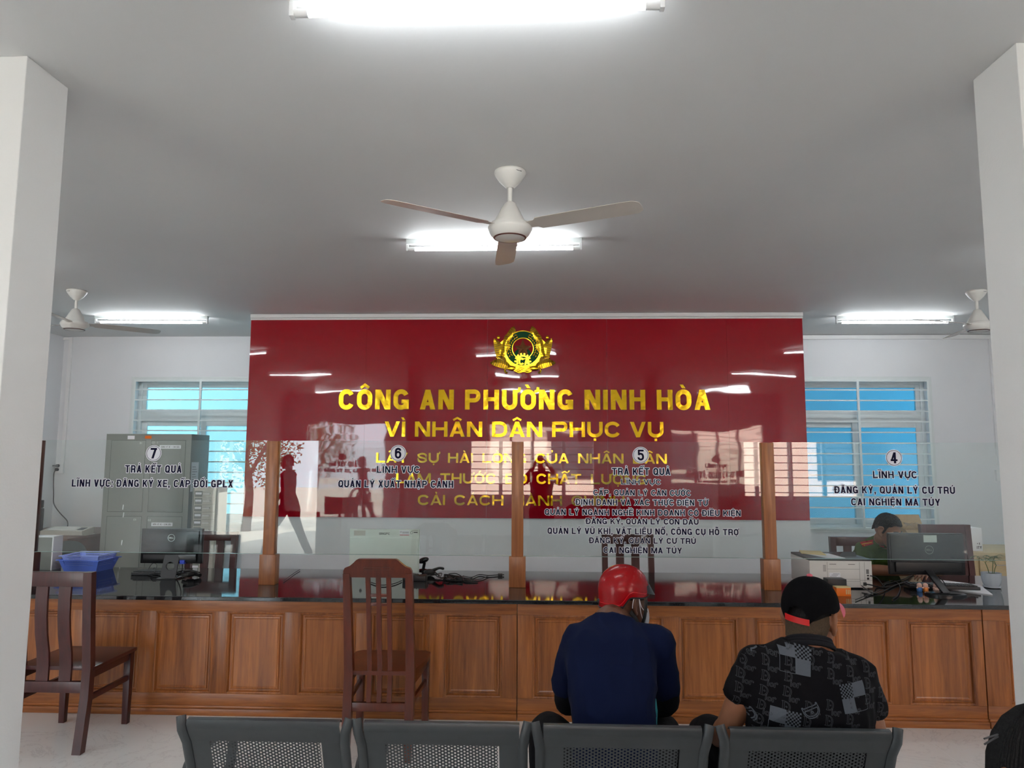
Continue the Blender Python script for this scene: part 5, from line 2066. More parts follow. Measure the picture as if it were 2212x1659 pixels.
# cables on the right of the printer
cable('cable', [(PX_1 - 0.018, PY - 0.004, CTOP + 0.087), (PX_1 + 0.02, PY - 0.02, CTOP + 0.075), (PX_1 + 0.06, PY - 0.03, CTOP + 0.02), on(1912, 1264), on(1935, 1258), on(1955, 1252), on(1975, 1240)], 0.0035, M['cable'], 'black data cable curving from the printer port towards the right monitor')
cable('cable', [(PX_1 - 0.045, PY - 0.008, CTOP + 0.031), (PX_1 - 0.02, PY - 0.04, CTOP + 0.03), on(1894, 1269), on(1920, 1270), on(1945, 1262), on(1962, 1256)], 0.004, M['cable'], 'thick black power cable plugged low into the printer back')
cable('cable', [on(1820, 1256, 0.06), on(1840, 1259, 0.05), on(1862, 1272, 0.02), on(1885, 1283), on(1905, 1280), on(1935, 1266), on(1960, 1258)], 0.0032, M['cable'], 'black cable looping in front of the printer')
cable('cable', [on(1905, 1264), on(1930, 1256), on(1944, 1268), on(1940, 1287), on(1928, 1296)], 0.0032, M['cable'], 'black cable bending towards the counter edge left of the right monitor')
cable('cable', [on(1848, 1298), on(1868, 1290), on(1884, 1284), on(1902, 1276)], 0.003, M['cable'], 'black cable end resting at the counter edge in front of the printer')
cable('cable', [(mc.x + 0.06, 4.98, CTOP + z0_), (mc.x + 0.07, 4.93, CTOP + 0.05), (mc.x + 0.05, 4.90, CTOP + 0.012), (mc.x - 0.02, 4.905, CTOP + 0.008), on(1965, 1266)], 0.003, M['cable'], 'thin black cable hanging from the right monitor round its neck')

# ================================================================== FURNITURE ALONG THE BACK WALL
cab = thing('steel_cabinet', 'tall grey steel cabinet with four doors under the left window', 'cabinet', (-4.39, 8.10, 0))
mb = MB()
cw = 0.49
mb.box(-cw, cw, -0.22, 0.22, 0.06, 1.865, 0.004)
mb.box(-cw + 0.02, cw - 0.02, -0.20, 0.20, 0, 0.06)
part('body', mb, M['steel'], cab)
zm = 1.6 - (1113 - 989) * 7.88 / F_PX
for x0, x1 in ((-0.425, -0.035), (0.035, 0.425)):
    for z0, z1 in ((0.12, zm - 0.02), (zm + 0.035, 1.79)):
        mb = MB()
        mb.box(x0 - 0.004, x1 + 0.004, -0.2206, -0.215, z0 - 0.004, z1 + 0.004)
        g_ = part('door_gap', mb, M['steel_gap'], cab)
        mb = MB()
        mb.box(x0, x1, -0.2225, -0.212, z0, z1, 0.002)
        part('door', mb, M['steel'], cab)
mb = MB()
mb.disc((-0.075, -0.2225, 1.30), 0.013, depth=0.012, seg=18)
part('lock', mb, M['chrome'], cab)
for x, z in ((-0.25, 1.02), (-0.24, 0.935), (-0.24, 0.63), (0.10, 1.66)):
    mb = MB()
    mb.beam((x, -0.224, z), (x + 0.005, -0.224, z + 0.055), 0.009, 0.006, (0, 1, 0), 0.001)
    part('handle_clip', mb, M['trim'], cab)
labs = (('door_label', 0.13, 0.375, 1.700, 1.740, '\u0110\u0102NG K\u00dd XE + CON D\u1ea4U'), ('door_label', 0.085, 0.325, zm - 0.122, zm - 0.082, 'BI\u1ec2N S\u1ed0 XE + CON D\u1ea4U'))
for nm, x0, x1, z0, z1, tx in labs:
    mb = MB()
    mb.box(x0, x1, -0.2235, -0.2222, z0, z1)
    l_ = part(nm, mb, M['paper'], cab)
    mb = MB()
    pol, w_ = layout(tx, 0.6, 0.14, 0.12, 0.4)
    h = (x1 - x0) * 0.86 / w_
    letters(mb, pol, Vector((x0 + (x1 - x0) * 0.07, -0.2235, (z0 + z1) / 2 - h * 0.5)), NX, NZ, h, h, 0.0005, nrm=(0, -1, 0))
    part('lettering', mb, M['ink'], l_, smooth=False)
mb = MB()
mb.box(-0.245, -0.165, -0.2212, -0.2195, 1.805, 1.845)
part('top_label', mb, M['paper'], cab)
mb = MB()
mb.box(-0.045, 0.03, -0.2212, -0.2195, 1.812, 1.845)
part('top_label', mb, M['orange'], cab, label='orange label')
mb = MB()
for tx, x, z in (('01', -0.10, 1.752), ('02 - 1', 0.04, 1.757), ('04', -0.12, zm - 0.062), ('03', 0.045, zm - 0.068)):
    pol, w_ = layout(tx, 0.6, 0.09, 0.18, 0.3)
    letters(mb, pol, Vector((x, -0.2226, z)), NX, NZ, 0.022, 0.022, 0.0004, nrm=(0, -1, 0))
part('chalk_number', mb, M['trim'], cab, smooth=False)
mb = MB()
mb.box(0.4895, 0.4912, -0.19, -0.02, 1.22, 1.55)
sp_ = part('notice_sheet', mb, M['paper'], cab, label='typed notice on the cabinet side')
mb = MB()
for k in range(9):
    mb.box(0.4911, 0.4916, -0.17, -0.05 - 0.02 * (k % 3), 1.27 + 0.028 * k, 1.274 + 0.028 * k)
part('notice_print', mb, M['ink'], sp_, smooth=False)

dc = thing('drawer_cabinet', 'narrow pale drawer cabinet with white labels beside the steel cabinet', 'cabinet', (at(442, 1100, Y=7.35).x, 7.35, 0))
hwd = 0.118
mb = MB()
mb.box(-hwd, hwd, 0, 0.26, 0, 1.295, 0.003)
part('body', mb, M['beige'], dc)
mb = MB()
mb.box(-hwd - 0.018, -hwd, 0.0, 0.26, 0, 1.295, 0.002)
part('side_panel', mb, M['steel'], dc)
for k in range(14):
    z1 = 1.262 - k * 0.0745
    if z1 < 0.2:
        break
    mb = MB()
    mb.box(-hwd + 0.006, hwd - 0.006, -0.006, 0.004, z1 - 0.070, z1, 0.0015)
    dr = part('drawer', mb, M['beige'], dc)
    mb = MB()
    mb.box(-hwd + 0.010, -0.028, -0.0068, -0.005, z1 - 0.066, z1 - 0.004)
    part('label_field', mb, M['steel'], dr)
    mb = MB()
    mb.box(-hwd + 0.018, -0.036, -0.0075, -0.0066, z1 - 0.042, z1 - 0.020)
    part('label', mb, M['paper'], dr)
    mb = MB()
    mb.box(-0.016, 0.058, -0.018, -0.006, z1 - 0.030, z1 - 0.024, 0.001)
    mb.box(-0.016, 0.058, -0.018, -0.014, z1 - 0.042, z1 - 0.024, 0.001)
    part('handle', mb, M['printer'], dr)

dk = thing('office_desk', 'brown wooden desk against the back wall under the laminator', 'desk', (-5.45, 8.05, 0))
mb = MB()
mb.box(-0.55, 0.50, -0.62, 0.66, 0.715, 0.745, 0.004)
part('desk_top', mb, M['desk_wood'], dk)
mb = MB()
mb.box(-0.50, 0.46, -0.57, -0.55, 0.08, 0.715)
mb.box(-0.42, 0.38, -0.576, -0.569, 0.18, 0.63, 0.004)
part('front_panel', mb, M['desk_wood'], dk)
for x in (-0.50, 0.44):
    mb = MB()
    mb.box(x, x + 0.025, -0.55, 0.62, 0.0, 0.715)
    part('side_panel', mb, M['desk_wood'], dk)

lx = at(136, 1150, Y=7.75).x
lam = thing('laminator', 'flat beige laminating machine on the brown desk', 'laminator', (lx, 7.72, 0.745))
mb = MB()
mb.hexa([(-0.238, 0, 0.004), (0.238, 0, 0.004), (0.238, 0.20, 0.004), (-0.238, 0.20, 0.004)], [(-0.236, 0.0, 0.050), (0.230, 0.0, 0.050), (0.236, 0.20, 0.082), (-0.230, 0.20, 0.082)])
for x in (-0.24, 0.24):
    mb.box(x - 0.012, x + 0.012, 0.02, 0.2, 0, 0.005)
part('body', mb, M['beige'], lam, smooth=False)
mb = MB()
mb.hexa([(-0.18, 0.04, 0.055), (0.125, 0.04, 0.055), (0.125, 0.16, 0.074), (-0.18, 0.16, 0.074)], [(-0.18, 0.045, 0.064), (0.125, 0.045, 0.064), (0.125, 0.16, 0.083), (-0.18, 0.16, 0.083)])
part('feed_slot', mb, M['printer'], lam, smooth=False)
mb = MB()
mb.hexa([(0.14, 0.05, 0.057), (0.205, 0.05, 0.057), (0.205, 0.14, 0.071), (0.14, 0.14, 0.071)], [(0.14, 0.05, 0.061), (0.205, 0.05, 0.061), (0.205, 0.14, 0.076), (0.14, 0.14, 0.076)])
part('control_panel', mb, M['dark_grey'], lam, smooth=False)

cp = thing('office_printer', 'tall black office printer at the far left end of the brown desk', 'printer', (-5.60, 7.95, 0.745))
xr = at(97, 1100, Y=8.18).x + 5.60
mb = MB()
mb.box(xr - 0.10, xr, -0.1, 0.23, 0.0, 0.27, 0.02)
mb.box(xr - 0.10, xr - 0.005, -0.06, 0.22, 0.27, 0.36, 0.01)
part('body', mb, M['black'], cp)
mb = MB()
mb.box(xr - 0.09, xr + 0.004, -0.05, 0.20, 0.36, 0.378, 0.003)
part('paper_tray', mb, M['trim'], cp)
mb = MB()
for a in ((xr - 0.09, xr - 0.02, 0.02, 0.04, 0.378, 0.40), (xr - 0.09, xr - 0.02, 0.02, 0.04, 0.50, 0.52), (xr - 0.02, xr, 0.02, 0.04, 0.378, 0.52), (xr - 0.11, xr - 0.09, 0.02, 0.04, 0.378, 0.52)):
    mb.box(*a, 0.002)
part('top_frame', mb, M['dark_grey'], cp)

oc = thing('office_chair', 'grey office chair with rounded back showing above the blue baskets', 'chair', (at(146, 1190, Y=6.5).x, 6.5, 0))
mb = MB()
mb.grid(lambda u, v: (0.21 * sin((u - 0.5) * 2.2) * (0.72 + 0.28 * sin(pi * v)), 0.05 * cos((u - 0.5) * 2.2) + 0.03 * v, 0.46 + 0.37 * v - 0.06 * (2 * u - 1) ** 2 * v), 16, 12)
bmesh.ops.solidify(mb.bm, geom=list(mb.bm.faces), thickness=0.03)
mb.bm.transform(Matrix.Rotation(radians(35), 4, 'Z'))
part('backrest', mb, M['office_mesh'], oc)
mb = MB()
mb.ball((0.05, -0.18, 0.45), (0.22, 0.22, 0.04), 20, 8)
part('seat', mb, M['office_mesh'], oc)
mb = MB()
mb.tube([(0.05, -0.18, 0.42), (0.05, -0.18, 0.09)], 0.025, 12)
part('gas_column', mb, M['chrome'], oc)
for k in range(5):
    a = 2 * pi * k / 5
    mb = MB()
    mb.limb([(0.05, -0.18, 0.10), (0.05 + 0.26 * cos(a), -0.18 + 0.26 * sin(a), 0.06)], [0.022, 0.014], 8)
    ft = part('foot_spoke', mb, M['black'], oc)
    mb = MB()
    mb.tube([(0.05 + 0.26 * cos(a) - 0.012, -0.18 + 0.26 * sin(a), 0.026), (0.05 + 0.26 * cos(a) + 0.012, -0.18 + 0.26 * sin(a), 0.026)], 0.026, 12)
    part('caster', mb, M['black'], ft)

# wall sockets, plugs and leads
def socket(loc, label):
    s_ = thing('wall_socket', label, 'socket', loc, 0, 'surface mounted sockets')
    mb = MB()
    mb.box(-0.05, 0.05, -0.032, 0, -0.065, 0.065, 0.004)
    part('plate', mb, M['trim'], s_)
    return s_


sq = at(129, 1011, Y=8.73)
socket((sq.x, 8.75, sq.z), 'white wall socket with two plugs left of the steel cabinet')
sq2 = at(2156, 1027, Y=8.73)
socket((5.50, 8.75, sq2.z), 'white socket under the trunking at the right column edge')
for nm, dx, dz, m, pts, lab in (
        ('plug_lead', -0.012, 0.028, M['grey_cable'], [(-0.03, -0.05, 0.028), (-0.09, -0.055, 0.02), (-0.17, -0.05, -0.06), (-0.24, -0.05, -0.14), (-0.28, -0.06, -0.26), (-0.30, -0.10, -0.36)], 'grey plug and lead running down to the left from the wall socket'),
        ('plug_lead', -0.018, -0.018, M['cable'], [(-0.02, -0.05, -0.018), (-0.045, -0.055, -0.06), (-0.04, -0.06, -0.16), (-0.02, -0.07, -0.32), (0.0, -0.08, -0.44), (0.12, -0.14, -0.54), (0.34, -0.32, -0.62), (0.62, -0.72, -0.650)], 'black plug and lead hanging from the wall socket to the laminator')):
    o_ = thing(nm, lab, 'lead', (sq.x, 8.75, sq.z), 0, 'leads at the left socket')
    mb = MB()
    mb.tube([(dx, -0.032, dz), (dx, -0.060, dz)], 0.019, 14)
    part('plug', mb, m, o_)
    mb = MB()
    mb.tube(curve_pts(pts, 6), 0.006, 8)
    part('cord', mb, m, o_)

# pale desk with drawers, cartons, right
wd = thing('pale_desk', 'pale wooden desk with drawers against the right back wall', 'desk', (4.40, 7.25, 0))
mb = MB()
mb.box(-0.85, 1.05, -0.37, 0.32, 0.725, 0.752, 0.003)
part('desk_top', mb, M['pale_wood'], wd)
mb = MB()
mb.box(-0.82, 1.02, -0.33, 0.30, 0.02, 0.725)
part('carcass', mb, M['pale_wood'], wd)
dx0 = at(2116, 1200, Y=6.9).x - 4.40
for z0, z1 in ((0.52, 0.70), (0.30, 0.50), (0.06, 0.28)):
    mb = MB()
    mb.box(dx0, dx0 + 0.42, -0.350, -0.332, z0, z1, 0.002)
    d_ = part('drawer', mb, M['pale_wood'], wd)
    mb = MB()
    zc = (z0 + z1) / 2 + 0.03
    mb.tube(curve_pts([(dx0 + 0.13, -0.350, zc), (dx0 + 0.135, -0.37, zc), (dx0 + 0.21, -0.375, zc), (dx0 + 0.285, -0.37, zc), (dx0 + 0.29, -0.350, zc)], 4), 0.004, 8)
    part('handle', mb, M['chrome'], d_)

cb = thing('cardboard_box', 'open cardboard box with raised flaps behind the officer', 'box', (at(1984, 1150, Y=7.05).x, 7.0, 0.752))
w = 0.145
mb = MB()
for a in ((-w, w, 0, 0.004, 0, 0.19), (-w, w, 0.236, 0.24, 0, 0.19), (-w, -w + 0.004, 0, 0.24, 0, 0.19), (w - 0.004, w, 0, 0.24, 0, 0.19), (-w, w, 0, 0.24, 0, 0.004)):
    mb.box(*a)
part('carton', mb, M['card'], cb)
for q_ in ([(-w, 0.24, 0.19), (w, 0.24, 0.19), (w - 0.01, 0.29, 0.315), (-w + 0.01, 0.29, 0.315)], [(-w, 0, 0.19), (-w, 0.24, 0.19), (-w - 0.09, 0.23, 0.25), (-w - 0.09, 0.01, 0.25)],
           [(w, 0, 0.19), (w, 0.24, 0.19), (w + 0.08, 0.23, 0.22), (w + 0.08, 0.01, 0.22)], [(-w, 0, 0.19), (w, 0, 0.19), (w, -0.09, 0.14), (-w, -0.09, 0.14)]):
    mb = MB()
    nn = (Vector(q_[1]) - Vector(q_[0])).cross(Vector(q_[2]) - Vector(q_[0])).normalized() * 0.004
    mb.hexa([tuple(v) for v in q_], [tuple(Vector(v) + nn) for v in q_])
    part('flap', mb, M['card'], cb, smooth=False)
mb = MB()
rnd = random.Random(2)
mb.grid(lambda u, v: (-0.10 + 0.23 * u, 0.06 + 0.12 * v, 0.195 + 0.03 * rnd.random() + 0.03 * sin(3 * u + 2 * v)), 10, 6)
bagf = solo('plastic_wrap', mb, M['film'], 'crumpled clear plastic wrap inside the open cardboard box', 'wrapping', base=(0, 0, 0), angle=15)
bagf.location = cb.location
wb = thing('white_carton', 'white carton standing on the pale desk behind the red chair', 'carton', (at(2085, 1150, Y=7.05).x, 7.0, 0.752))
mb = MB()
mb.box(-0.14, 0.125, 0, 0.22, 0, 0.215, 0.002)
part('carton', mb, M['paper'], wb)
mb = MB()
pol, w_ = layout('ITY', 0.6, 0.2, 0.15, 0.3)
letters(mb, pol, Vector((0.07, -0.0004, 0.02)), NX, NZ, 0.026, 0.026, 0.0006, nrm=(0, -1, 0))
pol, w_ = layout('+ X', 0.6, 0.2, 0.15, 0.3)
letters(mb, pol, Vector((0.075, -0.0004, 0.06)), NX, NZ, 0.018, 0.018, 0.0006, nrm=(0, -1, 0))
part('lettering', mb, M['ink'], wb, smooth=False)


# ================================================================== PEOPLE
def xf_from(mb, n0, mtx):
    mb.bm.verts.ensure_lookup_table()
    for v in mb.bm.verts[n0:]:
        v.co = mtx @ v.co


def head_frame(C, yaw, pitch=0.0, roll=0.0, s=0.93):
    """yaw 0 looks along +Y, positive turns towards +X; pitch positive looks down"""
    return Matrix.Translation(C) @ Matrix.Rotation(-yaw, 4, 'Z') @ Matrix.Rotation(-pitch, 4, 'X') @ Matrix.Rotation(roll, 4, 'Y') @ Matrix.Scale(s, 4)


def add_head(mb, H):
    n0 = len(mb.bm.verts)
    mb.ball((0, -0.012, 0.028), (0.077, 0.097, 0.094), 24, 16)
    rs = []
    for z, yc, ry, rx in ((-0.120, 0.062, 0.016, 0.018), (-0.112, 0.056, 0.030, 0.032), (-0.092, 0.046, 0.043, 0.045), (-0.062, 0.036, 0.053, 0.056), (-0.030, 0.026, 0.062, 0.064), (0.0, 0.012, 0.078, 0.071), (0.035, 0.006, 0.082, 0.072)):
        rs.append([(rx * cos(2 * pi * k / 20), yc + ry * sin(2 * pi * k / 20), z) for k in range(20)])
    mb.rings(rs)
    mb.limb([(0, 0.086, 0.012), (0, 0.098, -0.012), (0, 0.110, -0.036)], [0.008, 0.010, 0.013], 10)
    for s in (-1, 1):
        mb.ball((s * 0.012, 0.096, -0.040), (0.010, 0.012, 0.008), 10, 8)
        mb.limb([(s * 0.012, 0.088, 0.022), (s * 0.035, 0.083, 0.026), (s * 0.055, 0.066, 0.020)], [0.008, 0.009, 0.007], 8)
        mb.ball((s * 0.043, 0.066, -0.030), (0.022, 0.02, 0.018), 12, 8)
        ear = [(s * 0.076, 0.008, 0.016), (s * 0.086, -0.002, 0.036), (s * 0.096, -0.022, 0.034), (s * 0.098, -0.030, 0.008), (s * 0.091, -0.020, -0.020), (s * 0.080, -0.002, -0.036), (s * 0.076, 0.004, -0.028)]
        mb.limb(ear, [0.006, 0.0075, 0.0078, 0.0078, 0.008, 0.009, 0.006], 8, 3)
        mb.ball((s * 0.083, -0.012, 0.004), (0.0065, 0.018, 0.030), 10, 8)
    mb.limb([(-0.022, 0.084, -0.068), (0, 0.091, -0.066), (0.022, 0.084, -0.068)], [0.005, 0.007, 0.005], 8)
    mb.limb([(-0.018, 0.082, -0.078), (0, 0.088, -0.079), (0.018, 0.082, -0.078)], [0.005, 0.007, 0.005], 8)
    xf_from(mb, n0, H)


def add_hand(mb, wrist, d, n, side, curl=0.5):
    """palm and five fingers; d wrist to fingers, n back of the hand, side towards the thumb"""
    w, d, n = Vector(wrist), Vector(d).normalized(), Vector(n)
    n = (n - d * n.dot(d)).normalized()
    side = Vector(side)
    sd = d.cross(n)
    if sd.dot(side) < 0:
        sd = -sd
    mt = Matrix((sd, d, n)).transposed()
    mb.ball(w + d * 0.048, (0.040, 0.054, 0.016), 14, 10, mt)
    for k, (o, L) in enumerate(((0.031, 0.070), (0.0105, 0.080), (-0.0105, 0.074), (-0.031, 0.058))):
        p = w + d * (0.090 - 0.004 * abs(k - 1)) + sd * o
        a1, a2, a3 = curl * 0.5, curl * 1.2, curl * 1.8
        P = [p - d * 0.015]
        P.append(p)
        for a, f in ((a1, 0.45), (a2, 0.30), (a3, 0.25)):
            P.append(P[-1] + (d * cos(a) - n * sin(a) + sd * (o * 1.5)) * L * f)
        mb.limb(P, [0.0085, 0.0085, 0.008, 0.0075, 0.0068], 8, 3)
    p = w + d * 0.030 + sd * 0.030
    mb.limb([p - sd * 0.01, p + sd * 0.018 + d * 0.018 - n * 0.006, p + sd * 0.026 + d * 0.046 - n * 0.012, p + sd * 0.024 + d * 0.068 - n * 0.018], [0.011, 0.011, 0.0095, 0.008], 8, 3)


def ring_at(c, lat, tang, hw_, hd, n=22, e=2.4):
    lat = Vector(lat).normalized()
    t_ = Vector(tang).normalized()
    fw = lat.cross(t_).normalized()
    out = []
    for k in range(n):
        a = 2 * pi * k / n
        cx_, sx_ = cos(a), sin(a)
        r = (abs(cx_) ** e + abs(sx_) ** e) ** (-1 / e)
        out.append(Vector(c) + lat * (hw_ * r * cx_) + fw * (hd * r * sx_))
    return out


def torso(mb, spine, lat, grow=0.0):
    """spine: list of (centre, half width, half depth)"""
    P = [Vector(s[0]) for s in spine]
    rs = []
    for i, (c, w, d) in enumerate(spine):
        tg = P[min(i + 1, len(P) - 1)] - P[max(i - 1, 0)]
        la = Vector(lat) if not isinstance(lat, list) else Vector(lat[i])
        la = la - tg.normalized() * la.dot(tg.normalized())
        rs.append(ring_at(c, la, tg, w + grow, d + grow))
    mb.rings(rs)


def V3(*a):
    return Vector(a)


def creases(me, off):
    """soft cloth folds pressed into a garment"""
    normals = [v.normal.copy() for v in me.vertices]
    for v, nv in zip(me.vertices, normals):
        c = v.co + off
        f = noise.noise(Vector((c.x * 7 + c.z * 5, c.y * 7, c.z * 9 - c.x * 6)))
        g = 1 - abs(noise.noise(Vector((c.x * 11 - c.z * 7 + 9, c.y * 10, c.z * 6 + c.x * 8))))
        v.co += nv * (0.0045 * f + 0.006 * (g ** 4 - 0.45))


def build_person(name, label, J, skin, base, shirt=None, trousers=None, shoes=None, sleeve=0.55, sleeve_end=None, legs=True, hand_l=None, hand_r=None, neck_r=0.057, sl_r=0.067):
    """J: dict of joints in world coordinates; one continuous body with clothes as children"""
    root_mb = MB()
    sp = J['spine']
    lat = J['lat']
    torso(root_mb, sp, lat, -0.012)
    for s in 'LR':
        sh, el, wr = J['sh' + s], J['el' + s], J['wr' + s]
        root_mb.limb([sp[-2][0], sh], [0.05, 0.055], 12)
        root_mb.limb([sh, (sh + el) / 2, el, (el * 0.65 + wr * 0.35), wr], [0.056, 0.047, 0.040, 0.041, 0.027], 14)
        hd = J['hand' + s]
        add_hand(root_mb, wr, hd[0], hd[1], hd[2], hd[3])
        if legs:
            hp, kn, an, to = J['hip' + s], J['kn' + s], J['an' + s], J['toe' + s]
            root_mb.limb([hp, (hp + kn) / 2, kn, (kn * 0.65 + an * 0.35), an], [0.082, 0.072, 0.054, 0.052, 0.036], 14)
            root_mb.limb([an - V3(0, 0, 0.02), (an + to) / 2 - V3(0, 0, 0.025), to], [0.036, 0.036, 0.028], 10)
    H = J['head']
    nk = J['neck']
    root_mb.limb([sp[-1][0] - V3(0, 0, 0.03), sp[-1][0], nk], [neck_r, neck_r, neck_r * 0.97], 16)
    add_head(root_mb, H)
    me = root_mb.mesh(name)
    me = remesh(me, 0.0052, 5)
    me.transform(Matrix.Translation(-Vector(base)))
    o = link(name, me, skin)
    o.location = base
    ORG[o.name] = Vector(base)
    tag(o, label, 'person')
    if shirt:
        mb = MB()
        torso(mb, sp[:-1] + [(sp[-1][0], neck_r + 0.024, neck_r + 0.020)], lat, 0.004)
        for s in 'LR':
            sh, el = J['sh' + s], J['el' + s]
            mb.limb([sp[-2][0] + (sh - sp[-2][0]) * 0.15, sh], [0.060, 0.066], 14)
            e = sleeve_end[s] if sleeve_end else sh + (el - sh) * sleeve
            mb.limb([sh, (sh + e) / 2, e], [sl_r, sl_r * 0.91, sl_r * 0.86], 16)
        shp = part('shirt', mb, shirt, o, world=True, fuse=(0.0075, 7))
        creases(shp.data, Vector(base))
    else:
        shp = None
    if trousers:
        mb = MB()
        torso(mb, sp[:2], lat, 0.004)
        for s in 'LR':
            hp, kn, an = J['hip' + s], J['kn' + s], J['an' + s]
            mb.limb([hp, (hp + kn) / 2, kn, (kn * 0.5 + an * 0.5), an + V3(0, 0, 0.03)], [0.094, 0.085, 0.066, 0.064, 0.058], 16)
        part('trousers', mb, trousers, o, world=True, fuse=(0.009, 5))
    if shoes:
        for s in 'LR':
            an, to = J['an' + s], J['toe' + s]
            mb = MB()
            d = (to - an)
            d.z = 0
            d.normalize()
            mb.limb([an - d * 0.05 - V3(0, 0, an.z - 0.045), an + d * 0.06 - V3(0, 0, an.z - 0.043), an + d * 0.16 - V3(0, 0, an.z - 0.035)], [0.042, 0.043, 0.034], 12)
            part('shoe', mb, shoes, o, world=True)
    return o, shp


def collar_ring(mb, J, r, tube_r, t_):
    """rib collar round the neck"""
    a, b = J['spine'][-1][0], J['neck']
    d = ((b - a).normalized() * 0.5 + V3(0, 0, 1)).normalized()
    x = d.cross(V3(0, 1, 0)).normalized()
    y = x.cross(d)
    for k, (dr, dh) in enumerate(((0.012, -0.012), (0.006, 0.0), (0.003, 0.010))):
        c = a + (b - a) * t_ + d * dh
        mb.tube([c + x * ((r + dr) * cos(2 * pi * i / 32)) + y * ((r + dr) * sin(2 * pi * i / 32)) for i in range(32)], tube_r, 8, closed=True)


def dome_k(z, top, power, zw, flare):
    if z <= zw:
        return 1 + (z - zw) * flare
    return max(0.0, 1 - ((z - zw) / (top - zw)) ** power) ** (1 / power)


def shell(H, edge, rx, ry, top, nphi=64, nz=18, y0=0.0, power=2.2, skip=None, flare=0.0, zw=0.0):
    """dome over a head: edge(phi) gives the lower rim height, phi 0 = face side; local head units"""
    mb = MB()

    def P(phi, v):
        ze = edge(phi)
        th = v * pi / 2
        z = ze + (top - ze) * sin(th)
        k = dome_k(z, top, power, zw, flare)
        return H @ Vector((rx * k * sin(phi), y0 + ry * k * cos(phi), z))
    vs = [[mb.bm.verts.new(P(2 * pi * i / nphi, j / nz)) for i in range(nphi)] for j in range(nz)]
    tip = mb.bm.verts.new(H @ Vector((0, y0, top)))
    for j in range(nz - 1):
        for i in range(nphi):
            i2 = (i + 1) % nphi
            if skip and skip(2 * pi * (i + 0.5) / nphi, (j + 0.5) / nz):
                continue
            mb.bm.faces.new((vs[j][i], vs[j][i2], vs[j + 1][i2], vs[j + 1][i]))
    for i in range(nphi):
        mb.bm.faces.new((vs[-1][i], vs[-1][(i + 1) % nphi], tip))
    return mb


def sm(a, b, x):
    t_ = min(1, max(0, (x - a) / (b - a)))
    return t_ * t_ * (3 - 2 * t_)


def fold(phi):
    """angle away from the face, 0..180 degrees"""
    d = math.degrees(phi) % 360
    return min(d, 360 - d)


SEAT = 0.435
# ------------------------------------------------------------------ man in the red helmet
x0 = at(1326, 1500, Y=2.6).x
J = {}
J['lat'] = V3(1, 0.02, 0)
J['spine'] = [(V3(x0, 2.545, 0.47), 0.165, 0.105), (V3(x0, 2.565, 0.56), 0.150, 0.10), (V3(x0, 2.62, 0.69), 0.143, 0.098), (V3(x0 + 0.003, 2.70, 0.80), 0.160, 0.105),
              (V3(x0 + 0.006, 2.775, 0.885), 0.172, 0.102), (V3(x0 + 0.008, 2.82, 0.935), 0.150, 0.085), (V3(x0 + 0.012, 2.85, 0.972), 0.085, 0.066)]
J['shL'], J['shR'] = at(1249, 1384, Y=2.80), at(1421, 1388, Y=2.80)
J['elL'], J['elR'] = at(1224, 1512, Y=2.83), at(1440, 1516, Y=2.83)
J['wrL'], J['wrR'] = V3(x0 - 0.10, 3.02, 0.60), V3(x0 + 0.10, 3.02, 0.60)
J['handL'] = (V3(0.6, 0.8, -0.3), V3(0, 0.3, 1), V3(0, 1, 0.5), 0.7)
J['handR'] = (V3(-0.6, 0.8, -0.3), V3(0, 0.3, 1), V3(0, 1, 0.5), 0.7)
for s, k in (('L', -1), ('R', 1)):
    J['hip' + s] = V3(x0 + k * 0.10, 2.58, 0.525)
    J['kn' + s] = V3(x0 + k * 0.235, 2.96, 0.525)
    J['an' + s] = V3(x0 + k * 0.23, 2.93, 0.085)
    J['toe' + s] = V3(x0 + k * 0.25, 3.08, 0.035)
HC1 = at(1351, 1301, Y=2.98)
H = J['head'] = head_frame(HC1, radians(58), radians(6), 0.0, 0.93)
J['neck'] = H @ V3(0, -0.03, -0.07)
se = {'L': at(1222, 1478, Y=2.82), 'R': at(1438, 1486, Y=2.82)}
man1, sh1 = build_person('person', 'seated person in a navy shirt and glossy red motorcycle helmet', J, M['skin_a'], (x0, 2.55, 0), M['navy_shirt'], M['black_cloth'], M['black'], sleeve_end=se, neck_r=0.063)
for s in 'LR':
    mb = MB()
    e, w = J['el' + s], J['wr' + s]
    mb.limb([se[s] + (J['sh' + s] - se[s]) * 0.2, e, e * 0.6 + w * 0.4, w], [0.047, 0.047, 0.047, 0.034], 16)
    part('arm_sleeve', mb, M['black_cloth'], man1, world=True)
mb = MB()
collar_ring(mb, J, 0.060, 0.008, 0.10)
part('collar', mb, M['navy_shirt'], man1, world=True)
mb = MB()
tp = [at(1414, 1510, Y=2.66), at(1415, 1535, Y=2.63), at(1413, 1569, Y=2.585)]
mb.tube(tp, [0.006, 0.009, 0.010], 8)
part('side_stripe', mb, M['teal'], man1, world=True)

redge = lambda phi: (lambda f: 0.046 - 0.012 * sm(30, 75, f) - 0.060 * sm(106, 134, f))(fold(phi))
mb = shell(H, redge, 0.104, 0.116, 0.163, y0=-0.016, power=2.12, flare=1.1, zw=0.052)
bmesh.ops.solidify(mb.bm, geom=list(mb.bm.faces), thickness=0.004)
hm = part('helmet', mb, M['helmet'], man1, world=True, angle=50)


def on_shell(phi, z, k=1.0):
    r = dome_k(z, 0.163, 2.12, 0.052, 1.1)
    return H @ Vector((0.104 * k * r * sin(phi), -0.016 + 0.116 * k * r * cos(phi), z))


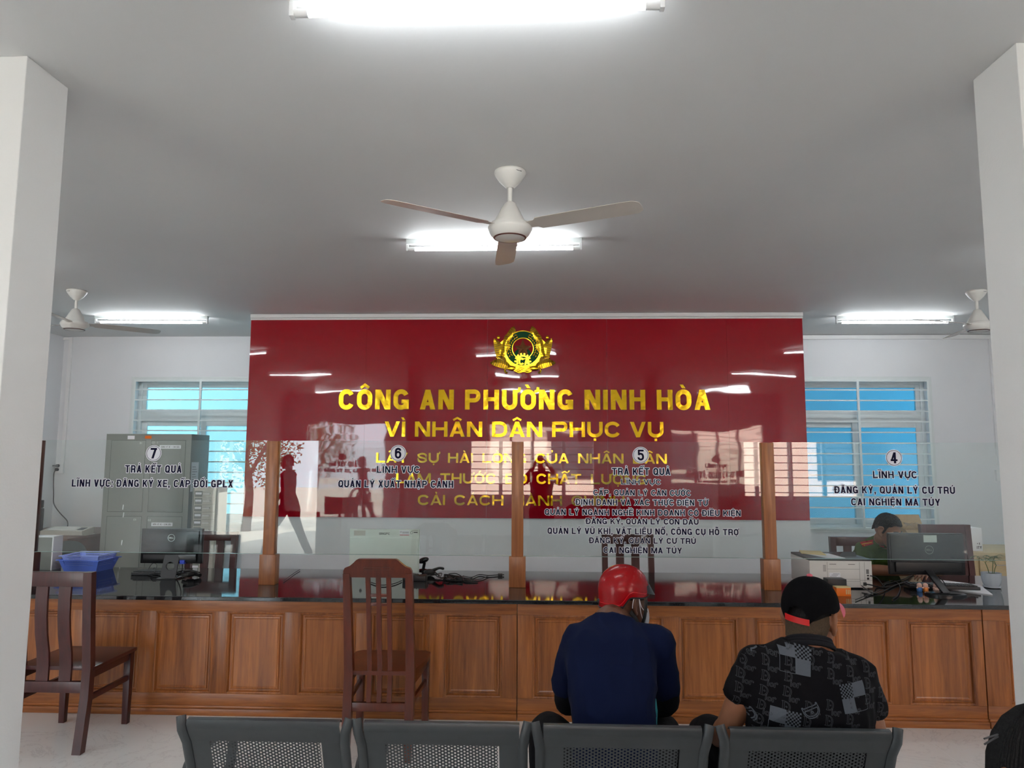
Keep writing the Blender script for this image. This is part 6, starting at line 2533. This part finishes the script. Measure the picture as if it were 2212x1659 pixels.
mb = MB()
mb.tube([on_shell(radians(a), redge(radians(a)) + 0.022 - 0.006 * sm(100, 70, fold(radians(a))), 1.003) for a in range(28, 333, 6)], 0.0022, 6)
part('moulded_ridge', mb, M['helmet'], hm, world=True)
mb = MB()
mb.tube([on_shell(radians(a), redge(radians(a)), 0.99) for a in range(0, 360, 5)], 0.0035, 6, closed=True)
part('rim_trim', mb, M['black'], hm, world=True)
mb = MB()
for a, z in ((62, 0.052), (128, -0.008), (200, 0.0), (-62, 0.052), (-128, -0.008)):
    p = on_shell(radians(a), z, 1.0)
    mb.ball(p, 0.0042 if a != 200 else 0.009, 10, 8)
part('rivet', mb, M['black'], hm, world=True)
mb = MB()
vis = []
for k in range(17):
    a = radians(-62 + 124 * k / 16)
    e = cos(a * 1.35)
    i1, i2 = on_shell(a, 0.082 + 0.012 * e, 1.012), on_shell(a, 0.054, 1.012)
    c = on_shell(0, 0.06, 1.0) * 0 + H @ Vector((0.106 * sin(a) * 1.02, -0.016 + 0.120 * cos(a) + 0.040 * max(0, e), 0.052 - 0.012 * max(0, e)))
    vis.append([i1, c, i2])
mb.rings(vis, cap=True)
part('visor', mb, M['black'], hm, world=True)
mb = MB()
for s in (1, -1):
    chin = V3(s * 0.069, 0.034, -0.104)
    for a in (V3(s * 0.088, -0.042, -0.024), V3(s * 0.089, 0.038, 0.026)):
        pts = [a, (a + chin) / 2 + V3(s * 0.012, 0, 0), chin]
        P = [H @ q_ for q_ in curve_pts(pts, 5)]
        mb.tube(P, 0.0085, 8, flat=((H.to_3x3() @ V3(1, 0, 0)), 0.35))
    mb.ball(H @ chin, 0.0165, 12, 8)
mb.tube([H @ q_ for q_ in curve_pts([V3(0.069, 0.034, -0.104), V3(0.03, 0.045, -0.130), V3(-0.03, 0.045, -0.130), V3(-0.069, 0.034, -0.104)], 4)], 0.008, 8)
part('chin_strap', mb, M['cable'], hm, world=True)
mb = MB()


def mask(u, v):
    x = (u - 0.5) * 2
    z = -0.022 - 0.095 * v
    y = 0.096 + 0.032 * sin(pi * (0.25 + 0.5 * v)) - 0.060 * x * x
    return H @ Vector((0.068 * x * (1 - 0.15 * v * v), y, z))


mb.grid(mask, 16, 8)
bmesh.ops.solidify(mb.bm, geom=list(mb.bm.faces), thickness=0.003)
mk = part('face_mask', mb, M['paper'], man1, world=True)
mb = MB()
for s in (1, -1):
    for z in (-0.03, -0.085):
        mb.tube([H @ q_ for q_ in curve_pts([V3(s * 0.068, 0.062, z), V3(s * 0.084, 0.02, z * 0.5 + 0.01), V3(s * 0.088, -0.004, 0.036), V3(s * 0.097, -0.036, 0.028), V3(s * 0.092, -0.036, -0.01)], 4)], 0.0014, 6)
part('ear_loop', mb, M['paper'], mk, world=True)
mb = shell(H, lambda phi: 0.02 - 0.075 * sm(112, 135, fold(phi)), 0.081, 0.100, 0.125, y0=-0.012, power=2.0)
part('hair', mb, M['hair'], man1, world=True)

M['collar_grey'] = mat('dark grey rib', rgb(26, 26, 30), 0.9, spec=0.2)
# ------------------------------------------------------------------ man in the black cap
x0 = at(1738, 1480, Y=2.50).x
J = {}
J['lat'] = V3(1, -0.03, -0.03)
J['spine'] = [(V3(x0, 2.505, 0.47), 0.200, 0.125), (V3(x0, 2.495, 0.57), 0.196, 0.128), (V3(x0, 2.488, 0.68), 0.192, 0.128), (V3(x0 + 0.002, 2.490, 0.79), 0.206, 0.126),
              (V3(x0 + 0.004, 2.495, 0.885), 0.208, 0.112), (V3(x0 + 0.010, 2.495, 0.945), 0.165, 0.090), (V3(x0 + 0.018, 2.500, 0.985), 0.088, 0.072)]
J['shL'], J['shR'] = at(1633, 1437, Y=2.49), at(1852, 1459, Y=2.49)
J['elL'], J['elR'] = at(1574, 1566, Y=2.53), at(1890, 1604, Y=2.53)
J['wrL'], J['wrR'] = V3(at(1566, 1610, Y=2.60).x, 2.70, 0.60), V3(x0 + 0.19, 2.76, 0.60)
J['handL'] = (V3(0.25, 0.9, -0.25), V3(0.1, 0.2, 1), V3(1, 0, 0), 0.45)
J['handR'] = (V3(-0.15, 0.9, -0.25), V3(-0.1, 0.2, 1), V3(-1, 0, 0), 0.45)
for s, k in (('L', -1), ('R', 1)):
    J['hip' + s] = V3(x0 + k * 0.11, 2.54, 0.53)
    J['kn' + s] = V3(x0 + k * 0.235, 2.95, 0.53)
    J['an' + s] = V3(x0 + k * 0.23, 2.95, 0.085)
    J['toe' + s] = V3(x0 + k * 0.26, 3.10, 0.035)
HC2 = at(1753, 1340, Y=2.55)
H = J['head'] = head_frame(HC2, radians(45), radians(3), 0.0, 0.95)
J['neck'] = H @ V3(0, -0.035, -0.07)
se = {'L': at(1598, 1488, Y=2.505), 'R': at(1881, 1524, Y=2.505)}
man2, sh2 = build_person('person', 'seated person in a black patterned shirt and black cap with pink brim', J, M['skin_b'], (x0, 2.55, 0), M['black_shirt'], M['black_cloth'], M['black'], sleeve_end=se, neck_r=0.066, sl_r=0.064)
mb = MB()
collar_ring(mb, J, 0.066, 0.008, 0.12)
part('collar', mb, M['collar_grey'], man2, world=True)
cedge = lambda phi: (lambda f: 0.062 - 0.022 * sm(40, 100, f) - 0.044 * sm(122, 165, f))(fold(phi))
arch = lambda phi, v: (180 - fold(phi)) < 27 and v < 0.26 * cos((180 - fold(phi)) / 27 * pi / 2) ** 0.5 + 0.0
mb = shell(H, cedge, 0.0955, 0.113, 0.156, nphi=120, nz=30, y0=-0.010, power=2.2, skip=arch, flare=0.5, zw=0.045)
bmesh.ops.solidify(mb.bm, geom=list(mb.bm.faces), thickness=0.003)
cap = part('cap', mb, M['black_cloth'], man2, world=True, angle=60)


def on_cap(phi, z, k=1.0):
    r = dome_k(z, 0.156, 2.2, 0.045, 0.5)
    return H @ Vector((0.0955 * k * r * sin(phi), -0.010 + 0.113 * k * r * cos(phi), z))


mb = MB()
mb.rings([[on_cap(radians(180 + a), z, k) for z, k in ((0.003 + 0.0002 * a, 1.012), (0.003 + 0.0002 * a, 1.035), (0.024 + 0.0002 * a, 1.035), (0.024 + 0.0002 * a, 1.012))] for a in range(-27, 28, 6)])
part('strap', mb, M['red'], cap, world=True)
mb = MB()
mb.ball(H @ V3(0, -0.010, 0.158), (0.0105, 0.0105, 0.007), 14, 8)
part('button', mb, M['pink'], cap, world=True)
mb = MB()
rs = []
for k in range(21):
    a = radians(-58 + 116 * k / 20)
    e = max(0.0, cos(a * 1.5)) ** 0.6
    zi = cedge(a) + 0.004
    i_ = Vector((0.094 * sin(a), -0.010 + 0.111 * cos(a), zi))
    o_ = Vector((0.104 * sin(a), -0.010 + 0.113 * cos(a) + 0.082 * e, zi - 0.014 * e - 0.060 * sin(a) ** 2))
    rs.append([H @ (i_ + V3(0, 0, 0.004)), H @ (o_ + V3(0, 0, 0.003)), H @ o_, H @ i_])
mb.rings(rs)
part('brim', mb, M['pink'], cap, world=True)
mb = shell(H, lambda phi: 0.035 - 0.090 * sm(75, 125, fold(phi)), 0.0795, 0.099, 0.122, y0=-0.012, power=2.0)
part('hair', mb, M['stubble'], man2, world=True)
mb = shell(H, lambda phi: 0.03 - 0.022 * sm(100, 160, fold(phi)), 0.083, 0.102, 0.128, y0=-0.012, power=2.0)
part('hair', mb, M['hair'], man2, world=True, label='dark hair seen in the gap of the cap')

# printed letters all over the black shirt, laid on its surface
dgm = sh2.data
off = ORG[man2.name]
bvh = BVHTree.FromPolygons([v.co + off for v in dgm.vertices], [tuple(p.vertices) for p in dgm.polygons])


def on_shirt(x, z):
    h = bvh.ray_cast(Vector((x, 1.9, z)), Vector((0, 1, 0)))
    if h[0] is None or h[1].y > -0.12:
        return None
    return h[0] + h[1] * 0.0012


def ink_line(mb, pts, w, closed=False):
    """thin printed line through (x, z) points"""
    P = []
    seq = list(pts) + ([pts[0]] if closed else [])
    for (ax_, az_), (bx_, bz_) in zip(seq, seq[1:]):
        n_ = max(1, int(sqrt((ax_ - bx_) ** 2 + (az_ - bz_) ** 2) / 0.009))
        for k in range(n_):
            P.append((ax_ + (bx_ - ax_) * k / n_, az_ + (bz_ - az_) * k / n_))
    P.append(seq[-1])
    for (ax_, az_), (bx_, bz_) in zip(P, P[1:]):
        d = Vector((bx_ - ax_, bz_ - az_))
        if d.length < 1e-6:
            continue
        nn = Vector((-d.y, d.x)).normalized() * w / 2
        q_ = [on_shirt(ax_ + nn.x, az_ + nn.y), on_shirt(bx_ + nn.x, bz_ + nn.y), on_shirt(bx_ - nn.x, bz_ - nn.y), on_shirt(ax_ - nn.x, az_ - nn.y)]
        if all(v is not None for v in q_) and max((q_[0] - q_[k]).length for k in (1, 2, 3)) < 0.03:
            mb.poly(q_)


def word_lines(s):
    """outline drawing of the repeated four-letter word, D one unit high"""
    L = []
    D = [(0, 0), (0.22, 0), (0.22, 0.08), (0.30, 0.08)] 
    L.append(([(0.0, 0.0), (0.34, 0.0)] + _arc(0.34, 0.5, 0.42, 0.5, -90, 90, 8) + [(0.0, 1.0), (0.0, 0.93), (0.08, 0.93), (0.08, 0.07), (0.0, 0.07)], True))
    L.append(([(0.24, 0.08), (0.34, 0.08)] + _arc(0.34, 0.5, 0.30, 0.42, -90, 90, 8) + [(0.24, 0.92)], True))
    L.append((_arc(0.42, 0.50, 0.07, 0.07, 0, 360, 6), True))
    L.append(([(0.60, -0.42), (0.60, 0.02), (0.70, 0.02), (0.70, -0.42)], True))
    L.append((_arc(0.65, 0.14, 0.06, 0.06, 0, 360, 6), True))
    L.append((_arc(0.98, -0.20, 0.22, 0.22, 0, 360, 9), True))
    L.append((_arc(0.98, -0.20, 0.12, 0.12, 0, 360, 7), True))
    L.append(([(1.24, -0.42), (1.24, 0.04), (1.34, 0.04), (1.34, -0.06)] + _arc(1.47, -0.02, 0.13, 0.12, 170, 10, 6) + [(1.56, -0.10)] + _arc(1.46, -0.08, 0.08, 0.08, 20, 170, 5) + [(1.36, -0.42)], True))
    return L


pr1 = MB()
ca, sa = cos(radians(-10)), sin(radians(-10))
un = 0.030
WL_ = word_lines(1)
for row in range(-14, 15):
    for col in range(-10, 11):
        bx_ = x0 + col * 0.0585 + row * 0.008
        bz_ = 0.73 + row * 0.0445 - col * 0.0395
        if not (x0 - 0.30 < bx_ < x0 + 0.27 and 0.56 < bz_ < 1.0):
            continue
        if (abs(bx_ + 0.03 - (x0 + 0.008)) < 0.05 and abs(bz_ - 0.878) < 0.045) or (abs(bx_ + 0.03 - (x0 + 0.155)) < 0.05 and abs(bz_ - 0.77) < 0.045):
            continue
        for pts, cl in WL_:
            ink_line(pr1, [(bx_ + (px * ca - pz * sa) * un, bz_ + (px * sa + pz * ca) * un) for px, pz in pts], 0.0014, cl)
part('shirt_print', pr1, M['print_dim'], sh2, world=True, smooth=False)
pr2 = MB()


def patch(cx_, cz_, rot, wh=0.029):
    """two grey squares, one black square and one chequered square"""
    c_, s_ = cos(rot), sin(rot)
    T = lambda u, v: on_shirt(cx_ + u * c_ - v * s_, cz_ + u * s_ + v * c_)

    def fill(u0, u1, v0, v1, n_):
        for i in range(n_):
            for j in range(n_):
                a, b = u0 + (u1 - u0) * i / n_, u0 + (u1 - u0) * (i + 1) / n_
                c, d = v0 + (v1 - v0) * j / n_, v0 + (v1 - v0) * (j + 1) / n_
                q_ = [T(a, c), T(b, c), T(b, d), T(a, d)]
                if all(v is not None for v in q_):
                    pr2.poly([v + Vector((0, -0.0004, 0)) for v in q_])
    fill(-wh, 0, 0, wh, 4)
    fill(0, wh, -wh, 0, 4)
    n_ = 8
    for i in range(n_):
        for j in range(n_):
            if (i + j) % 2 == 0:
                fill(wh * i / n_, wh * (i + 1) / n_, wh * j / n_, wh * (j + 1) / n_, 1)
    for a, b in (((-wh, 0), (-wh, -wh)), ((-wh, -wh), (0, -wh))):
        ink_line(pr2, [(cx_ + u * c_ - v * s_, cz_ + u * s_ + v * c_) for u, v in (a, b)], 0.0015)


q1, q2, q3 = at(1728, 1429, Y=2.37), at(1846, 1507, Y=2.38), at(1697, 1566, Y=2.37)
patch(q1.x, q1.z, radians(-9), 0.046)
patch(q2.x, q2.z, radians(96), 0.042)
patch(q3.x, q3.z, radians(-9), 0.044)
for px, py, rot, sc in ((1651, 1409, 196, 0.045), (1752, 1535, 24, 0.055), (1632, 1562, 40, 0.05)):
    q_ = at(px, py, Y=2.37)
    c_, s_ = cos(radians(rot)), sin(radians(rot))
    for pts, cl in WL_[:3]:
        ink_line(pr2, [(q_.x + ((u - 0.35) * s_ + (v - 0.5) * c_) * sc * 0.9 * 1.0, q_.z + ((v - 0.5) * s_ - (u - 0.35) * c_) * sc * 0.9) for u, v in pts], 0.003, cl)
part('shirt_patch', pr2, M['print'], sh2, world=True, smooth=False)

# ------------------------------------------------------------------ officer behind the counter
J = {}
ox = at(1897, 1200, Y=5.75).x
J['lat'] = V3(-1, -0.10, 0.0)
J['spine'] = [(V3(ox - 0.02, 6.06, 0.50), 0.17, 0.12), (V3(ox - 0.02, 6.00, 0.60), 0.168, 0.12), (V3(ox - 0.01, 5.90, 0.72), 0.17, 0.118), (V3(ox, 5.79, 0.83), 0.182, 0.115),
              (V3(ox, 5.71, 0.905), 0.185, 0.10), (V3(ox, 5.67, 0.95), 0.14, 0.08), (V3(ox, 5.63, 0.985), 0.072, 0.062)]
J['shR'], J['shL'] = at(1866, 1188, Y=5.71), V3(ox + 0.20, 5.69, 0.90)
J['elR'], J['elL'] = V3(at(1868, 1235, Y=5.55).x, 5.54, 0.79), V3(ox + 0.34, 5.53, 0.79)
J['wrR'], J['wrL'] = V3(at(1962, 1244, Y=5.33).x, 5.33, 0.800), V3(ox + 0.14, 5.30, 0.800)
J['handR'] = (V3(0.9, -0.35, -0.03), V3(0, 0, 1), V3(0.2, 1, 0), 0.4)
J['handL'] = (V3(-0.7, -0.6, -0.03), V3(0, 0, 1), V3(-0.2, 1, 0), 0.4)
for s, k in (('L', 1), ('R', -1)):
    J['hip' + s] = V3(ox + k * 0.10, 6.02, 0.535)
    J['kn' + s] = V3(ox + k * 0.16, 5.66, 0.50)
    J['an' + s] = V3(ox + k * 0.15, 5.70, 0.085)
    J['toe' + s] = V3(ox + k * 0.17, 5.56, 0.035)
HC3 = at(1917, 1148, Y=5.50)
H = J['head'] = head_frame(HC3, radians(143), radians(20), 0.0, 0.94)
J['neck'] = H @ V3(0, -0.035, -0.075)
se = {'R': J['shR'] * 0.35 + J['elR'] * 0.65, 'L': J['shL'] * 0.35 + J['elL'] * 0.65}
off_, sh3 = build_person('person', 'person in green uniform with red shoulder boards bent over papers behind the right monitor', J, M['skin_c'], (ox, 6.0, 0), M['green_uniform'], M['green_uniform'], M['black'], sleeve_end=se, neck_r=0.050)
mb = MB()
collar_ring(mb, J, 0.052, 0.012, 0.15)
collar_ring(mb, J, 0.050, 0.010, 0.42)
part('collar', mb, M['green_uniform'], off_, world=True)
hl = lambda phi: (lambda f: 0.078 - 0.020 * sm(38, 62, f) - 0.045 * sm(62, 84, f) - 0.036 * sm(100, 150, f) - 0.03 * (sm(64, 76, f) - sm(78, 90, f)))(fold(phi))
rndh = random.Random(21)
mb = shell(H, hl, 0.0835, 0.108, 0.143, y0=-0.010, power=2.35, nphi=90, nz=24, zw=0.02)
for v in mb.bm.verts:
    v.co += Vector((rndh.gauss(0, 1), rndh.gauss(0, 1), rndh.gauss(0, 1))) * 0.0013
bmesh.ops.solidify(mb.bm, geom=list(mb.bm.faces), thickness=0.006)
part('hair', mb, M['hair'], off_, world=True)
mb = MB()
for s in (-1, 1):
    mb.tube([H @ q_ for q_ in curve_pts([V3(s * 0.016, 0.0925, 0.030), V3(s * 0.036, 0.090, 0.036), V3(s * 0.058, 0.072, 0.029)], 4)], 0.0042, 8)
part('eyebrow', mb, M['hair'], off_, world=True)
mb = MB()
for s in (-1, 1):
    mb.tube([H @ q_ for q_ in curve_pts([V3(s * 0.020, 0.0865, 0.002), V3(s * 0.034, 0.087, -0.003), V3(s * 0.050, 0.077, 0.001)], 4)], 0.0022, 6)
part('eyelash', mb, M['hair'], off_, world=True)
mb = MB()
mb.tube([H @ q_ for q_ in curve_pts([V3(-0.022, 0.087, -0.073), V3(0, 0.0945, -0.0725), V3(0.022, 0.087, -0.073)], 4)], 0.0018, 6)
part('mouth_line', mb, M['fan_ring'], off_, world=True)
for s in (-1, 1):                                         # open collar with red tabs
    n_ = J['spine'][-1][0]
    pa, pb, pc = n_ + V3(s * 0.070, 0.0, 0.030), n_ + V3(s * 0.030, -0.085, -0.035), n_ + V3(s * 0.085, -0.070, -0.050)
    mb = MB()
    mb.hexa([pa, pb, pc, pa + V3(s * 0.02, -0.02, -0.03)], [v + V3(s * 0.004, -0.008, 0.006) for v in (pa, pb, pc, pa + V3(s * 0.02, -0.02, -0.03))])
    cl_ = part('collar_flap', mb, M['green_uniform'], off_, world=True)
    mb = MB()
    c = (pb * 0.45 + pc * 0.40 + pa * 0.15) + V3(s * 0.004, -0.012, 0.008)
    up_ = (pa - pb).normalized()
    sd_ = (pc - pb).normalized()
    mb.hexa([c - up_ * 0.024, c + sd_ * 0.016, c + up_ * 0.024, c - sd_ * 0.016], [v + V3(s * 0.002, -0.005, 0.003) for v in (c - up_ * 0.024, c + sd_ * 0.016, c + up_ * 0.024, c - sd_ * 0.016)])
    part('collar_tab', mb, M['rank_red'], cl_, world=True)
dgm = sh3.data
offv = ORG[off_.name]
bv3 = BVHTree.FromPolygons([v.co + offv for v in dgm.vertices], [tuple(p.vertices) for p in dgm.polygons])


def laid_on(px4, lift, thick, nu=8, nv=4):
    """small patch laid on the shirt between four sight lines"""
    mb = MB()
    P = [[None] * (nu + 1) for _ in range(nv + 1)]
    for j in range(nv + 1):
        for i in range(nu + 1):
            u, v_ = i / nu, j / nv
            x = (px4[0][0] * (1 - u) + px4[1][0] * u) * (1 - v_) + (px4[3][0] * (1 - u) + px4[2][0] * u) * v_
            y = (px4[0][1] * (1 - u) + px4[1][1] * u) * (1 - v_) + (px4[3][1] * (1 - u) + px4[2][1] * u) * v_
            h = bv3.ray_cast(EYE, ray(x, y).normalized())
            if h[0] is not None:
                P[j][i] = (h[0] + h[1] * lift, h[0] + h[1] * (lift + thick))
    for j in range(nv):
        for i in range(nu):
            q_ = [P[j][i], P[j][i + 1], P[j + 1][i + 1], P[j + 1][i]]
            if all(q_):
                mb.hexa([v[0] for v in q_], [v[1] for v in q_])
    return mb


ep = part('shoulder_board', laid_on(((1858, 1172.5), (1887, 1166.5), (1891, 1174.5), (1864, 1182)), 0.003, 0.004), M['rank_red'], off_, world=True, merge=0.0003)
part('gold_bar', laid_on(((1861.5, 1176.5), (1885, 1171.5), (1885.4, 1173), (1862, 1178.3)), 0.0075, 0.0015), M['rank_gold'], ep, world=True)
mb = MB()
for px, py in ((1868, 1176), (1874.5, 1175), (1881, 1173.5), (1867, 1180)):
    h = bv3.ray_cast(EYE, ray(px, py).normalized())
    if h[0] is not None:
        mb.ball(h[0] + h[1] * 0.008, 0.005, 8, 6)
part('gold_star', mb, M['rank_gold'], ep, world=True)
mb = MB()
for px, py in ((1922, 1200), (1920, 1226)):
    d = ray(px, py).normalized()
    h = bv3.ray_cast(EYE, d)
    if h[0] is not None:
        mb.ball(h[0], 0.006, 10, 6)
part('button', mb, M['rank_gold'], off_, world=True)

# ------------------------------------------------------------------ dark-haired person at the corner
J = {}
x0 = 0.838
yb = 1.245
J['lat'] = V3(1, 0, 0)
J['spine'] = [(V3(x0, yb, 0.48), 0.17, 0.11), (V3(x0, yb - 0.005, 0.57), 0.155, 0.105), (V3(x0, yb - 0.01, 0.68), 0.145, 0.10), (V3(x0, yb, 0.78), 0.155, 0.105), (V3(x0, yb, 0.85), 0.16, 0.095), (V3(x0, yb, 0.90), 0.12, 0.075), (V3(x0, yb + 0.005, 0.93), 0.07, 0.058)]
for s, k in (('L', -1), ('R', 1)):
    J['sh' + s] = V3(x0 + k * 0.17, yb, 0.845)
    J['el' + s] = V3(x0 + k * 0.20, yb + 0.06, 0.61)
    J['wr' + s] = V3(x0 + k * 0.10, yb + 0.25, 0.60)
    J['hand' + s] = (V3(-k * 0.4, 0.9, -0.2), V3(0, 0, 1), V3(-k, 0, 0), 0.5)
    J['hip' + s] = V3(x0 + k * 0.09, yb + 0.04, 0.53)
    J['kn' + s] = V3(x0 + k * 0.11, yb + 0.44, 0.51)
    J['an' + s] = V3(x0 + k * 0.11, yb + 0.43, 0.085)
    J['toe' + s] = V3(x0 + k * 0.12, yb + 0.58, 0.035)
HC4 = V3(x0, yb + 0.01, 1.066)
H = J['head'] = head_frame(HC4, radians(-8), radians(8), 0.0, 0.92)
J['neck'] = H @ V3(0, -0.03, -0.07)
cor, _ = build_person('person', 'dark-haired person seated at the bottom corner by the right column', J, M['skin_b'], (x0, yb, 0), M['black_cloth'], M['black_cloth'], M['black'], sleeve=0.6)
mb = shell(H, lambda phi: 0.06 - 0.19 * sm(45, 85, fold(phi)), 0.090, 0.112, 0.140, nphi=140, nz=44, y0=-0.014, power=2.1, flare=0.2)
rndh = random.Random(8)
for k in range(340):                                      # separate locks lying over the crown and falling behind
    phi = radians(rndh.uniform(50, 310))
    L = []
    st = rndh.uniform(0.80, 1.0)
    k_ = 1.0 + rndh.uniform(0.0, 0.035)
    for j in range(9):
        t_ = j / 8
        if t_ < 0.65:
            th = (1 - st * 0.0) * (1 - t_ / 0.65) * 1.45 + 0.02
            L.append(Vector((0.0915 * k_ * cos(th) * sin(phi + 0.1 * t_), -0.014 + 0.1135 * k_ * cos(th) * cos(phi + 0.1 * t_), 0.141 * sin(th) * k_)))
        else:
            u = (t_ - 0.65) / 0.35
            L.append(Vector((0.0925 * k_ * sin(phi + 0.1), -0.016 + 0.114 * k_ * cos(phi + 0.1), -0.16 * u * st)))
    mb.tube([H @ v for v in L], [0.0032] * 8 + [0.001], 5)
part('hair', mb, M['hair'], cor, world=True)
mb = MB()
c_ = at(2150, 1601, Y=1.21)
for dz in (0.0, 0.006):
    mb.tube([c_ + V3(0.012, 0.012, 0.003 + dz * 0.5), c_ + V3(-0.017, 0, -0.005 + dz * 1.4)], 0.0016, 6)
part('hair_clip', mb, M['dark_grey'], cor, world=True)

# ------------------------------------------------------------------ people who show only in the reflections
def standing(name, label, x, y, f, cloth, trous, walk=0.0, raise_=False, h=1.68):
    """f = +1 faces the board, -1 faces away; walk>0 strides along X"""
    k_ = h / 1.70
    J = {}
    rt = V3(f, 0, 0) if not walk else V3(0, 1, 0)
    fw = V3(0, f, 0) if not walk else V3(-1, 0, 0)
    c = V3(x, y, 0)
    Z = lambda z: V3(0, 0, z * k_)
    J['lat'] = rt
    J['spine'] = [(c + Z(0.88), 0.165, 0.105), (c + Z(0.98), 0.155, 0.10), (c + Z(1.10), 0.150, 0.098), (c + Z(1.22), 0.165, 0.105), (c + Z(1.33), 0.172, 0.10), (c + Z(1.40), 0.13, 0.08), (c + Z(1.44), 0.075, 0.062)]
    for s, k in (('L', -1), ('R', 1)):
        J['sh' + s] = c + rt * (k * 0.185) + Z(1.36)
        if raise_:
            J['el' + s] = c + rt * (k * 0.26) + fw * 0.17 + Z(1.28)
            J['wr' + s] = c + rt * (k * 0.11) + fw * 0.30 + Z(1.52)
            J['hand' + s] = (rt * (-k * 0.5) + fw * 0.25 + Z(0.6), fw, Z(1) + rt * (-k), 0.8)
        else:
            sw = k * walk * 0.5
            J['el' + s] = c + rt * (k * 0.22) - fw * sw * 0.3 + Z(1.09)
            J['wr' + s] = c + rt * (k * 0.22) - fw * sw * 0.6 + fw * 0.05 + Z(0.86)
            J['hand' + s] = (Z(-1) + fw * 0.1, rt * k, fw, 0.4)
        st = k * walk * 0.32
        J['hip' + s] = c + rt * (k * 0.09) + Z(0.88)
        J['kn' + s] = c + rt * (k * 0.10) + fw * (st * 0.6 + 0.03) + Z(0.48)
        J['an' + s] = c + rt * (k * 0.11) + fw * (st - 0.01) + Z(0.09)
        J['toe' + s] = J['an' + s] + fw * 0.15 - V3(0, 0, 0.055)
    Hd = J['head'] = head_frame(c + fw * 0.03 + Z(1.575), math.atan2(fw.x, fw.y), 0, 0, 0.93)
    J['neck'] = Hd @ V3(0, -0.03, -0.07)
    o_, _ = build_person(name, label, J, M['skin_a'], (x, y, 0), cloth, trous, M['black'], sleeve=0.6)
    mb = shell(Hd, lambda phi: 0.07 - 0.13 * sm(60, 120, fold(phi)), 0.082, 0.103, 0.132, y0=-0.011, power=2.1)
    part('hair', mb, M['hair'], o_, world=True)
    return o_


M['grey_cloth'] = mat('grey trouser cloth', rgb(60, 62, 68), 0.8)
standing('person', 'person with raised arms taking the picture, mirrored in the red board', 0.05, -0.50, 1, M['black_cloth'], M['grey_cloth'], 0.0, True)
standing('person', 'person walking past the open door, mirrored in the glass at window 6', -3.95, -1.35, -1, M['black_cloth'], M['grey_cloth'], 1.0, False, 1.66)
